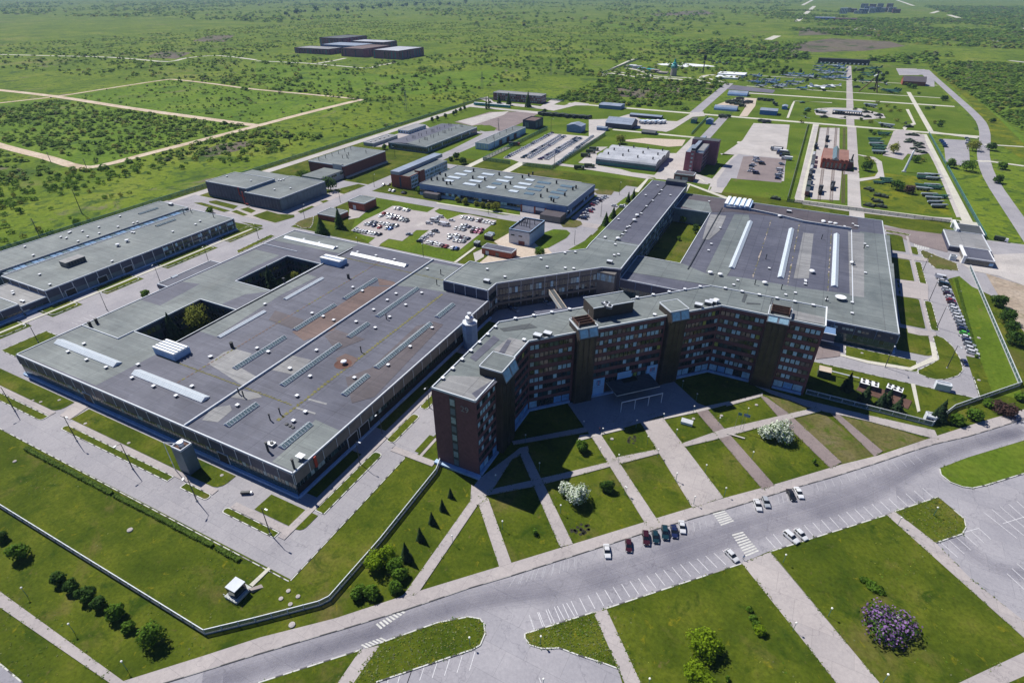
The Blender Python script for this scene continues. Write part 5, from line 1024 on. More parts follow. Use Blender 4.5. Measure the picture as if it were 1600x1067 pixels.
gable('workshop', 'bright-blue workshop of stacked volumes in the museum yard', -57, 775, -38, 792, 5, 1.5, 'blue_lot', 'roof_blue', 'x'); gable('hut', 'small blue hut right of the bright-blue workshop', -36, 820, -30, 832, 3.5, 1, 'blue_lot', 'roof_blue')
r_ = thing('pavilion', 'wide white flat-topped pavilion beside the old tower', 'building', (-140,1095,0)); b = MB(); b.box(-158,1066,0,-122,1095,2.6,'wall_white','white'); b.box(-160,1098,0,-116,1130,4,'wall_white','white'); b.build('wall', r_)
b = MB(); b.box(-121,1068,0,-116,1095,2.2,'glass_dark'); b.build('window', r_)
# locomotive-shed museum building
r_ = thing('railway_station', 'small ornate red-brick station hall with a glazed ridge, astride the museum railway tracks', 'building', (25,570,0))
b = MB(); b.box(16,550,0,36,592,7.8,'brick_red','roof_tile'); b.build('wall', r_)
b = MB(); b.hexa([(23.5,548.8,7.8),(28.5,548.8,7.8),(28.5,593,7.8),(23.5,593,7.8),(25.8,548.8,10.4),(26.2,548.8,10.4),(26.2,593,10.4),(25.8,593,10.4)],'skylight_glass'); b.build('glazed_ridge', r_)
b = MB(); [b.box(16.4+i*3.3,549.5,7.6,18.6+i*3.3,550,8.6,'brick_red') for i in range(6)]; b.box(15.6,549.4,6.8,36.4,549.9,7.1,'brick_red'); b.build('cornice', r_)
b = MB(); [b.box(17.4+i*3.1,549.75,1.2,19+i*3.1,550.05,5.4,'glass_dark') for i in range(6)]; b.build('window', r_)
b = MB(); b.box(36,556,0,40,566,6,'brick','roof_dark'); b.tube((38.5,562,6),(38.5,562,11),.8,.5,'dark_metal',6); b.build('turret', r_)
r_, _ = hall('exhibition_hall', 'long black hall closing the far end of the museum avenue', -15, 1372, 74, 1384, 8.6, 'black', 'roof_dark', trim='black'); 
b = MB(); [b.box(-10+i*7.2,1368,0,-7.5+i*7.2,1371,2.6,'wall_white') for i in range(12)]; b.build('entrance_kiosk', r_)
r_ = thing('stage', 'long dark roofed grandstand on the pale oval platform of the museum grounds', 'grandstand', (15,655,0)); b = MB()
x0, y0 = Q('T4',400,715); x1, y1 = Q('T4',575,680)
b.box(x0,y0-2,.2,x1,y0+10,.9,'black'); [b.box(x0+i*(x1-x0)/12,y0-1.5,.9,x0+i*(x1-x0)/12+.6,y0+9,3.4,'dark_metal') for i in range(13)]; b.build('frame', r_); b = MB(); b.box(x0,y0+4,3.4,x1,y0+11,3.9,'dark_metal','roof_blue'); b.build('roof', r_)
# museum cottage
x0, y0 = Q('T4',835,530); r_ = gable('house', 'red-roofed brick cottage among trees beside the eastern lot', x0, y0-5, x0+30, y0+22, 5.5, 6, 'brick_red', 'roof_brown', 'x', 'house')
# old tower with green spire, mast, drilling derrick
x0, y0 = Q('U5',895,310); r_ = thing('tower', 'round brown tower with a turquoise pointed cap on the museum hill', 'tower', (x0,y0,0))
b = MB(); b.lathe([(5.6,0),(4.8,12)], 'stone', 14, (x0,y0)); b.build('shaft', r_); b = MB(); b.lathe([(5.6,12),(5.6,15),(4.5,16)], 'teal', 14, (x0,y0)); b.build('gallery', r_); b = MB(); b.lathe([(5,16),(3.6,17.5),(3.4,20),(2.2,20.5),(.1,27)], 'teal_roof', 12, (x0,y0)); b.build('spire', r_)
x1, y1 = Q('U5',760,285); r_ = thing('ruin', 'low stone walls and blue-white props heaped left of the round tower', 'ruin', (x1,y1,0)); 
for i in range(9):
    b = MB(); a = Q('U5',330+i*55,200+i*11); w = 3+random.random()*5; b.box(a[0]-w,a[1]-4,0,a[0]+w,a[1]+8,2+random.random()*4, random.choice(['wall_white','stone','teal_roof','cladding_blue','stone','wall_grey'])); b.build('block', r_)
x0, y0 = Q('U5',1268,272); r_ = thing('mast', 'slim black lattice mast with a dark head', 'mast', (x0,y0,0)); b = MB(); b.tube((x0,y0,0),(x0,y0,25),1.1,.6,'black',5); b.build('shaft', r_); b = MB(); b.box(x0-2.2,y0-1.5,20,x0+2.2,y0+1.5,27,'black'); b.build('head', r_)
x0, y0 = Q('U4',790,510); r_ = thing('drilling_rig', 'tall dark tripod rig with a pale top beside the museum avenue', 'rig', (x0,y0,0))
for dx, dy in ((-14,-4),(9,-6),(6,8)): b = MB(); b.tube((x0+dx,y0+dy,0),(x0+4,y0,20),.9,.6,'rust',5); b.build('leg', r_)
b = MB(); b.tube((x0+4,y0,14),(x0+4,y0,27),1.6,1.2,'black',6); b.tube((x0,y0,20),(x0+5,y0,24),1.2,1.2,'white',6); b.build('head', r_)
x0, y0 = Q('V6',655,562); x1, y1 = Q('V6',748,300,14); b = MB(); b.tube((x0,y0,.1),(x0+2,y0+3,15),1.05,.8,'white_metal',10); r_ = thing('rocket', 'white slanting rocket on display among the museum lawns', 'rocket', (x0,y0,0)); b.build('body', r_)
b = MB(); b.tube((x0+2,y0+3,15),(x0+2.5,y0+3.8,18),.8,.1,'white',10); b.build('nose', r_); b = MB(); b.box(x0-1.5,y0-1.5,0,x0+1.5,y0+1.5,.8,'concrete_wall'); b.build('base', r_)
# far building cluster in the field
for i, (reg_pts, h, wall, roof, lab) in enumerate((
   ((-868,1077,-801,1170),16,'brick_purple','roof_metal','right-hand purple-brick hall of the far cluster, white strip on its roof'), ((-957,1079,-896,1180),16,'brick_purple','roof_rust','middle purple-brick hall of the far cluster with spotted roof'),
   ((-1104,1090,-1003,1140),11,'brick_purple','roof_pale','low left hall of the far cluster behind young trees'), ((-1080,1150,-975,1220),14,'cladding_blue','roof_blue','blue-roofed hall in the middle of the far cluster'),
   ((-1155,1230,-1085,1330),21,'brick_purple','roof_dark','dark stepped slab at the back left of the far cluster'), ((-1068,1245,-968,1300),15,'brick_purple','roof_metal','pale-roofed dark hall at the back right of the far cluster'))):
    x0_, y0_, x1_, y1_ = reg_pts; r_, f_ = hall('distant_hall', lab, x0_, y0_, x1_, y1_, h, wall, roof, trim='cladding_dark', par=.5)
    for s in 'SE':
        p, u, n, L = f_[s]; b = MB(); k_ = int(L/9)
        for j in range(k_): b.fbox(p, u, n, j*9+3, j*9+5.5, 0, .4, 1, h-2, random.choice(['teal','cladding_dark','brick_purple','glass_dark']))
        b.build('wall_panel', r_)
# far settlement and works on the horizon
SETT = [((1317,22),'white',26,60),((1324,20),'wall_grey',22,50),((1332,20),'brick',18,60),((1340,22),'wall_white',14,60),((1348,22),'cladding_blue',22,70),((1356,19),'cladding_blue',26,70),((1362,21),'wall_white',24,50),((1369,20),'cladding_blue',26,60),((1377,20),'wall_white',22,50),((1385,19),'brick',20,70),((1393,20),'wall_grey',24,60),((1400,21),'brick',18,60),((1288,32),'blue_lot',10,130),((1320,33),'brick',8,150),((1363,13),'brick',22,60),((1375,12),'wall_grey',22,60),((1390,12),'brick',22,60),((1350,13),'wall_grey',24,70)]
WHERE = ['leftmost','second from the left','third from the left']
for i, (q, m, h, w_) in enumerate(SETT):
    c = G(*q); lab = '%s block in the distant settlement near the horizon, %s from its left end' % ({'white':'bright white','wall_grey':'grey','brick':'brick-red','wall_white':'off-white','cladding_blue':'blue-grey','blue_lot':'wide low blue'}[m], nth(i))
    r_ = thing('apartment_block', lab, 'building', (*c, 0), 'blocks of the distant settlement'); b = MB(); b.box(c[0]-w_*.3, c[1], 0, c[0]+w_*.3, c[1]+w_*.5, h, m, 'roof_rust' if i % 2 else 'roof_blue'); b.build('wall', r_)
    b = MB(); [b.box(c[0]-w_*.28+w_*.12*j, c[1]-.6, 3, c[0]-w_*.28+w_*.12*j+w_*.06, c[1], h-3, 'glass_dark') for j in range(5)]; b.build('window_strip', r_)
# gatehouse at the east
r_, f_ = hall('gatehouse', 'white-walled gatehouse with slanted white end frame and dark roof, farther of the pair', 97, 419, 110.5, 436, 2.6, 'wall_grey', 'roof_dark', trim='white')
b = MB(); b.hexa([(95.6,418,0),(97,418,0),(97,420.5,0),(95.6,420.5,0),(95.6,418,4.8),(97,418,4.8),(97,420.5,4.8),(95.6,420.5,4.8)],'white'); b.box(95.6,420.5,3.9,97,434,4.7,'white'); b.box(95.6,434,0,97,436,4.7,'white'); b.build('portal', r_)
r_, f_ = hall('gatehouse', 'purple-grey gatehouse with white rim and gabled white end, nearer of the pair', 94.5, 371.5, 107.5, 389, 3.7, 'cladding_brown', 'roof_purple', trim='white')
b = MB(); b.box(93.2,371.5,0,94.5,373,4.8,'white'); b.box(93.2,373,3.9,94.5,389,4.7,'white'); b.build('portal', r_); ribbon(r_, f_['S'], 1, 2.6, 2, gap=.3, mats=('glass_dark','store_glass'))
r_, f_ = hall('gate_canopy', 'flat grey-green canopy spanning the lane between the two gatehouses', 89, 389.5, 109, 418.5, 3.0, 'cladding_dark', 'roof_pale')
hall('kiosk', 'small white kiosk by the nearer gatehouse', 88, 374, 91, 377, 2.4, 'wall_white', 'roof_dark')
# small white kiosk on the front lawn, striped cabin, ventilation towers
r_ = thing('guard_booth', 'white flat-roofed glass guard booth standing alone on the front lawn', 'booth', (-102.8,48.5,0))
b = MB(); b.box(-105,46,.05,-100.8,51,.8,'concrete_wall'); b.build('plinth', r_); b = MB(); b.box(-104.4,46.8,.8,-101.6,50.2,3.4,'glass_dark'); b.build('cabin', r_); b = MB(); b.box(-104.8,46.9,3.4,-101.4,50.3,3.6,'wall_white'); b.build('roof', r_)
b = MB(); b.tube((-105,46,1.8),(-100.8,46,1.8),.05,.05,'white',5); [b.tube((-105+i*1.05,46,.8),(-105+i*1.05,46,1.8),.04,.04,'white',5) for i in range(5)]; b.build('railing', r_)
b = MB(); b.hexa([(-101.2,50.2,.05),(-100,50.2,.05),(-98.6,52.6,.05),(-99.8,53,.05),(-101.2,50.2,1),(-100,50.2,1),(-98.6,52.6,.1),(-99.8,53,.1)],'stone'); b.build('steps', r_)
r_ = thing('ventilation_tower', 'blue-grey square ventilation tower with red-brown top, on the lawn before the great hall', 'tower', (-152.6,73,0))
b = MB(); b.box(-154.8,71.2,.2,-150.2,75.2,10,'cladding'); b.build('shaft', r_); b = MB()
for x0_, y0_, x1_, y1_ in ((-154.8,71.2,-150.2,71.5),(-154.8,74.9,-150.2,75.2),(-154.8,71.5,-154.5,74.9),(-150.5,71.5,-150.2,74.9)): b.box(x0_,y0_,10,x1_,y1_,10.7,'trim')
b.box(-154.5,71.5,10,-150.5,74.9,10.15,'rust'); b.build('rim', r_); b = MB(); b.lathe([(.9,10.1),(.7,11.3),(1.1,11.4),(.9,11.8)],'white_metal',8,(-152.5,73.2)); b.build('fan', r_); b = MB(); b.tube((-157,70.8,.2),(-157,70.8,11.6),.12,.12,'white_metal',5); b.tube((-157,70.8,11.6),(-152.5,73,11.2),.12,.12,'white_metal',5); b.build('pipe', r_)
r_ = thing('ventilation_tower', 'round-cornered blue-grey ventilation tower with silver cowl, against the great hall east side', 'tower', (-108.2,176.5,0))
b = MB(); b.lathe([(3.2,.2),(3.2,12.2)],'cladding_blue',8,(-108.2,176.5)); b.build('shaft', r_); b = MB(); b.lathe([(3.3,12.2),(3.3,12.6),(2.9,12.5)],'trim',8,(-108.2,176.5)); b.build('rim', r_); b = MB(); b.lathe([(1.6,12.5),(1.3,14),(1.9,14.2),(1.7,15),(.8,15.4),(.7,16.6),(.9,16.8)],'white_metal',10,(-108.2,176.5)); b.build('cowl', r_)
r_, _ = hall('site_cabin', 'white cabin with black trim by the lane end inside the east fence', 66.5, 229, 71.5, 231.6, 2.6, 'wall_white', 'roof_metal'); 
r_, f_ = hall('guard_booth', 'small white entrance booth set in the fence line right of the office', 61, 204.5, 64, 207.5, 2.8, 'wall_white', 'roof_metal'); ribbon(r_, f_['S'], 1, 2.2, 1.2, gap=.2)
# grey enclosure with ventilators behind the fence right of the office
r_ = thing('cooling_plant', 'row of white-topped cooling units beside orange pits behind the fence right of the office', 'cooling units', (*Q('R8',580,560), 0))
for reg_, pts_, m_, z1 in (('R8',[(525,590),(700,640),(715,600),(540,555)],'orange_soil',.5),):
    b = MB(); b.slab(QP('R8',[(440,545),(700,640),(720,600),(470,500)]), .06, .3, 'rust', 'concrete_wall'); b.build('pit', r_)
for j, (a, c) in enumerate((((455,520),(545,545)),((585,545),(665,572)))):
    p0, p1 = Q('R8',*a), Q('R8',*c); q, u_, n_, L_ = frame(p0, p1); b = MB(); b.fbox(q,u_,n_,0,L_,-2,1.6,.1,2.4,'cladding_dark','white')
    b.build('cooling_unit', r_); b = MB()
    k_ = int(L_/1.6)
    for i in range(k_):
        for d in (-1.2,.5): c0 = (q[0]+u_[0]*(i+.5)*L_/k_+n_[0]*d, q[1]+u_[1]*(i+.5)*L_/k_+n_[1]*d); b.lathe([(.5,2.4),(.5,2.7)],'black',8,c0)
    b.build('fan', r_)
r_ = thing('pipe_bridge', 'pale horizontal pipe and frame running from the office corner to the cooling units', 'pipe', (*Q('R8',330,470), 0)); p0, p1 = Q('R8',285,458), Q('R8',450,500); b = MB(); b.tube((*p0,1.6),(*p1,1.6),.3,.3,'white_metal',6); b.build('pipe', r_)
b = MB(); p0 = Q('R8',245,470); b.box(p0[0],p0[1]-1,.1,p0[0]+4.5,p0[1]+3,3.2,'olive','sand'); b.build('pipe_housing', r_)
# ---------------------------------------------------------------- vehicles
def car_mesh(kind='sedan', wheels=True):
    """car along x, nose at +x, real size; returns MBs by part"""
    L, W = dict(sedan=(4.5,1.78), hatch=(4.2,1.78), suv=(4.7,1.9), van=(5.6,2.1))[kind]
    hz, rz = dict(sedan=(.92,1.45), hatch=(.95,1.5), suv=(1.08,1.75), van=(1.2,2.4))[kind]
    l = L/2
    body = MB(); glass = MB()
    st = [(-l,.45,hz-.12,.80),(-l+.15,.28,hz-.02,.95),(-l*.45,.24,hz,1),(l*.4,.24,hz-.02,1),(l*.8,.26,hz-.16,.97),(l-.08,.34,hz-.26,.85),(l,.42,hz-.4,.76)]
    if kind == 'van': st = [(-l,.4,hz,.92),(-l+.1,.3,hz,1),(l*.4,.3,hz,1),(l*.72,.3,hz-.05,.98),(l-.08,.36,hz-.3,.9),(l,.45,hz-.5,.8)]
    rings = []
    for x, z0, z1, k in st:
        w = W/2*k; rings.append([(x,-w*.93,z0),(x,-w,z0+(z1-z0)*.5),(x,-w*.93,z1),(x,w*.93,z1),(x,w,z0+(z1-z0)*.5),(x,w*.93,z0)])
    for a, b_ in zip(rings[:-1], rings[1:]):
        for i in range(6): j = (i+1) % 6; body.face([a[i],b_[i],b_[j],a[j]][::-1], 'car_paint')
    body.face(rings[0], 'car_paint'); body.face(rings[-1][::-1], 'car_paint')
    # greenhouse: glass frustum with painted roof, pillars
    x = dict(sedan=(-l*.72,-l*.42,l*.12,l*.46), hatch=(-l*.9,-l*.66,l*.14,l*.48), suv=(-l*.93,-l*.78,l*.16,l*.46), van=(-l*.98,-l*.95,l*.5,l*.78))[kind]
    w0, w1 = W/2*.9, W/2*.72
    if kind == 'van': w1 = W/2*.88
    def ring(xa, xb, w, z): return [(xa,-w,z),(xb,-w,z),(xb,w,z),(xa,w,z)]
    glass.hexa(ring(x[0],x[3],w0,hz-.03)+ring(x[1],x[2],w1,rz-.04), 'car_glass')
    body.hexa(ring(x[1]-.05,x[2]+.05,w1+.02,rz-.06)+ring(x[1]+.08,x[2]-.1,w1-.08,rz+.02), 'car_paint')
    for xb, xt in (((x[0]+x[3])/2-.1,(x[1]+x[2])/2-.1),(x[0]+.04,x[1]+.02)) + (((x[0]*.4,x[1]*.4),(x[0]*.75,x[1]*.75)) if kind == 'van' else ()):
        for s in (-1,1):
            t0, t1 = w0+.012, w1+.012; hw = .07 if kind != 'van' else .75
            body.hexa([(xb-hw,s*t0-.02,hz-.05),(xb+hw,s*t0-.02,hz-.05),(xb+hw,s*t0+.02,hz-.05),(xb-hw,s*t0+.02,hz-.05),(xt-hw,s*t1-.02,rz-.04),(xt+hw,s*t1-.02,rz-.04),(xt+hw,s*t1+.02,rz-.04),(xt-hw,s*t1+.02,rz-.04)],'car_paint')
    lamps = MB(); tails = MB()
    for s in (-1,1):
        lamps.box(l-.2,s*W*.36-.16,hz-.45,l-.02,s*W*.36+.16,hz-.3,'headlamp'); tails.box(-l-.01,s*W*.36-.14,hz-.38,-l+.12,s*W*.36+.14,hz-.18,'tail_lamp')
    wheel = MB()
    wheel.tube((0,-.11,.33),(0,.11,.33),.33,.33,'tyre',10)
    return body, glass, lamps, tails, wheel, L, W
CARP = {}
for kd in ('sedan','hatch','suv','van'):
    body, glass, lamps, tails, wheel, L_, W_ = car_mesh(kd)
    CARP[kd] = dict(body=body.mesh('car'), glass=glass.mesh('car_windows'), lamps=lamps.mesh('l'), tails=tails.mesh('t'), wheel=wheel.mesh('w'), L=L_, W=W_)
    far = MB()
    for src in (body, glass, lamps, tails):
        n = len(far.v); far.v += src.v; far.f += [tuple(i+n for i in f) for f in src.f]; far.m += [far.mi(src.ml[k_]) for k_ in src.m]
    for sx in (-1,1):
        for sy in (-1,1): far.tube((sx*L_*.31,sy*(W_/2-.12)-.1,.33),(sx*L_*.31,sy*(W_/2-.12)+.1,.33),.33,.33,'tyre',8)
    CARP[kd]['far'] = far.mesh('car')
_r = MB(); _r.tube((0,-.12,.33),(0,.12,.33),.18,.18,'grey_metal',8); RIM = _r.mesh('rim'); LASTW = [None]
COL = dict(white=(.78,.79,.8), silver=(.42,.45,.48), grey=(.16,.18,.2), black=(.015,.016,.02), red=(.33,.02,.015), maroon=(.05,.008,.014), blue=(.02,.1,.35), navy=(.015,.025,.09),
           teal=(.01,.04,.055), green=(.12,.62,.06), pink=(.5,.16,.24), beige=(.4,.34,.25), purple=(.1,.04,.14), olive=(.06,.08,.045))
def car(label, x, y, rz, col='white', kind='sedan', group=None, far=True, z=.13):
    c = COL[col]; f_ = .88+.2*random.random(); c = tuple(min(1, v*f_) for v in c)
    P_ = CARP[kind]
    if far:
        o = bpy.data.objects.new('parked_car', P_['far']); link(o); o.location = (x,y,z); o.rotation_euler.z = rz; o.color = (*c,1); tag(o, label, 'car', group); return o
    o = thing('parked_car', label, 'car', (x,y,z), group, rz)
    def sub(nm, me, loc=(0,0,0)):
        q = bpy.data.objects.new(nm, me); link(q); q.parent = o; q.location = loc; q.color = (*c,1); LASTW[0] = q
    sub('body', P_['body']); sub('windows', P_['glass']); sub('headlights', P_['lamps']); sub('tail_lights', P_['tails'])
    for sx in (-1,1):
        for sy in (-1,1):
            sub('wheel', P_['wheel'], (sx*P_['L']*.31, sy*(P_['W']/2-.1), 0))
            q = bpy.data.objects.new('rim', RIM); link(q); q.parent = LASTW[0]
    return o
def at2(reg, xr, yr, xf, yf, z=.7):
    a, b_ = Q(reg, xr, yr, z), Q(reg, xf, yf, z); return (a[0]+b_[0])/2, (a[1]+b_[1])/2, math.atan2(b_[1]-a[1], b_[0]-a[0])
NEAR = [('R4',470,380,478,435,'white','sedan','white saloon alone at the left end of the near kerbside cars'),
 ('R4',580,355,584,405,'maroon','hatch','dark red hatchback second from the left beside the pavement'),
 ('R4',665,315,672,372,'maroon','suv','maroon estate car left of the teal car in the tight row of five'),
 ('R4',712,308,720,365,'teal','hatch','dark teal hatchback second in the tight row of five'),
 ('R4',760,288,766,345,'teal','suv','blue-green car in the middle of the tight row of five'),
 ('R4',805,278,813,340,'navy','sedan','navy saloon fourth in the tight row of five'),
 ('R4',845,262,853,312,'white','sedan','white saloon at the right end of the tight row of five'),
 ('R4',1218,155,1234,200,'white','sedan','white saloon left of the silver one beyond the zebra crossing'),
 ('R4',1258,140,1276,185,'silver','hatch','silver hatchback right of the white saloon beyond the zebra crossing'),
 ('R4',1382,105,1405,150,'black','sedan','black saloon next to a white one, farthest pair on the pavement side'),
 ('R4',1420,95,1443,138,'white','sedan','white saloon right of the black one, farthest pair on the pavement side'),
 ('R4',1072,405,1122,455,'white','hatch','white hatchback nosing out at the lawn side, just before the zebra crossing'),
 ('R4',1365,315,1420,362,'white','van','white people carrier, left of two cars past the zebra on the lawn side'),
 ('R4',1415,300,1468,350,'white','hatch','white car, right of two past the zebra on the lawn side')]
for reg, a, b_, c, d, col, kd, lab in NEAR:
    x, y, rz = at2(reg, a, b_, c, d); car(lab, x, y, rz, col, kd if kd != 'van' else 'suv', 'cars parked along the public road', False)
# row along the east hedge
cols = ['white','white','white','teal','white','silver','maroon','white','red','maroon','white','white','silver','white','white','silver','grey','navy','green','white','navy','silver','white','white']
N = len(cols)
for i, c_ in enumerate(cols):
    t = i/(N-1); x = 80.6+2.6*t; y = 343.5-(343.5-265)*t
    kd = 'van' if i in (0,3) else random.choice(['sedan','hatch','suv'])
    car('%s car, %s from the far end of the long row by the east hedge' % (c_ if c_ != 'green' else 'bright green', nth(i)), x+.4, y+random.uniform(-.4,.4), R(-12)+random.uniform(-.06,.06), c_, kd, 'cars in the row by the east hedge', i < 8)
x, y = Q('R8',984,405,.7); car('dark blue car parked alone below the long east row', x, y, R(-75), 'navy', 'hatch', None, False)
# staff car parks
LOT = 'cars in the staff car parks'
def row(reg, pts, lab, cols, rz=R(90), group=LOT, kinds=('sedan','hatch','suv','sedan')):
    for i, (px_, py_) in enumerate(pts):
        x, y = Q(reg, px_, py_, .8); c_ = cols[i % len(cols)]
        car('%s car, %s in %s' % (c_, nth(i), lab), x, y, rz+random.uniform(-.07,.07)+(math.pi if random.random() < .4 else 0), c_, random.choice(kinds), group)
def ln(a, b_, n): return [(a[0]+(b_[0]-a[0])*i/(n-1), a[1]+(b_[1]-a[1])*i/(n-1)) for i in range(n)]
W = 'white'
row('U1', [(522,168),(558,173),(614,183),(650,188)], 'the farthest short row of the left car park', [W])
row('U1', [(366,248)]+ln((446,262),(640,300),7), 'the long middle row of the left car park', [W,W,W,'maroon','maroon','silver','silver','grey'])
row('U1', [(405,224)]+ln((440,232),(630,282),6), 'the row backing the middle one of the left car park', ['red','silver',W,W,'silver',W,'grey'])
row('U1', [(215,330),(250,334),(296,350),(354,365),(430,374),(468,380)], 'the third row of the left car park', [W,'silver','navy','red','silver','blue'])
row('U1', [(288,308),(312,315)]+ln((372,322),(530,352),6), 'the row backing the third one of the left car park', ['black','silver',W,W,'silver',W,'grey','silver'])
row('U1', ln((105,396),(305,432),8)+[(352,440)], 'the nearest row of the left car park', ['grey',W,W,W,W,W,W,'silver','black'])
row('U1', [(662,438)], 'the empty middle, standing alone between the car parks', ['silver'], R(20))
row('U1', ln((1222,260),(1318,286),4), 'the top left row of the right car park', [W,'silver',W,'silver']); row('U1', ln((1376,295),(1540,325),6), 'the top right row of the right car park', [W,'maroon',W,W,W,W]); row('U1', [(1108,295)], 'the top row gap of the right car park', [W], R(10))
row('U1', ln((1150,375),(1232,390),3), 'the left block of the right car park', [W,W,'silver']); row('U1', ln((1210,350),(1285,360),3), 'the back of the left block of the right car park', [W,'silver','navy'])
row('U1', ln((1322,408),(1405,415),3), 'the pink block of the right car park', ['maroon','pink','pink']); row('U1', ln((1330,375),(1420,388),3), 'the back of the pink block of the right car park', ['silver',W,'pink'])
row('U1', [(1082,478)]+ln((1140,500),(1232,512),4), 'the front of the centre block of the right car park', [W,'silver',W,W,'silver']); row('U1', ln((1080,445),(1180,462),4)+ln((1220,475),(1275,482),3), 'the back of the centre block of the right car park', [W,'silver',W,'silver','maroon','silver','navy'])
row('U1', ln((860,518),(985,545),6)+[(1018,555),(1050,562),(1122,582),(1160,586)], 'the nearest row of the right car park', [W,W,'silver',W,W,W,'maroon','red',W,'blue'])
row('U1', [(892,430),(870,448),(828,466),(805,480),(790,497),(772,512)], 'the slanting left edge of the right car park', [W,W,W,'silver',W,'black'], R(5)); row('U1', [(930,405),(945,412)], 'the upper left corner of the right car park', ['black','grey'], R(5))
row('U1', [(985,258),(940,275),(930,300),(870,325),(960,315),(1000,335),(1050,345)], 'the jumble of vans on the grass island', [W,W,W,W,'silver',W,W], R(15), LOT, ('van','suv','van'))
row('S4', ln((1385,268),(1300,320),7)+ln((1280,350),(1235,400),6), 'the row along the end of the green-roofed hall', [W,'silver',W,'maroon',W,'grey','red',W,'navy',W,'maroon',W,'black'], R(8), 'cars beside the green-roofed hall')
row('S4', [(1300,345),(1290,362),(1265,392),(1250,405)], 'the inner row along the green-roofed hall', ['navy','red','silver','navy'], R(8), 'cars beside the green-roofed hall')
row('S4', [(1440,325),(1490,330),(1505,325)], 'the short row by the poplars', [W,W,W], R(8), 'cars beside the green-roofed hall')
row('T6', [(395,635),(430,632),(460,672),(520,682),(530,684),(440,668)], 'the corner below the red and white building', [W,'silver',W,'navy','black',W], R(100), 'cars by the red and white building')
# fenced car yard: five rows running away
YR = [((120,575),(830,190),26,['navy','white','white','grey','white','silver','maroon']), ((370,575),(940,235),20,['teal','black','silver','white']), ((470,580),(1020,240),26,['white','white','silver','purple','white','maroon']),
      ((640,600),(1200,265),20,['purple','silver','teal','white','grey']), ((740,600),(1270,270),24,['white','navy','white','silver','teal']), ((900,680),(1450,240),24,['white','silver','white','grey','beige','white'])]
for r_i, (a, b_, n_, cs) in enumerate(YR):
    A, B = Q('U2',*a), Q('U2',*b_)
    for i in range(n_):
        t = i/(n_-1); cc = cs[min(len(cs)-1, int(t*len(cs)))] if random.random() < .4 else 'white'
        car('%s car, %s from the near end in the %s row of the fenced car yard' % (cc, nth(i), nth(r_i)), A[0]+(B[0]-A[0])*t+random.uniform(-.2,.2), A[1]+(B[1]-A[1])*t, R(12)+(math.pi if r_i % 2 else 0), cc, random.choice(['sedan','sedan','hatch','suv']), 'cars stored in the fenced yard', z=.27)
# lorries and cars on the north-east lot
def lorry_mesh(cab=(.2,.25,.3), box_m='white', long=9):
    b = MB(); b.box(-long/2,-1.2,1.0,long/2-2.3,1.2,3.3,box_m); b.box(-long/2,-1.0,.6,long/2-.3,1.0,1.0,'black'); b.hexa([(long/2-2.1,-1.15,.6),(long/2,-1.15,.6),(long/2,1.15,.6),(long/2-2.1,1.15,.6),(long/2-2.1,-1.1,2.7),(long/2-.35,-1.1,2.7),(long/2-.35,1.1,2.7),(long/2-2.1,1.1,2.7)],'car_paint')
    b.box(long/2-.42,-1,1.6,long/2-.12,1,2.4,'car_glass')
    for x in (-long*.36,-long*.22,long*.34):
        for s in (-1,1): b.tube((x,s*1.05-.15,.5),(x,s*1.05+.15,.5),.5,.5,'tyre',8)
    return b.mesh('lorry')
LORRY = [lorry_mesh(), lorry_mesh(box_m='olive'), lorry_mesh(box_m='dark_metal', long=11), lorry_mesh(box_m='wall_blue', long=7)]
def lorry(label, x, y, rz, k_, col, group, z=.2, name='lorry', cat='lorry'):
    o = bpy.data.objects.new(name, LORRY[k_]); link(o); o.location = (x,y,z); o.rotation_euler.z = rz; o.color = (*COL[col],1); return tag(o, label, cat, group)
for i, (x, y, k_, c_, nm) in enumerate(((1000,45,0,'grey','white box'),(1010,30,2,'black','black'),(1110,90,0,'navy','white box'),(1120,110,2,'navy','dark'),(1150,150,1,'navy','dark'),(1190,205,0,'silver','white'))):
    a = Q('W4',x+60,y,1.5); lorry('%s lorry, %s in the stack parked along the east side of the pale lot' % (nm, nth(i)), *a, R(180), k_, c_, 'lorries along the pale lot')
for i, (x, y, c_) in enumerate(((710,205,'white'),(680,235,'white'),(720,265,'silver'),(655,315,'white'),(620,340,'teal'),(620,390,'white'),(590,430,'white'),(800,265,'black'),(810,300,'black'),(705,468,'navy'),(1150,290,'silver'),(1170,310,'grey'),(1130,415,'white'),(1140,460,'white'),(1110,520,'silver'),(1090,560,'navy'))):
    a = Q('W4',x,y,.8); car('%s car, %s counted from the far end of the grey lot below the dark-red tower' % (c_, nth(i)), *a, R(5)+random.uniform(-.1,.1), c_, random.choice(['suv','sedan','van']), 'cars on the grey lot', z=.25)
for i in range(14):
    a = Q('W5',590+i*20,520+(i % 3)*4,1); lorry('white-cabbed lorry, %s from the left in front of the long open shelter' % nth(i), *a, R(-100), 0 if i % 2 else 3, 'white', 'lorries before the open shelter')
for i, (x, y) in enumerate(((500,370),(520,395),(60,250),(1230,730),(1390,705),(1410,480),(1330,540),(1460,440))):
    a = Q('U2',x+20 if x > 1000 else x,y,1)
    if x > 1000: lorry('dark olive truck, %s of those scattered round the metal storage hall' % nth(i-3), *a, R(20), 1, 'olive', 'trucks round the metal storage hall')
a = Q('T6',1215,385,1); lorry('orange-roofed dark lorry beside the yard fence', *a, R(20), 2, 'red', None)
for i, (x, y) in enumerate(ln((1060,425),(1600,470),22)):
    a = Q('W6',x,y+random.uniform(-6,6),1); lorry('dark military truck, %s from the left in the line behind the yard' % nth(i), a[0], a[1], R(75), 1 if i % 3 else 2, 'olive', 'dark trucks lined up behind the yard')
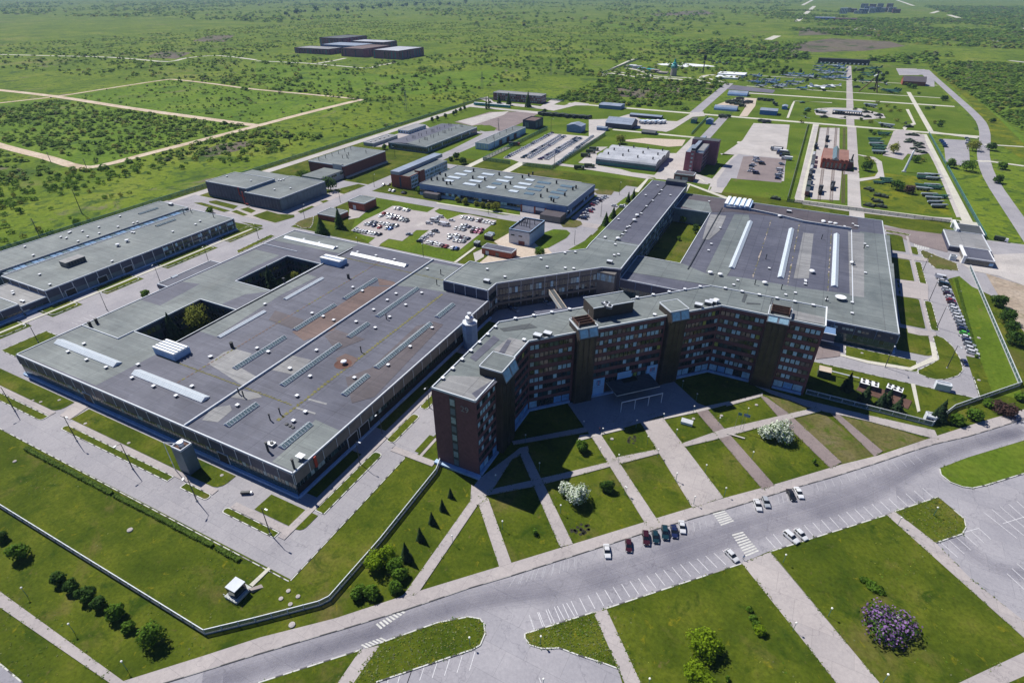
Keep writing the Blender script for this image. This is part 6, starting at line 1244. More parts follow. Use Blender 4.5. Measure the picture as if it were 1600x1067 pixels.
for i, (x, y) in enumerate(((480,0+395),(380,545),(430,550),(470,560),(340,555),(520,570),(420,590),(480,610),(360,580),(300,560),(450,520),(560,560),(720,530),(780,535),(830,540),(870,570),(900,590),(220,735),(290,740),(240,750),(720,800),(780,810))):
    a = Q('U3',x,y,1)
    if i == 0: continue
    lorry('scrapped olive vehicle, %s in the jumble between the arched hangars' % nth(i-1), a[0], a[1], random.uniform(0,3), random.choice([1,1,2]), 'olive', 'scrapped vehicles by the hangars')
# courtyard cars behind the office
for i, (x, y, c_) in enumerate(((530,140,'silver'),(685,105,'silver'),(880,80,'silver'),(505,130,'navy'))):
    a = Q('R6',x,y,.8); car('%s car in deep shade of the courtyard behind the office, %s from the left' % (c_, nth(i)), *a, R(-30), c_, 'sedan', 'cars in the shaded courtyard', z=.15)
for i, (x, y, c_) in enumerate(((1065,400,'blue'),(1075,412,'blue'),(1085,425,'blue'),(1090,438,'navy'),(1225,385,'silver'),(1232,400,'white'),(1228,418,'silver'),(1235,435,'white'))):
    a = Q('T8',x+20,y,.8); car('%s car, %s on the museum visitors lot' % (c_, nth(i)), *a, R(5), c_, 'suv', 'cars on the museum visitors lot', z=.25)
# ---- museum pieces: railway
RAILS = thing('railway_track', 'parallel museum railway tracks set in pale concrete either side of the brick station', 'railway track', (25,500,0))
for x0 in (9.8, 18.5, 26.3, 34):
    b = MB()
    for dx in (-.75,.75): b.box(x0+dx-.07,456,.3,x0+dx+.07,549 if x0 > 12 else 730,.42,'rail'); b.box(x0+dx-.07,593,.3,x0+dx+.07,735,.42,'rail')
    y = 457
    while y < 733:
        if x0 < 12 or not (548 < y < 594): b.box(x0-1.2,y,.26,x0+1.2,y+.35,.31,'rail')
        y += 1.9
    b.build('track', RAILS)
def loco_mesh(body='black', long=13):
    b = MB(); b.box(-long/2,-1.4,.9,long/2,1.4,1.3,body); b.tube((-long/2+3.5,0,2.3),(long/2-.3,0,2.3),1.0,1.0,body,10); b.box(-long/2,-1.45,1.3,-long/2+3.4,1.45,3.9,body,'dark_metal'); b.tube((long/2-1.4,0,3.1),(long/2-1.4,0,4.2),.35,.4,body,8); b.tube((0,0,3.1),(0,0,3.7),.4,.3,body,8)
    for i in range(5):
        for s in (-1,1): b.tube((-long/2+1.6+i*2.3,s*1.1-.1,.75),(-long/2+1.6+i*2.3,s*1.1+.1,.75),.6,.6,'rust',10)
    return b.mesh('loco')
def wagon_mesh(body, tank=False, long=13):
    b = MB(); b.box(-long/2,-1.4,.8,long/2,1.4,1.1,'dark_metal')
    if tank: b.tube((-long/2+.4,0,2.4),(long/2-.4,0,2.4),1.3,1.3,body,10)
    else: b.box(-long/2,-1.4,1.1,long/2,1.4,3.6,body,'roof_dark')
    for x in (-long*.36,-long*.24,long*.24,long*.36):
        for s in (-1,1): b.tube((x,s*1.1-.1,.55),(x,s*1.1+.1,.55),.5,.5,'black',8)
    return b.mesh('wagon')
LOCO, LOCOG = loco_mesh(), loco_mesh('dark_metal'); WG = [wagon_mesh('olive_green'), wagon_mesh('brick'), wagon_mesh('wall_grey',True), wagon_mesh('jet_grey'), wagon_mesh('rust')]
def put(name, me, label, cat, x, y, rz=0, z=.42, group=None, sc=1):
    o = bpy.data.objects.new(name, me); link(o); o.location = (x,y,z); o.rotation_euler.z = rz
    if sc != 1: o.scale = (sc,)*3
    return tag(o, label, cat, group)
for i, (y, me, nm, lab) in enumerate(((468,WG[1],'rail_wagon','maroon rail wagon at the near end of the left museum track'),(486,WG[0],'rail_wagon','dark green wagon behind the maroon one'),(501,LOCO,'locomotive','black locomotive in the middle of the left museum line'),(517,LOCOG,'locomotive','dark grey engine beside the brick station'),(536,WG[2],'rail_wagon','grey tank wagon left of the brick station'),
    (553,WG[3],'rail_wagon','pale grey carriage left of the station, near one'),(569,WG[3],'rail_wagon','pale grey carriage left of the station, middle one'),(586,WG[2],'rail_wagon','silver rounded wagon at the far end of the pale carriages'),(625,LOCO,'locomotive','black locomotive farthest along the left museum track'))):
    put(nm, me, lab, 'train', 9.8, y, R(90), group='trains on the left museum track')
for x, y, me, nm, lab in ((18.5,476,LOCO,'locomotive','black steam locomotive facing the camera on the second track'),(26.3,491,LOCOG,'locomotive','dark steam locomotive on the third track below the station'),(18.5,660,LOCO,'locomotive','black engine behind the station, farther one'),(18.5,615,LOCOG,'locomotive','dark engine just behind the station')):
    put(nm, me, lab, 'train', x, y, R(-90), group='locomotives round the station')
# ---- tanks, guns, missiles, aircraft
def tank_mesh(m='olive'):
    b = MB(); b.hexa([(-3.2,-1.6,.3),(3.2,-1.6,.3),(3.2,1.6,.3),(-3.2,1.6,.3),(-3,-1.5,1.4),(2.4,-1.5,1.4),(2.4,1.5,1.4),(-3,1.5,1.4)],m); b.lathe([(1.4,1.4),(1.3,1.9),(.7,2.3)],m,9); b.tube((1,0,1.9),(5.2,0,2.1),.13,.1,m,5)
    for s in (-1,1): b.box(-3.2,s*1.7-.3,.1,3.2,s*1.7+.3,1.0,'black')
    return b.mesh('tank')
def gun_mesh(m='olive'):
    b = MB(); b.tube((-1,0,1),(5,0,2.2),.2,.12,m,6); b.hexa([(-.3,-1,.4),(.1,-1,.4),(.1,1,.4),(-.3,1,.4),(0,-1,2),(.2,-1,2),(.2,1,2),(0,1,2)],m); b.tube((0,0,.7),(-4,1.5,.3),.12,.1,m,5); b.tube((0,0,.7),(-4,-1.5,.3),.12,.1,m,5)
    for s in (-1,1): b.tube((0,s*1.1-.12,.6),(0,s*1.1+.12,.6),.6,.6,'tyre',9)
    return b.mesh('gun')
def missile_mesh(m='olive', tube='jet_grey'):
    b = MB(); b.box(-5,-1.4,.9,5,1.4,1.5,m); b.box(3,-1.4,1.5,5,1.4,3,m); b.tube((-6,0,2.4),(5.6,0,2.7),.75,.75,tube,9); b.tube((5.6,0,2.7),(7.4,0,2.75),.75,.1,tube,9)
    for i in range(4):
        for s in (-1,1): b.tube((-3.8+i*2.4,s*1.3-.2,.7),(-3.8+i*2.4,s*1.3+.2,.7),.7,.7,'tyre',8)
    return b.mesh('missile')
def plane_mesh(m='jet_grey', delta=False, L=16, span=11):
    b = MB(); n = 8; prof = [(-L*.5,.35),(-L*.3,.8),(0,.95),(L*.25,.85),(L*.42,.4),(L*.5,.08)]
    prev = None
    for x, r in prof:
        k0 = len(b.v)
        for i in range(n): a = 2*math.pi*i/n; b.v.append((x, r*math.cos(a), 2.1+r*math.sin(a)*.9))
        if prev is not None:
            for i in range(n): j = (i+1) % n; b.f.append((prev+i,k0+i,k0+j,prev+j)); b.m.append(b.mi(m))
        prev = k0
    b.f.append(tuple(range(n))[::-1]); b.m.append(b.mi(m))
    for s in (-1,1):
        r0, r1 = (L*.12,-L*.3) if delta else (L*.12,-L*.08); t0, t1 = (-L*.25,-L*.33) if delta else (-L*.06,-L*.16)
        w = [(r0,s*.7),(r1,s*.7),(t1,s*span/2),(t0,s*span/2)]
        q = [(x,y,1.95) for x, y in w]+[(x,y,2.12) for x, y in w]
        b.hexa(q if s < 0 else [q[3],q[2],q[1],q[0],q[7],q[6],q[5],q[4]], m)
        w = [(-L*.36,s*.4),(-L*.48,s*.4),(-L*.5,s*span*.22),(-L*.45,s*span*.22)]; q = [(x,y,2.2) for x, y in w]+[(x,y,2.32) for x, y in w]; b.hexa(q if s < 0 else [q[3],q[2],q[1],q[0],q[7],q[6],q[5],q[4]], m)
    b.hexa([(-L*.3,-.08,2.6),(-L*.3,.08,2.6),(-L*.48,.08,2.6),(-L*.48,-.08,2.6),(-L*.42,-.08,4.9),(-L*.42,.08,4.9),(-L*.5,.08,4.9),(-L*.5,-.08,4.9)],m)
    b.hexa([(L*.18,-.45,2.8),(L*.36,-.35,2.5),(L*.36,.35,2.5),(L*.18,.45,2.8),(L*.2,-.25,3.3),(L*.28,-.2,3.2),(L*.28,.2,3.2),(L*.2,.25,3.3)],'car_glass')
    for x, y in ((L*.3,0),(-L*.05,1.6),(-L*.05,-1.6)): b.tube((x,y,0),(x,y,2),.12,.12,'grey_metal',5); b.tube((x,y-.15,.35),(x,y+.15,.35),.35,.35,'tyre',8)
    return b.mesh('aircraft')
TANK, TANK2, GUN, GUN2, MIS, MIS2 = tank_mesh(), tank_mesh('olive_green'), gun_mesh(), gun_mesh('jet_grey'), missile_mesh(), missile_mesh('olive_green','olive_green')
PL = [plane_mesh(), plane_mesh('jet_blue',True), plane_mesh('white',False,22,20), plane_mesh('olive_green',False,18,14), plane_mesh('jet_grey',True,19,12)]
def many(reg, pts, name, mes, lab, cat, rz, group, sc=1, z=.08):
    for i, (x, y) in enumerate(pts):
        a = Q(reg, x, y, 1); put(name, mes[i % len(mes)], lab % nth(i), cat, *a, rz+random.uniform(-.25,.25), z, group, sc)
many('V6', [(325,205),(345,235),(340,260),(370,285),(370,320),(380,350),(430,145)], 'missile_carrier', [MIS2,MIS2,MIS], 'missile on its carrier, %s from the top in the stack west of the lone tree', 'missile carrier', R(8), 'missile carriers west of the lone tree')
many('V6', [(880,600),(870,625),(960,600),(980,640),(860,720),(960,715),(870,755),(1000,740),(930,820),(980,860),(1060,840),(1000,905),(1040,945)], 'missile_carrier', [MIS,MIS2,MIS], 'long missile launcher, %s from the far end of the row by the museum fence', 'missile carrier', R(8), 'missile launchers along the museum fence', .85)
many('V6', [(270,745),(290,765),(380,815),(430,825),(310,860),(370,880),(270,925),(340,930),(410,935)], 'tank', [TANK,GUN,TANK], 'olive tank or gun, %s in the group on the lawn right of the avenue', 'tank', R(160), 'tanks on the lawn beside the avenue')
many('V6', [(380,680),(450,640),(470,670)], 'missile_carrier', [MIS2], 'turquoise-green launcher, %s of the three by the path loop', 'missile carrier', R(10), 'green launchers by the path loop', .7)
many('V6', [(715,145),(760,140),(790,150),(720,200),(745,215),(700,225),(800,240),(840,245),(810,265),(850,285),(770,300),(830,330),(870,340)], 'tractor', [TANK], 'maroon farm machine, %s in the cluster on the paved triangle', 'machine', R(20), 'maroon machines on the paved triangle')
for o in scene.objects:
    pass
many('U3', [(650,320),(700,365),(800,290),(840,325),(950,375),(900,370),(1060,315),(1110,350),(1150,320),(1210,395),(600,310),(1240,250),(1290,240),(1340,250)], 'fighter_jet', [PL[1],PL[0],PL[4]], 'grey-blue fighter jet, %s from the left on the western aircraft lawn', 'aircraft', R(215), 'jets on the western aircraft lawn', 1.25)
many('U4', [(140,200),(170,225),(210,265),(260,270),(300,280),(220,290),(380,270),(420,280),(250,345),(300,350),(340,340),(210,330),(400,325),(460,350),(30,330),(60,335),(180,170),(330,190),(400,205),(440,225),(120,250),(330,240)], 'fighter_jet', [PL[0],PL[3],PL[4],PL[1],PL[0]], 'jet aircraft, %s in the dense group left of the museum avenue', 'aircraft', R(200), 'jets grouped left of the museum avenue', 1.3)
many('U4', [(620,215),(660,240),(700,225),(830,270),(900,260),(940,290),(700,400),(820,470),(900,450),(1000,420),(630,450),(680,340)], 'gun', [GUN2,TANK,GUN2], 'grey field gun or vehicle, %s of the mixed pieces east of the museum avenue', 'gun', R(190), 'mixed pieces east of the museum avenue', 1.5)
many('U3', [(620,230),(660,245),(1020,230),(1060,210),(1110,240),(1180,215),(960,350),(720,330),(780,310),(880,300)], 'fighter_jet', [PL[4],PL[1]], 'small grey jet, %s in the back row of the western aircraft lawn', 'aircraft', R(200), 'back row of the western aircraft lawn', 1.1)
many('T4', [(450,700),(480,735),(610,700),(650,705),(690,720),(700,735),(620,730),(860,770),(880,790),(330,690),(350,730)], 'gun', [TANK,GUN], 'dark field piece, %s on the edge of the pale oval platform', 'gun', R(20), 'dark pieces on the oval platform', 1.3)
a = Q('U4',190,470,1); put('airliner', PL[2], 'white propeller airliner nearest the road left of the museum avenue', 'aircraft', *a, R(20), .1, None, 1.7); a = Q('U4',310,445,1); put('airliner', PL[2], 'smaller white aircraft behind the propeller airliner', 'aircraft', *a, R(190), .1, None, 1.2)
many('U4', [(740,290),(760,315),(860,220),(790,230),(740,385),(1010,500),(1040,510),(1080,520)], 'helicopter', [PL[3]], 'olive-green aircraft, %s of those right of the museum avenue', 'aircraft', R(195), 'aircraft right of the museum avenue', 1.3)
many('U3', [(1230,560),(1290,660),(1300,640)], 'tank', [TANK2], 'small vehicle on the lawn near the oval platform, %s from the left', 'tank', R(30), 'vehicles near the oval platform')
many('T4', [(700,770),(740,790),(760,795),(640,665),(660,670),(330,0+705),(235,735)], 'gun', [GUN2,MIS], 'pale field piece, %s round the oval platform', 'gun', R(175), 'field pieces round the oval platform', 1.2)
a = Q('W4',1050,905,1); put('tank', TANK, 'lone olive tank on the lawn corner behind the eastern workshop', 'tank', *a, R(170), .08)
many('U5', [(1400,130),(1440,150),(1480,140),(1520,155),(1560,160),(1590,150),(1350,120)], 'tank', [TANK,TANK2], 'armoured vehicle, %s in the far line behind the mast', 'tank', R(100), 'far armoured vehicles behind the mast', 1.3)
many('V3', [(1010,430)], 'van', [LORRY[1]], 'dark van parked on the grass %s by the gate road', 'van', R(-8), None, .8)
# ---------------------------------------------------------------- vegetation
from mathutils import noise as mnoise
def rnd_dir():
    z = random.uniform(-1, 1); a = random.uniform(0, 2*math.pi); q = math.sqrt(1-z*z); return (q*math.cos(a), q*math.sin(a), z)
def leafq(b, c, nrm, s, mi):
    """one ragged leaf clump: a bent four-sided flake facing nrm"""
    n = Vector(nrm); x = n.orthogonal().normalized(); y = n.cross(x); a = random.uniform(0, 6.283)
    u = (x*math.cos(a)+y*math.sin(a))*s; v = (y*math.cos(a)-x*math.sin(a))*s*random.uniform(.55, 1); k = len(b.v); c = Vector(c)
    b.v += [tuple(c-u*.9-v*.3), tuple(c+u*.2-v), tuple(c+u+v*.2+n*s*.3), tuple(c-u*.1+v+n*s*.2)]; b.f.append((k,k+1,k+2,k+3)); b.m.append(mi)
def crown(b, lobes, n, s, m, fill=.35, m2=None, k2=.0):
    """lobes: (x,y,z,rx,ry,rz); flakes sit on and inside each lobe, thicker outside"""
    tot = sum(l[3]*l[4] for l in lobes); i1 = b.mi(m); i2 = b.mi(m2) if m2 else i1
    for l in lobes:
        for _ in range(max(4, int(n*l[3]*l[4]/tot))):
            d = rnd_dir(); 
            if d[2] < -.55: continue
            r = 1-fill*random.random()**1.6; r *= .86+.28*mnoise.noise(Vector((l[0]+d[0]*2.1, l[1]+d[1]*2.1, d[2]*2.1)))
            c = (l[0]+d[0]*l[3]*r, l[1]+d[1]*l[4]*r, l[2]+d[2]*l[5]*r)
            nn = Vector((d[0]+random.uniform(-.7,.7), d[1]+random.uniform(-.7,.7), d[2]+random.uniform(-.3,.9))).normalized()
            leafq(b, c, nn, s*random.uniform(.6,1.3), i2 if random.random() < k2 else i1)
def broadleaf(name, label, cat, x, y, r, h, m='leaf_green', n=620, s=.42, trunk='trunk', m2=None, k2=0, group=None, squash=1, low=.12):
    t = thing(name, label, cat, (x, y, 0), group); b = MB(); L_ = []
    for i in range(max(3, int(4+r*1.3))):
        a = random.uniform(0, 6.28); q = r*random.uniform(.2, .58); zz = h*random.uniform(.35, .72); rr = r*random.uniform(.34, .56)
        rr *= 1.12; L_.append((x+q*math.cos(a), y+q*math.sin(a)*squash, zz, rr, rr*squash, min(h-zz, rr*1.05)))
    L_.append((x, y, h*.56, r*.68, r*.68*squash, h*.42)); L_.append((x, y, h*.32, r*.78, r*.78*squash, h*.28))
    n = int(n*1.9); s *= .82
    crown(b, L_, n, s, m, .5, m2, k2); b.build('crown', t)
    b = MB(); b.tube((x,y,0),(x,y,h*.5),max(.12,h*.028),max(.06,h*.014),trunk,6)
    for i in range(4): a = i*1.6+random.random(); b.tube((x,y,h*.22),(x+r*.5*math.cos(a),y+r*.5*math.sin(a)*squash,h*.6),h*.014,h*.006,trunk,4)
    b.build('trunk', t); return t
def spruce(label, x, y, h, r, group=None, m='leaf_spruce', n=380, name='spruce_tree'):
    t = thing(name, label, 'tree', (x, y, 0), group); b = MB(); mi = b.mi(m)
    for i in range(n):
        f = random.random()**.75; z = h*(.06+.94*(1-f)) if True else 0
        f = 1-(z-h*.06)/(h*.94); a = random.uniform(0, 6.28); q = r*f*(.45+.55*random.random()**.4)*(1+.2*math.sin(a*5+z*3))
        leafq(b, (x+q*math.cos(a), y+q*math.sin(a), z-q*.18), Vector((math.cos(a)*.7, math.sin(a)*.7, .7)).normalized(), (.2+.4*f*min(1,r/1.5))*max(1,r/1.7), mi)
    leafq(b, (x,y,h), (1,0,.2), .2, mi); b.build('crown', t); b = MB(); b.tube((x,y,0),(x,y,h*.97),h*.02,.02,'trunk',5); b.build('trunk', t); return t
def spot(reg, x, y, w, zf=.8):
    s = REG[reg][2]; r = 2.5
    for _ in range(4):
        c = Q(reg, x, y, r*zf); d = Vector((c[0], c[1], r*zf-H)).dot(FV); r = (w/s)/FPX*d/2
    return c[0], c[1], r
BL = [('R2',10,340,60,'leaf_dark',1.5,'dark shrub cut by the left frame edge below the fence'),('R2',95,405,115,'leaf_green',1.5,'round dark-green bush alone at the left end of the lawn row'),('R2',295,545,85,'leaf_dark',1.6,'first tree from the left in the touching row on the lower left lawn'),
 ('R2',360,585,85,'leaf_dark',1.6,'second tree from the left in the touching row on the lower left lawn'),('R2',425,622,100,'leaf_dark',1.6,'third and broadest of the four touching trees on the lower left lawn'),('R2',492,662,80,'leaf_dark',1.5,'fourth and last of the touching trees on the lower left lawn'),
 ('R2',568,712,115,'leaf_green',1.5,'yellow-green round tree between the touching row and the big end tree'),('R2',642,785,65,'leaf_green',1.4,'small round shrub just left of the biggest tree on the lower left lawn'),('R2',735,828,165,'leaf_green',1.55,'biggest dark-green tree of the lower left lawn, at the right end of its row'),
 ('R3',590,455,130,'leaf_bright',1.5,'bright green tree at the upper left of the clump by the fence bend'),('R3',655,425,130,'leaf_bright',1.5,'bright green tree at the top of the clump by the fence bend'),('R3',690,480,110,'leaf_green',1.4,'darker tree in the middle of the clump by the fence bend'),
 ('R3',720,520,90,'leaf_green',1.3,'right-hand tree of the clump by the fence bend'),('R3',690,585,85,'leaf_green',1.3,'low green bush below the clump by the fence bend'),('R3',505,610,90,'leaf_green',1.2,'left half of the dark bush pair near the pavement'),('R3',575,605,100,'leaf_green',1.2,'right half of the dark bush pair near the pavement'),
 ('R4',270,95,90,'blossom',1.5,'left lobe of the white-flowering bush in the office park'),('R4',325,120,150,'blossom',1.4,'broad white-flowering bush in the office park, near the shadow tip'),('R4',475,85,75,'leaf_dark',1.5,'small dark bush right of the white-flowering one'),
 ('R4',970,868,215,'leaf_bright',1.1,'big yellow-green tree on the large lower lawn'),('R4',945,1030,190,'leaf_bright',1.0,'yellow-green tree cut by the bottom edge of the lower lawn'),
 ('R6',868,822,75,'leaf_green',1.5,'small round tree just beyond the office shadow edge'),('R7',760,748,100,'blossom',1.4,'left white-flowering bush in the eastern park bed'),('R7',838,745,140,'blossom',1.4,'right creamy-flowering bush in the eastern park bed'),
 ('R8',1165,95,85,'leaf_dark',1.5,'farthest dark tree of the row outside the east fence'),('R8',1200,170,95,'leaf_dark',1.5,'second dark tree of the row outside the east fence'),('R8',1228,225,90,'leaf_dark',1.5,'third dark tree of the row outside the east fence'),('R8',1245,280,105,'leaf_dark',1.5,'nearest dark tree of the row outside the east fence'),
 ('R8',1040,655,105,'leaf_green',1.1,'green bush outside the fence corner, left of the purple shrub'),('R8',1110,600,70,'leaf_green',1.1,'small green bush tight against the east fence'),('R8',950,685,85,'leaf_green',1.1,'low green bush right of the fence corner'),('R8',1190,622,120,'leaf_purple',1,'purple-brown shrub outside the east fence'),('R8',1262,570,60,'leaf_green',1.1,'green bush at the right end outside the east fence'),
 ('S1',1230,868,190,'leaf_olive',1.75,'olive-yellow willow in the left inner courtyard of the great hall'),('S2',640,350,70,'leaf_olive',1,'low yellowish bush in the right inner courtyard'),
 ('S4',465,290,42,'leaf_olive',1.4,'leftmost round bush before the green-roofed hall'),('S4',507,298,52,'leaf_olive',1.4,'second round bush before the green-roofed hall'),('S4',577,312,42,'leaf_olive',1.4,'third round bush before the green-roofed hall'),('S4',615,318,48,'leaf_olive',1.4,'fourth round bush before the green-roofed hall'),('S4',655,322,50,'leaf_olive',1.4,'fifth round bush before the green-roofed hall'),('S4',700,330,75,'leaf_olive',1.4,'biggest, rightmost round bush before the green-roofed hall'),
 ('S4',975,608,95,'leaf_green',1.2,'green bush behind the roof edge of the bent block'),('S3',860,265,115,'leaf_dark',1.5,'big dark tree between the dark hall and the brick hall'),('S3',1420,310,50,'leaf_green',1.6,'small tree at the corner of the red and white building'),('S3',110,432,60,'leaf_green',1.2,'bush at the corner of the long left hall'),('S3',690,190,110,'leaf_green',.8,'bush heap in front of the brick hall'),
 ('S1',900,715,60,'leaf_green',1.3,'bush beside the low annex of the great hall'),('T6',850,455,55,'leaf_dark',1.5,'left dark bush of the three on the central lawn'),('T6',897,482,60,'leaf_dark',1.3,'right dark bush of the three on the central lawn'),('T6',818,472,35,'leaf_dark',1.3,'smallest bush of the three on the central lawn'),('T6',400,400,42,'leaf_green',1.5,'small tree between the brick hall and the long low hall'),
 ('S5',668,335,55,'leaf_green',1.6,'small tree deep in the inner yard of the eastern workshop'),('S5',750,395,60,'leaf_dark',2,'dark tree by the inner yard wall'),('S5',640,450,30,'leaf_green',1.4,'tiny tree on the inner yard lawn'),
 ('T8',795,445,85,'leaf_olive',1.5,'lone round tree on the paved museum triangle'),('T8',618,555,80,'leaf_dark',1.5,'dark trees inside the museum path loop'),('T8',820,665,115,'leaf_dark',1,'dark spreading bush in the middle of the museum lawn'),('T8',895,700,80,'leaf_purple',1.2,'reddish bush with an orange ball beside the dark museum bush'),('T8',930,515,55,'leaf_green',1.3,'bush right of the white rocket'),
 ('T8',1145,538,75,'leaf_green',1.4,'left bush below the visitors lot'),('T8',1255,545,110,'leaf_green',1.2,'right wide bush below the visitors lot'),('T8',1290,425,95,'leaf_olive',1.3,'bush beside the curved east road'),('T8',1395,432,70,'leaf_dark',1.3,'dark bush right of the curved east road'),('T8',1440,632,80,'leaf_dark',1.2,'dark bush on the far verge of the east road'),('T8',1475,550,70,'leaf_green',1.2,'green bush on the far verge of the east road'),
 ('T8',1105,130,50,'leaf_dark',1.2,'dark bush by the bend of the east road'),('T8',1075,295,40,'leaf_dark',1.1,'small dark bush on the triangular lawn'),('T8',1405,272,40,'leaf_dark',1.3,'lone dark bush in the yellow-green verge'),('T3',680,860,90,'leaf_olive',1.1,'pale green bush behind the vaulted storage hall'),('T3',205,690,40,'leaf_dark',1.1,'bush by the far crossing'),
 ('U4',1290,420,90,'leaf_dark',1.2,'left dark tree before the red-roofed cottage'),('U4',1350,430,90,'leaf_green',1.1,'middle tree before the red-roofed cottage'),('U4',1240,400,60,'leaf_olive',1.1,'pale bush at the cottage left corner'),('U4',1420,395,60,'leaf_dark',1.4,'dark tree right of the cottage'),('V3',340,170,90,'leaf_green',1,'green bush behind the farther gatehouse')]
for reg, x, y, w, m, hr, lab in BL:
    cx, cy, r = spot(reg, x, y, w); near = r*0+1; d = math.hypot(cx, cy)
    n = 900 if d < 200 else (420 if d < 400 else 220); s = .36 if d < 200 else (.5 if d < 400 else .8)
    if r > 4: n = int(n*1.6)
    broadleaf('flowering_bush' if m == 'blossom' else ('bush' if hr < 1.3 else 'tree'), lab, 'tree' if hr >= 1.3 and m != 'blossom' else 'bush', cx, cy, r, r*hr+.6, m, n, s, m2='leaf_green' if m == 'blossom' else None, k2=.22)
cx, cy, r = spot('R5', 930, 752, 280, .5); broadleaf('lilac_bush', 'huge purple-flowering lilac clump with white spots on the right-hand lower lawn', 'bush', cx, cy, r*1.05, r*.62, 'lilac', 1700, .4, m2='leaf_dark', k2=.5); b = MB(); crown(b, [(cx-2,cy+.8,r*.42,1.2,1,.7),(cx+1.8,cy+1.4,r*.42,1.3,1,.7)], 120, .25, 'blossom', .4); b.build('white_flowers', bpy.data.objects['lilac_bush'])
for i, (x, y, w) in enumerate(((800,550,50),(835,575,70),(870,600,75))): cx, cy, r = spot('R5', x, y, w, .4); broadleaf('bush', '%s low green bush in the file behind the lilac' % ['farthest','middle','nearest'][i], 'bush', cx, cy, r, r*.8, 'leaf_green', 260, .36, group='low bushes behind the lilac')
for i, (x, y, w) in enumerate(((1185,695,40),(1205,740,55),(1225,780,60),(1240,805,70))): cx, cy, r = spot('R4', x, y, w, .8); broadleaf('bush', '%s bush, counted from the far end, in the slanting file on the big lower lawn' % nth(i), 'bush', cx, cy, r, r*1.6, 'leaf_bright' if i == 3 else 'leaf_green', 260, .34, group='slanting file of bushes')
for reg, x, y, lab in (('R4',115,310,'sapling with pale leaves in the first triangular park lawn'),('R3',1390,318,'pale sapling left of the shadow tip'),('R4',1075,1045,'tiny yellow-green sapling right of the bottom tree'),('R7',1000,900,'thin dark sapling in the eastern park bed')):
    cx, cy, r = spot(reg, x, y, 30); broadleaf('sapling', lab, 'sapling', cx, cy, r, r*2.6, 'leaf_green', 90, .25)
for i, (x, y, h) in enumerate(((752,448,8),(822,352,6),(880,270,5.6),(932,203,5.2),(972,138,4.4))): c = Q('R3', x, y); spruce('%s spruce of the five standing in file outside the fence, by height' % ['tallest','second tallest','third tallest','fourth tallest','smallest'][i], *c, h*.85, h*.17, 'file of young spruces')
for i, (reg, x, y, h, lab) in enumerate((('R8',392,540,8,'spruce nearest the office corner, half in its shadow'),('R8',480,600,8,'spruce left of the orange cooling pits'),('R8',560,625,7,'spruce in the middle of the cooling units'),('R8',590,615,7.5,'bushy spruce right beside the middle one'),('R8',645,645,6.5,'spruce at the right end of the cooling units'),('R8',850,690,9,'big spruce inside the fence corner'),('R8',820,700,6,'small spruce left of the big corner one'))):
    c = Q(reg, x, y); spruce(lab, *c, h, h*.28)
c = Q('S1',1090,980); spruce('dark spruce beside the willow in the left inner courtyard', *c, 12, 3); c = Q('S2',500,440); spruce('tall dark spruce in the right inner courtyard', *c, 12.5, 3.2)
for reg, x, y, h, r, lab in (('S3',925,545,14,3,'dark poplar in front of the small brick hut'),('S3',815,585,11,4.2,'dark tree at the corner below the brick hut'),('S4',1385,450,9,2.6,'left dark conifer by the lane west of the long wing'),('S4',1432,405,8,2.4,'second dark conifer by the lane west of the long wing'),('S4',1525,305,8,1.8,'left slender conifer by the end of the long wing'),('S4',1558,285,8,1.8,'right slender conifer by the end of the long wing'),
        ('T6',1120,130,12,3,'leftmost tall poplar before the far brown building'),('T6',1180,140,16,3.6,'middle tall poplar before the far brown building'),('T6',1300,150,19,4,'tallest poplar before the far brown building'),('T6',1040,165,17,1.6,'slim poplar left of the turquoise carriage end'),('T6',1055,160,17,1.6,'slim poplar just right of its twin by the turquoise carriage')):
    c = Q(reg, x, y); t = spruce(lab, *c, h, r, m='leaf_dark', n=420, name='poplar_tree')
for i, (x, y) in enumerate(((702,235),(735,225),(785,210),(835,195),(850,185),(880,172),(905,160),(1065,130))): c = Q('T6', x, y+10); broadleaf('tree', 'small round tree, %s from the left in the line by the western fence road' % nth(i), 'tree', *c, 2.6, 6, 'leaf_dark', 120, .8, group='line of small trees by the fence road')
for i, (x, y) in enumerate(ln((30,330),(490,350),8)+ln((620,372),(1080,400),8)): c = Q('U5', x, y); spruce('little conifer, %s from the left in the row below the hill tower' % nth(i), *c, 6, 1.6, 'conifers below the hill tower', n=70)
for i, (x, y) in enumerate(((860,210),(970,220),(1090,180),(1030,160),(745,200),(1280,320),(1390,270),(990,190),(1020,230),(1200,200))): c = Q('U3', x, y); broadleaf('tree', 'dark tree, %s of those among the western aircraft lawns' % nth(i), 'tree', *c, 4, 8, 'leaf_dark', 90, 1.2, group='trees among the aircraft lawns')
for i, (x, y) in enumerate(((600,390),(650,350),(680,375),(900,400),(950,330),(980,420),(1000,300),(940,380),(590,270),(700,260),(870,280))): c = Q('U4', x, y); broadleaf('tree', 'dark tree, %s of those right of the museum avenue' % nth(i), 'tree', *c, 3.5, 7, 'leaf_dark', 80, 1.2, group='trees right of the museum avenue')
for i, (x, y) in enumerate(((250,90),(262,88),(380,82),(515,75),(570,72),(663,66),(732,62),(780,52),(837,55),(918,48),(940,46),(1000,46),(1048,42),(1150,42),(1310,28),(190,100),(1208,38))):
    c = Q('T2', x, y); r = 14+6*(i % 3); broadleaf('tree', 'far field tree, %s from the left on the horizon plain' % nth(i), 'tree', *c, r, r*1.5, 'leaf_dark', 70, 4, group='lone trees on the far plain')
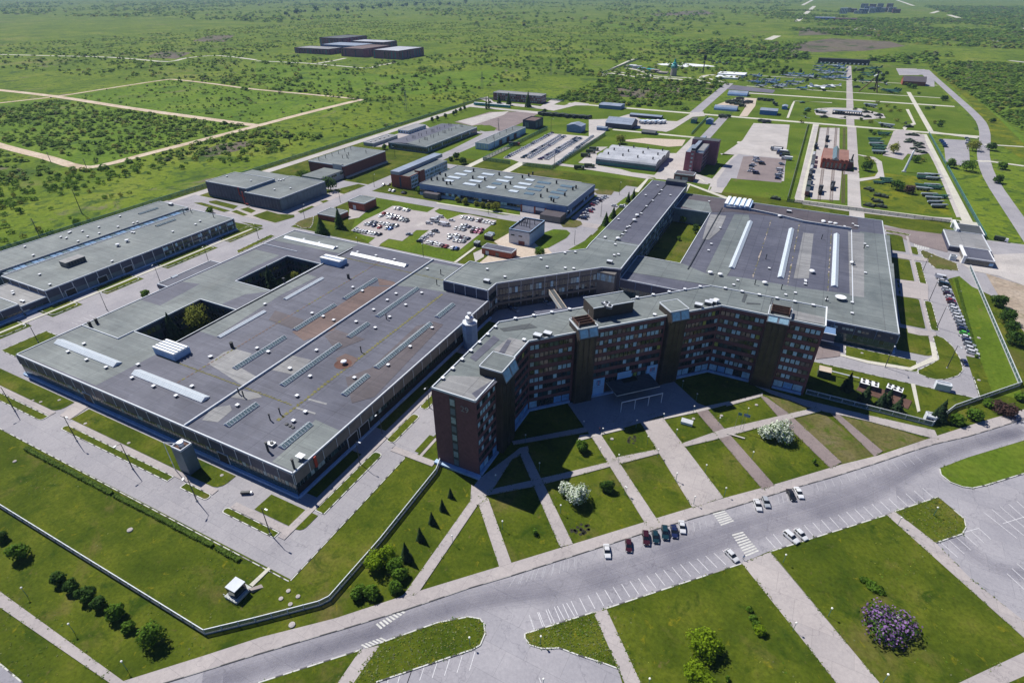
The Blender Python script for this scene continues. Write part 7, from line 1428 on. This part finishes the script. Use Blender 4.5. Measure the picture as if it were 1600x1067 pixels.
for i, (x, y) in enumerate(((210,770),(230,720),(250,700),(700,690),(760,700),(790,680),(820,700),(600,690),(680,650),(740,670),(580,755),(640,770),(540,690),(800,760),(640,830),(660,845),(690,835),(720,860),(1040,775),(1080,770),(995,685),(1030,680),(940,590),(900,1000),(930,990),(960,1010),(620,1000),(640,1020))):
    c = Q('T4', x, y); broadleaf('bush', 'dark bush, %s of those dotted over the museum lawns' % nth(i), 'bush', *c, 2.6+random.random()*2, 3.5, random.choice(['leaf_dark','leaf_green','leaf_olive']), 60, .8, group='bushes on the museum lawns')
# hedges
def hedge(label, a, b_, w, h, group=None):
    p, u, n, L = frame(a, b_); b = MB(); b.fbox(p, u, n, 0, L, -w*.4, w*.4, 0, h*.82, 'hedge'); mi = b.mi('hedge')
    for i in range(int(L*14)):
        t = random.uniform(0, L); s_ = random.choice((-1,1)); side = random.random() < .45
        q = (p[0]+u[0]*t+n[0]*w*.5*(s_ if side else random.uniform(-1,1)), p[1]+u[1]*t+n[1]*w*.5*(s_ if side else random.uniform(-1,1)), random.uniform(.1,h) if side else h*random.uniform(.8,1.05))
        leafq(b, q, Vector((random.uniform(-.6,.6), -.3, 1)).normalized(), .24, mi)
    return tag(b.build('hedge'), label, 'hedge', group)
hedge('longest clipped hedge, left part, along the south edge of the ring road', (-211,54.9), (-165,55.2), 1.4, 1.0); hedge('middle clipped hedge along the south edge of the ring road', (-163.6,55.2), (-121,55.6), 1.3, 1.0); hedge('short right-hand clipped hedge by the ring road corner', (-119.6,55.6), (-110.5,55.6), 1.4, .9)
hedge('clipped hedge behind the long row of cars at the east fence', (84.6,262), (87.6,346), 1.0, 1.0)
# scrub: the nearest shrubs one by one, the rest as one mass
TRK = [[(-1000,330),(-820,305),(-703,290),(-612,283),(-560,277),(-543,288),(-545,340),(-549,459),(-554,540),(-556,640)],[(-1250,480),(-964,487),(-787,475),(-552,468)],[(-556,640),(-758,656),(-976,672),(-964,487),(-990,380)],[(170,1246),(172,870),(147,661),(137,470),(136,300)]]
TRK.append(QP('T1', [(0,342),(630,357),(1050,387),(1180,362),(1600,376)]))
def clear(x, y, d=9):
    if -1210 < x < -780 and 1040 < y < 1430: return False
    for pl in TRK:
        for a, b_ in zip(pl[:-1], pl[1:]):
            ax, ay = b_[0]-a[0], b_[1]-a[1]; t = max(0, min(1, ((x-a[0])*ax+(y-a[1])*ay)/(ax*ax+ay*ay)))
            if math.hypot(x-a[0]-ax*t, y-a[1]-ay*t) < d: return False
    return True
def inview(x, y):
    v = Vector((x, y, -H)); w = v.dot(FV)
    if w < 10: return False
    px_, py_ = 800+FPX*v.dot(RV)/w, 533.5-FPX*v.dot(UV)/w
    return -60 < px_ < 1660 and -40 < py_ < 1140
def dens(x, y, sc=.006, off=0): return mnoise.noise(Vector((x*sc+off, y*sc, 3.1)))+.5*mnoise.noise(Vector((x*sc*4+off, y*sc*4, 1.7)))
ZONES = [((-930,-410,120,460),1900,1.2,3.3,-.22,'rough'), ((-960,-415,460,780),700,1.0,2.4,-.1,'track'), ((-2000,-430,640,2300),5600,1.8,4.2,-.08,'plain'), ((-320,-135,762,1010),700,2.2,4.6,-.25,'willow'), ((-420,-60,1000,1900),1100,2.4,4.6,-.05,'north'),
         ((175,560,360,1500),2100,2.2,5,-.25,'wood'), ((-300,1500,1420,4200),6500,4,9,-.1,'beyond'), ((500,1600,1200,5200),3200,6,12,-.3,'wood'), ((-7000,-300,2000,6500),4500,6,13,.16,'far')]
LAND = [((-420,300),'behind the two-height dark hall'),((-470,160),'behind the long left hall'),((-545,280),'near the dirt track bend'),((-545,450),'beside the track crossing'),((-700,270),'near the left frame edge below the track'),((-640,380),'in the middle of the tracked field'),
 ((-800,400),'in the far left of the tracked field'),((-700,560),'in the upper tracked field'),((-600,640),'near the far track corner'),((-470,560),'between the track and the perimeter fence'),((-860,620),'at the far upper track corner'),((-620,180),'low down at the left frame edge')]
def landmark(x, y): return min(LAND, key=lambda q: math.hypot(x-q[0][0], y-q[0][1]))[1]
LAB = {'rough':'shrub in the rough field west of the perimeter fence', 'track':'shrub in the field framed by the dirt track', 'willow':'bush in the thicket between the yard and the hill tower', 'wood':'tree at the wood edge east of the curved road'}
TONE = [('leaf_scrub','bright green'),('leaf_scrub','bright green'),('leaf_scrub_dark','dark green'),('leaf_olive','olive'),('leaf_green','deep green')]
PRO = []
for ti, (m, w_) in enumerate(TONE):
    for v_ in range(2):
        b = MB(); crown(b, [(0,0,.75,1,1,.75),(.5,.2,.5,.7,.7,.5),(-.5,-.3,.45,.7,.7,.5)], 130, .2, m, .5); PRO.append((b.mesh('shrub'), m, w_))
items = []
for (x0, x1, y0, y1), n, r0, r1, th, nm in ZONES:
    got = tries = 0
    while got < n and tries < n*7:
        tries += 1; x, y = random.uniform(x0, x1), random.uniform(y0, y1)
        if nm == 'rough' and x > -440 and y > 200: continue
        if nm == 'wood' and x < 168+max(0, (1300-y)*.06)+(22 if y < 700 else 6) and y < 1500: continue
        if nm == 'beyond' and dens(x, y, .0012, 9) < -.1: continue
        if dens(x, y, .012 if r1 < 7 else .002) < th+random.uniform(-.3,.3) or not inview(x, y) or not clear(x, y): continue
        got += 1; items.append((math.hypot(x, y), x, y, random.uniform(r0, r1), nm))
ind = sorted([t for t in items if t[4] in LAB])[:290]; chosen = set(id(t) for t in ind)
for i, (d, x, y, r, nm) in enumerate(ind):
    me, m, w_ = random.choice(PRO); o = bpy.data.objects.new('shrub', me); link(o); o.location = (x, y, 0); o.scale = (r*.8, r*.8, r*random.uniform(.7,1.0)); o.rotation_euler.z = random.random()*6
    lb = w_+' shrub '+landmark(x, y)+(', broad' if r > 3.2 else ', small') if nm in ('rough','track') else w_+' '+LAB[nm]
    tag(o, lb, 'shrub', 'shrubs '+landmark(x, y) if nm in ('rough','track') else 'shrubs: '+LAB[nm])
mass = MB()
for m in ('leaf_scrub','leaf_scrub_dark','leaf_olive','leaf_dry'): mass.mi(m)
for t in items:
    if id(t) in chosen: continue
    d, x, y, r, nm = t; k = 26 if d < 900 else (15 if d < 1800 else 9)
    far = d > 1800; mi = random.choices((0,1,2,3), (3,5,1,.6) if far else (6,3,1.3,.5))[0]
    h = r*random.uniform(.9,1.5)*(.6 if far else .8)
    for _ in range(k):
        q = rnd_dir(); z = abs(q[2]); leafq(mass, (x+q[0]*r*.75, y+q[1]*r*.75, .15*h+z*h*.85), Vector((q[0]*.5, q[1]*.5, z+1.0)).normalized(), r*(.42 if d < 900 else .6)*random.uniform(.7,1.3), mi)
tag(mass.build('scrub'), 'scattered scrub, thickets and far woods covering the plain', 'scrub', kind='stuff')
# rough grass along the lawn edges and weeds on the scruffy islands
tf = MB(); TM = [tf.mi(m) for m in ('hedge','leaf_dry','leaf_olive','leaf_green')]
def tuft(x, y, s, z=.27, w=(5,3,2,2)): leafq(tf, (x, y, z), Vector((random.uniform(-.4,.4), random.uniform(-.4,.4), 1)).normalized(), s, random.choices(TM, w)[0])
for pl in [px(i_) for i_ in IS]+PATHS:
    for a, b_ in zip(pl, pl[1:]+pl[:1]):
        L = math.hypot(b_[0]-a[0], b_[1]-a[1])
        if L < 2: continue
        for _ in range(int(L*3.2)):
            t = random.random(); o_ = random.gauss(0, .22); x, y = a[0]+(b_[0]-a[0])*t, a[1]+(b_[1]-a[1])*t
            if mnoise.noise(Vector((x*.25, y*.25, 5))) < -.05: continue
            tuft(x+(b_[1]-a[1])/L*o_, y-(b_[0]-a[0])/L*o_, random.uniform(.08,.24), .28)
def inside(x, y, pl):
    c = False
    for (x0, y0), (x1, y1) in zip(pl, pl[1:]+pl[:1]):
        if (y0 > y) != (y1 > y) and x < (x1-x0)*(y-y0)/(y1-y0)+x0: c = not c
    return c
for k_, n in ((0,2600),(2,1500),(5,900),(3,900),(4,900)):
    pl = px(IS[k_]); xs = [p_[0] for p_ in pl]; ys = [p_[1] for p_ in pl]
    for _ in range(n):
        x, y = random.uniform(min(xs), max(xs)), random.uniform(min(ys), max(ys))
        if inside(x, y, pl) and (k_ < 3 or k_ == 5 or mnoise.noise(Vector((x*.05, y*.05, 2))) > .25): tuft(x, y, random.uniform(.1,.3), .3, (4,3,3,1))
for _ in range(5200):
    x, y = random.uniform(-225, -20), random.uniform(8, 110)
    if mnoise.noise(Vector((x*.04, y*.04, 8))) > .12 and not inside(x, y, px(N_EDGE+S_EDGE)) and (y < 54 and x < -96 and y > 12): tuft(x, y, random.uniform(.1,.28), .12, (6,3,2,1))
tag(tf.build('grass_tufts'), 'rough grass tufts and weeds along the lawn edges', 'grass', kind='stuff')
# ---------------------------------------------------------------- fences
def fence(label, pts, h=2.0, step=4, base='concrete_wall', mesh='fence_mesh', rail='white_metal', rw=.12, cat='fence', plinth=.45):
    root = thing('fence', label, cat, (*pts[0], 0)); pan = MB(); bs = MB(); posts = []
    for a, b_ in zip(pts[:-1], pts[1:]):
        p, u, n, L = frame(a, b_); k_ = max(1, round(L/step))
        pan.fbox(p, u, n, 0, L, -.03, .03, plinth, h-.1, mesh)
        bs.fbox(p, u, n, 0, L, -.1, .1, h-.12, h+rw*.6, rail)
        if plinth > .1: bs.fbox(p, u, n, 0, L, -.14, .14, 0, plinth, base)
        for i in range(k_): posts.append((p[0]+u[0]*L*i/k_, p[1]+u[1]*L*i/k_))
    posts.append(pts[-1]); pan.build('fence_panel', root); bs.build('rail', root)
    q = MB(); q.box(-.1,-.1,0,.1,.1,h+.15,rail); me = q.mesh('post')
    step_ = max(1, math.ceil(len(posts)/98))
    for i, c in enumerate(posts):
        if i % step_ == 0: part('post', me, root, (c[0], c[1], 0))
    return root
fence('pale two-railed perimeter fence from the left frame edge round the lawn to the office corner', px([(-70,748),(0,792),(321,991),(400,972),(500,946),(516,938),(594,849),(682,739),(688,723)]), rw=.12, rail='trim')
fence('pale two-railed perimeter fence from the office right corner round to the east gate', [(22.5,204.2),(63.2,203.4),(71.4,218),(96.2,246),(96.4,366)], rw=.2)
fence('long grey-green perimeter fence along the western scrub', [(-408,60),(-408,722)], 2.6, 7, mesh='wire_mesh', rail='teal', plinth=0); fence('grey-green outer fence line along the far north side', [(-408,722),(-330,760),(-300,755)], 2.6, 7, mesh='wire_mesh', rail='teal', plinth=0)
fence('dark green mesh fence round the car storage yard', [(-252,590),(-252,447),(-225,447)], 3, 6, mesh='wire_mesh', rail='teal', plinth=0); fence('green mesh fence on the near and right sides of the car storage yard', [(-213,447),(-187,447),(-187,590)], 3, 6, mesh='wire_mesh', rail='teal', plinth=0)
fence('green mesh fence between the grey lot and the museum path', [(-2,448),(-2,738)], 2.4, 6, mesh='wire_mesh', rail='grey_metal', plinth=0); fence('mesh fence behind the eastern workshop along the museum edge', [(-2,443),(96,443)], 2.2, 5, mesh='wire_mesh', rail='dark_metal', plinth=0)
fence('green mesh fence along the east side of the museum', [(112,422),(112,740)], 2.4, 6, mesh='wire_mesh', rail='teal', plinth=0); fence('white fence line climbing beside the museum hill', QP('U5', [(0,285),(520,82)]), 2.4, 9, plinth=.3)
fence('green mesh fence beside the lane to the road fork', QP('W5', [(1165,660),(1350,465)]), 2.4, 6, mesh='wire_mesh', rail='teal', plinth=0)
# ---------------------------------------------------------------- lamp posts, poles, small things
def _post(b, h, arm): b.tube((0,0,0),(0,0,h),.17,.09,'dark_metal',6); b.tube((0,0,h),(arm,0,h+.25),.07,.05,'dark_metal',5); b.box(arm-.1,-.17,h+.12,arm+.75,.17,h+.32,'white_metal')
POST = [_m(lambda b: b.tube((0,0,0),(0,0,11.3),.19,.1,'dark_metal',6)), _m(lambda b: (b.tube((0,0,11.3),(1.6,0,11.6),.08,.06,'dark_metal',5), b.box(1.4,-.2,11.45,2.4,.2,11.7,'white_metal'))), _m(lambda b: b.box(-.25,-.25,0,.25,.25,.5,'kerb_white'))]
def tall(label, x, y, rz, group, k=1.0):
    t = thing('lamp_post', label, 'lamp post', (x,y,.12), group, rz)
    for nm, me in zip(('pole','lamp_arm','footing'), POST):
        o = bpy.data.objects.new(nm, me); link(o); o.parent = t
    t.scale = (k,k,k)
TALL = [('R1',[(75,455),(385,605),(665,745),(985,905)],'along the ring road before the great hall, counted from the left'),('R2',[(1350,325)],'at the ring road corner before the great hall'),('S1',[(240,1020),(670,820),(1000,640),(1305,520)],'along the western lane between the halls, counted from the near end'),
 ('S3',[(417,612),(705,488),(928,388),(1140,290),(1270,108)],'along the north-running lane, counted from the near end'),('S4',[(248,660),(-155,620)],'behind the roof edge of the great hall'),('S4',[(1190,570),(1355,395),(1470,260)],'along the lane west of the long wing, counted from the near end'),('S4',[(652,380),(1130,450)],'along the lane before the green-roofed hall'),
 ('S7',[(1085,710),(790,880),(650,1060)],'from the far end of the shaded lane beside the office'),('R8',[(585,430),(895,435),(845,232),(806,98)],'along the road bend right of the eastern workshop'),('S6',[(965,500)],'by the crossing near the east gate')]
for reg, pts, w_ in TALL:
    for i, (x, y) in enumerate(pts): c = Q(reg, x, y); tall(('%s lamp post ' % nth(i) if len(pts) > 1 else 'tall dark lamp post ')+w_, *c, R(random.choice((-90,0,-60))), 'tall lamp posts of the works', .95 if reg[0] == 'R' else .85)
for i, (reg, x, y, k_, w_) in enumerate((('U2',860,745,1.15,'pale floodlight mast at the near corner of the car yard'),('U2',808,180,1.15,'pale floodlight mast at the far corner of the car yard'),('T6',1090,410,1.1,'dark mast with a box head beside the narrow storage building'),('S4',500,1700,1,'')[:5],)):
    if not w_: continue
    c = Q(reg, x, y); tall(w_, *c, 0, 'masts at the car yard', k_*1.05)
BALL = [_m(lambda b: b.tube((0,0,0),(0,0,3.3),.07,.05,'teal',6)), _m(lambda b: b.lathe([(.05,3.25),(.22,3.35),(.27,3.5),(.22,3.66),(.05,3.74)],'lamp_glass',8))]
BP = [('R6',[(1273,660),(1425,622),(1137,692),(968,733),(872,697),(580,765),(650,905),(430,965)],'on and beside the shaded forecourt'),('R7',[(315,738),(530,680),(672,632),(170,773),(222,838),(462,915),(697,850),(315,957),(560,1030),(62,1028),(345,495),(415,560)],'among the park beds right of the forecourt'),
 ('S8',[(1195,397),(1310,440),(580,855),(945,755),(265,945),(1350,640)],'among the park beds left of the forecourt'),('R4',[(825,18),(915,135),(688,1043),(1420,765)],'along the wide promenade'),('R5',[(410,425),(640,692),(920,1022),(1168,190),(987,240)],'on the lower right lawns'),('R3',[(1065,838),(1422,832),(1435,1045)],'on the islands of the lower parking area'),('R2',[(605,957),(340,770),(105,590)],'on the lower left lawn')]
for reg, pts, w_ in BP:
    for i, (x, y) in enumerate(pts):
        c = Q(reg, x, y, 3.6); t = thing('garden_lamp', '%s slender lamp with a white globe %s' % (nth(i), w_), 'lamp', (*c, .05), 'white-globe lamps '+w_)
        for nm, me in zip(('pole','globe'), BALL): o = bpy.data.objects.new(nm, me); link(o); o.parent = t
def pylon(label, reg, base, h, kind='pole'):
    x, y = Q(reg, *base); t = thing('power_pole', label, 'power pole', (x,y,0), 'power poles in the field'); b = MB()
    if kind == 'pole': b.tube((x,y,0),(x,y,h),.28,.16,'dark_metal',6); b.tube((x+2.2,y-1,0),(x,y,h*.7),.16,.12,'dark_metal',5)
    else:
        for dx in (-1,1):
            for dy in (-1,1): b.tube((x+dx*1.8,y+dy*1.8,0),(x+dx*.25,y+dy*.25,h),.14,.1,'grey_metal',4)
        for i in range(6): z = h*i/6; w = 1.8*(1-i/6)+.25; b.tube((x-w,y-w,z),(x+w,y-w,z+h/6),.07,.07,'grey_metal',3); b.tube((x+w,y-w,z),(x-w,y-w,z+h/6),.07,.07,'grey_metal',3)
    b.build('pole', t); b = MB()
    for z in (h*.82, h*.93): b.box(x-2,y-.1,z-.08,x+2,y+.1,z+.08,'dark_metal')
    b.build('crossarm', t)
for reg, base, h, kd, lab in (('S1',(512,215),17,'pole','tallest dark power pole behind the long left hall'),('S1',(248,360),12,'pole','shorter power pole left of the tallest one'),('T2',(944,700),24,'lattice','lattice pylon in the field above the long low hall'),('T2',(1415,560),24,'lattice','lattice pylon nearer the far brown building'),
                              ('T3',(243,472),26,'lattice','lattice pylon beyond the far brown building'),('T2',(213,905),14,'pole','power pole beside the dirt track end'),('T5',(318,535),9,'pole','small pole beside the dirt track curve'),('T5',(542,572),8,'pole','smallest pole right at the dirt track bend'),('T6',(1115,0+300),13,'pole','thin mast on the brown lot')): pylon(lab, reg, base, h, kd)
MHW = ['first on the lawn strip at the great hall left corner','second on the lawn strip at the great hall left corner','third on the lawn strip at the great hall left corner','alone near the driveway on the great hall lawn','in the middle of the great hall front lawn','right of the ventilation tower','alone in the middle of the big left lawn','beside the public pavement at the fence','topmost of four near the white booth','rightmost of four near the white booth','leftmost of four near the white booth','lowest of four near the white booth','on the bed right of the flagpoles','left of the flagpoles','above the white display board','on the lawn below the eastern workshop','in the lawn between east hedge and fence','near the end of the east hedge','at the far end of the east hedge lawn','right of the east car row middle','beside the white display board','at the left frame edge by the ring road']
MH = _m(lambda b: (b.lathe([(.6,0),(.55,.2)],'concrete',10), b.lathe([(.42,.2),(.4,.24)],'paving',8)))
for i, (reg, x, y) in enumerate((('R1',165,405),('R1',205,412),('R1',298,402),('R1',428,520),('R1',645,617),('R1',1110,778),('R2',650,305),('R2',1458,778),('R2',1440,608),('R2',1488,636),('R2',1403,647),('R2',1450,675),('R7',710,618),('R7',535,672),('R7',395,687),('R8',470,360),('R8',1057,285),('R8',1055,495),('R8',962,50),('S6',1315,912),('S8',1265,345),('R1',75,708))):
    c = Q(reg, x, y); o = put('manhole', MH, 'pale round manhole cover %s' % MHW[i], 'manhole', *c, 0, .12, 'manhole covers on the lawns', 1 if reg != 'R2' or x > 700 and x != 1458 else 1.4)
DOTS = MB()
for reg, x0, y0, x1, y1, n in (('R4',295,275,385,325,26),('R6',1090,770,1130,810,12),('R5',120,720,190,1030,8)):
    for i in range(n): c = Q(reg, random.uniform(x0,x1), random.uniform(y0,y1)); DOTS.lathe([(.5,.07),(.42,.12)],'soil_dark',7,c)
tag(DOTS.build('planting_holes'), 'dark bare planting holes in the park lawns', 'soil', kind='stuff')
c = Q('R7',360,715); r_ = thing('display_stand', 'white slanted display board standing on the small park lawn', 'stand', (*c,0)); b = MB(); b.hexa([(c[0]-2,c[1]-.6,.3),(c[0]+2,c[1]-.6,.3),(c[0]+2,c[1]+.6,.3),(c[0]-2,c[1]+.6,.3),(c[0]-2,c[1]-.5,1.2),(c[0]+2,c[1]-.5,1.2),(c[0]+2,c[1]+.6,2.2),(c[0]-2,c[1]+.6,2.2)],'white'); b.build('board', r_)
b = MB(); [b.box(c[0]+dx-.1,c[1]-.1,0,c[0]+dx+.1,c[1]+.1,.6,'dark_metal') for dx in (-1.5,1.5)]; b.build('support', r_)
c = Q('R7',605,775); r_ = thing('bench', 'long pale bench beside the path crossing', 'bench', (*c,0)); b = MB(); b.box(c[0]-3,c[1]-.3,.42,c[0]+3,c[1]+.3,.52,'concrete'); b.build('seat', r_)
for dx in (-2.4,2.4): b = MB(); b.box(c[0]+dx-.15,c[1]-.25,.05,c[0]+dx+.15,c[1]+.25,.42,'concrete_wall'); b.build('leg', r_)
for i, (x, y) in enumerate(((600,735),(628,740),(640,745))):
    c = Q('R7',x,y); r_ = thing('flagpole', '%s thin flagpole from the left on the middle park lawn' % nth(i), 'flagpole', (*c,0), 'flagpoles'); b = MB(); b.tube((*c,0),(*c,7.5),.06,.04,'grey_metal',5); b.build('pole', r_)
    b = MB(); b.box(c[0],c[1]-.02,6.2,c[0]+1.2,c[1]+.02,7.3,'cladding_blue' if i else 'teal'); b.build('flag', r_)
c = Q('R2',1232,118,.5); o = put('trailer', LORRY[2], 'small dark trailer beside the great hall corner', 'trailer', *c, R(30), .1, None, .32); o.name = 'trailer'
# ---------------------------------------------------------------- people
def person(label, x, y, rz, top, legs, hair='shirt_dark'):
    J = [(0,0,.95),(0,0,1.2),(0,0,1.42),(0,0,1.52),(.02,0,1.63),(.02,0,1.74),(0,.2,1.4),(-.08,.27,1.14),(.08,.3,.9),(0,-.2,1.4),(.08,-.27,1.14),(.26,-.27,.96),(0,.1,.9),(.16,.1,.5),(.08,.1,.06),(.22,.1,.03),(0,-.1,.9),(-.1,-.1,.5),(-.3,-.1,.12),(-.2,-.1,.04)]
    E_ = [(0,1),(1,2),(2,3),(3,4),(4,5),(2,6),(6,7),(7,8),(2,9),(9,10),(10,11),(0,12),(12,13),(13,14),(14,15),(0,16),(16,17),(17,18),(18,19)]
    RR = [.15,.14,.15,.06,.1,.08,.065,.05,.035,.065,.05,.035,.09,.065,.045,.04,.09,.065,.045,.04]
    me = bpy.data.meshes.new('person'); me.from_pydata(J, E_, []); me.materials.append(MATS[top]); me.materials.append(MATS[legs]); me.materials.append(MATS['skin'])
    o = bpy.data.objects.new('person', me); link(o); sk = o.modifiers.new('skin','SKIN')
    for i, r in enumerate(RR): me.skin_vertices[0].data[i].radius = (r, r*(1.35 if i in (1,2) else 1))
    me.skin_vertices[0].data[0].use_root = True; o.modifiers.new('sub','SUBSURF').render_levels = 1
    dg = bpy.context.evaluated_depsgraph_get(); nm = bpy.data.meshes.new_from_object(o.evaluated_get(dg)); o.modifiers.clear(); o.data = nm
    for p_ in nm.polygons: z = p_.center.z; yy = abs(p_.center.y); p_.material_index = 2 if z > 1.5 or (yy > .25 and z < 1.1) else (0 if z > .95 else 1)
    b = MB(); b.lathe([(.1,1.66),(.115,1.74),(.08,1.82),(.02,1.84)],hair,8,(.01,0)); h = b.build('hair', o)
    o.location = (x,y,.3); o.rotation_euler.z = rz; return tag(o, label, 'person')
c = Q('R6',950,748); person('person in a pink top and dark trousers walking at the forecourt edge', *c, R(20), 'shirt_pink', 'shirt_dark'); person('person in dark clothes walking beside the one in pink', c[0]+1.1, c[1]-.3, R(15), 'shirt_dark', 'shirt_dark', 'brick')
c = Q('R5',194,452); person('person in a pale blue top standing behind the white hatchback at the crossing', *c, R(100), 'wall_blue', 'shirt_dark')
# ---------------------------------------------------------------- the air
m, t, b_ = nt('air'); t.nodes.remove(b_); pv = t.nodes.new('ShaderNodeVolumePrincipled'); pv.inputs['Color'].default_value = (.5,.72,1,1); pv.inputs['Density'].default_value = HAZE; pv.inputs['Anisotropy'].default_value = .0
t.links.new(pv.outputs[0], t.nodes['Material Output'].inputs['Volume']); MATS['air'] = m
b = MB(); b.box(-15900, -2900, -1, 11900, 15900, 150, 'air'); tag(b.build('haze'), 'thin blue haze over the plain', 'haze', kind='stuff')
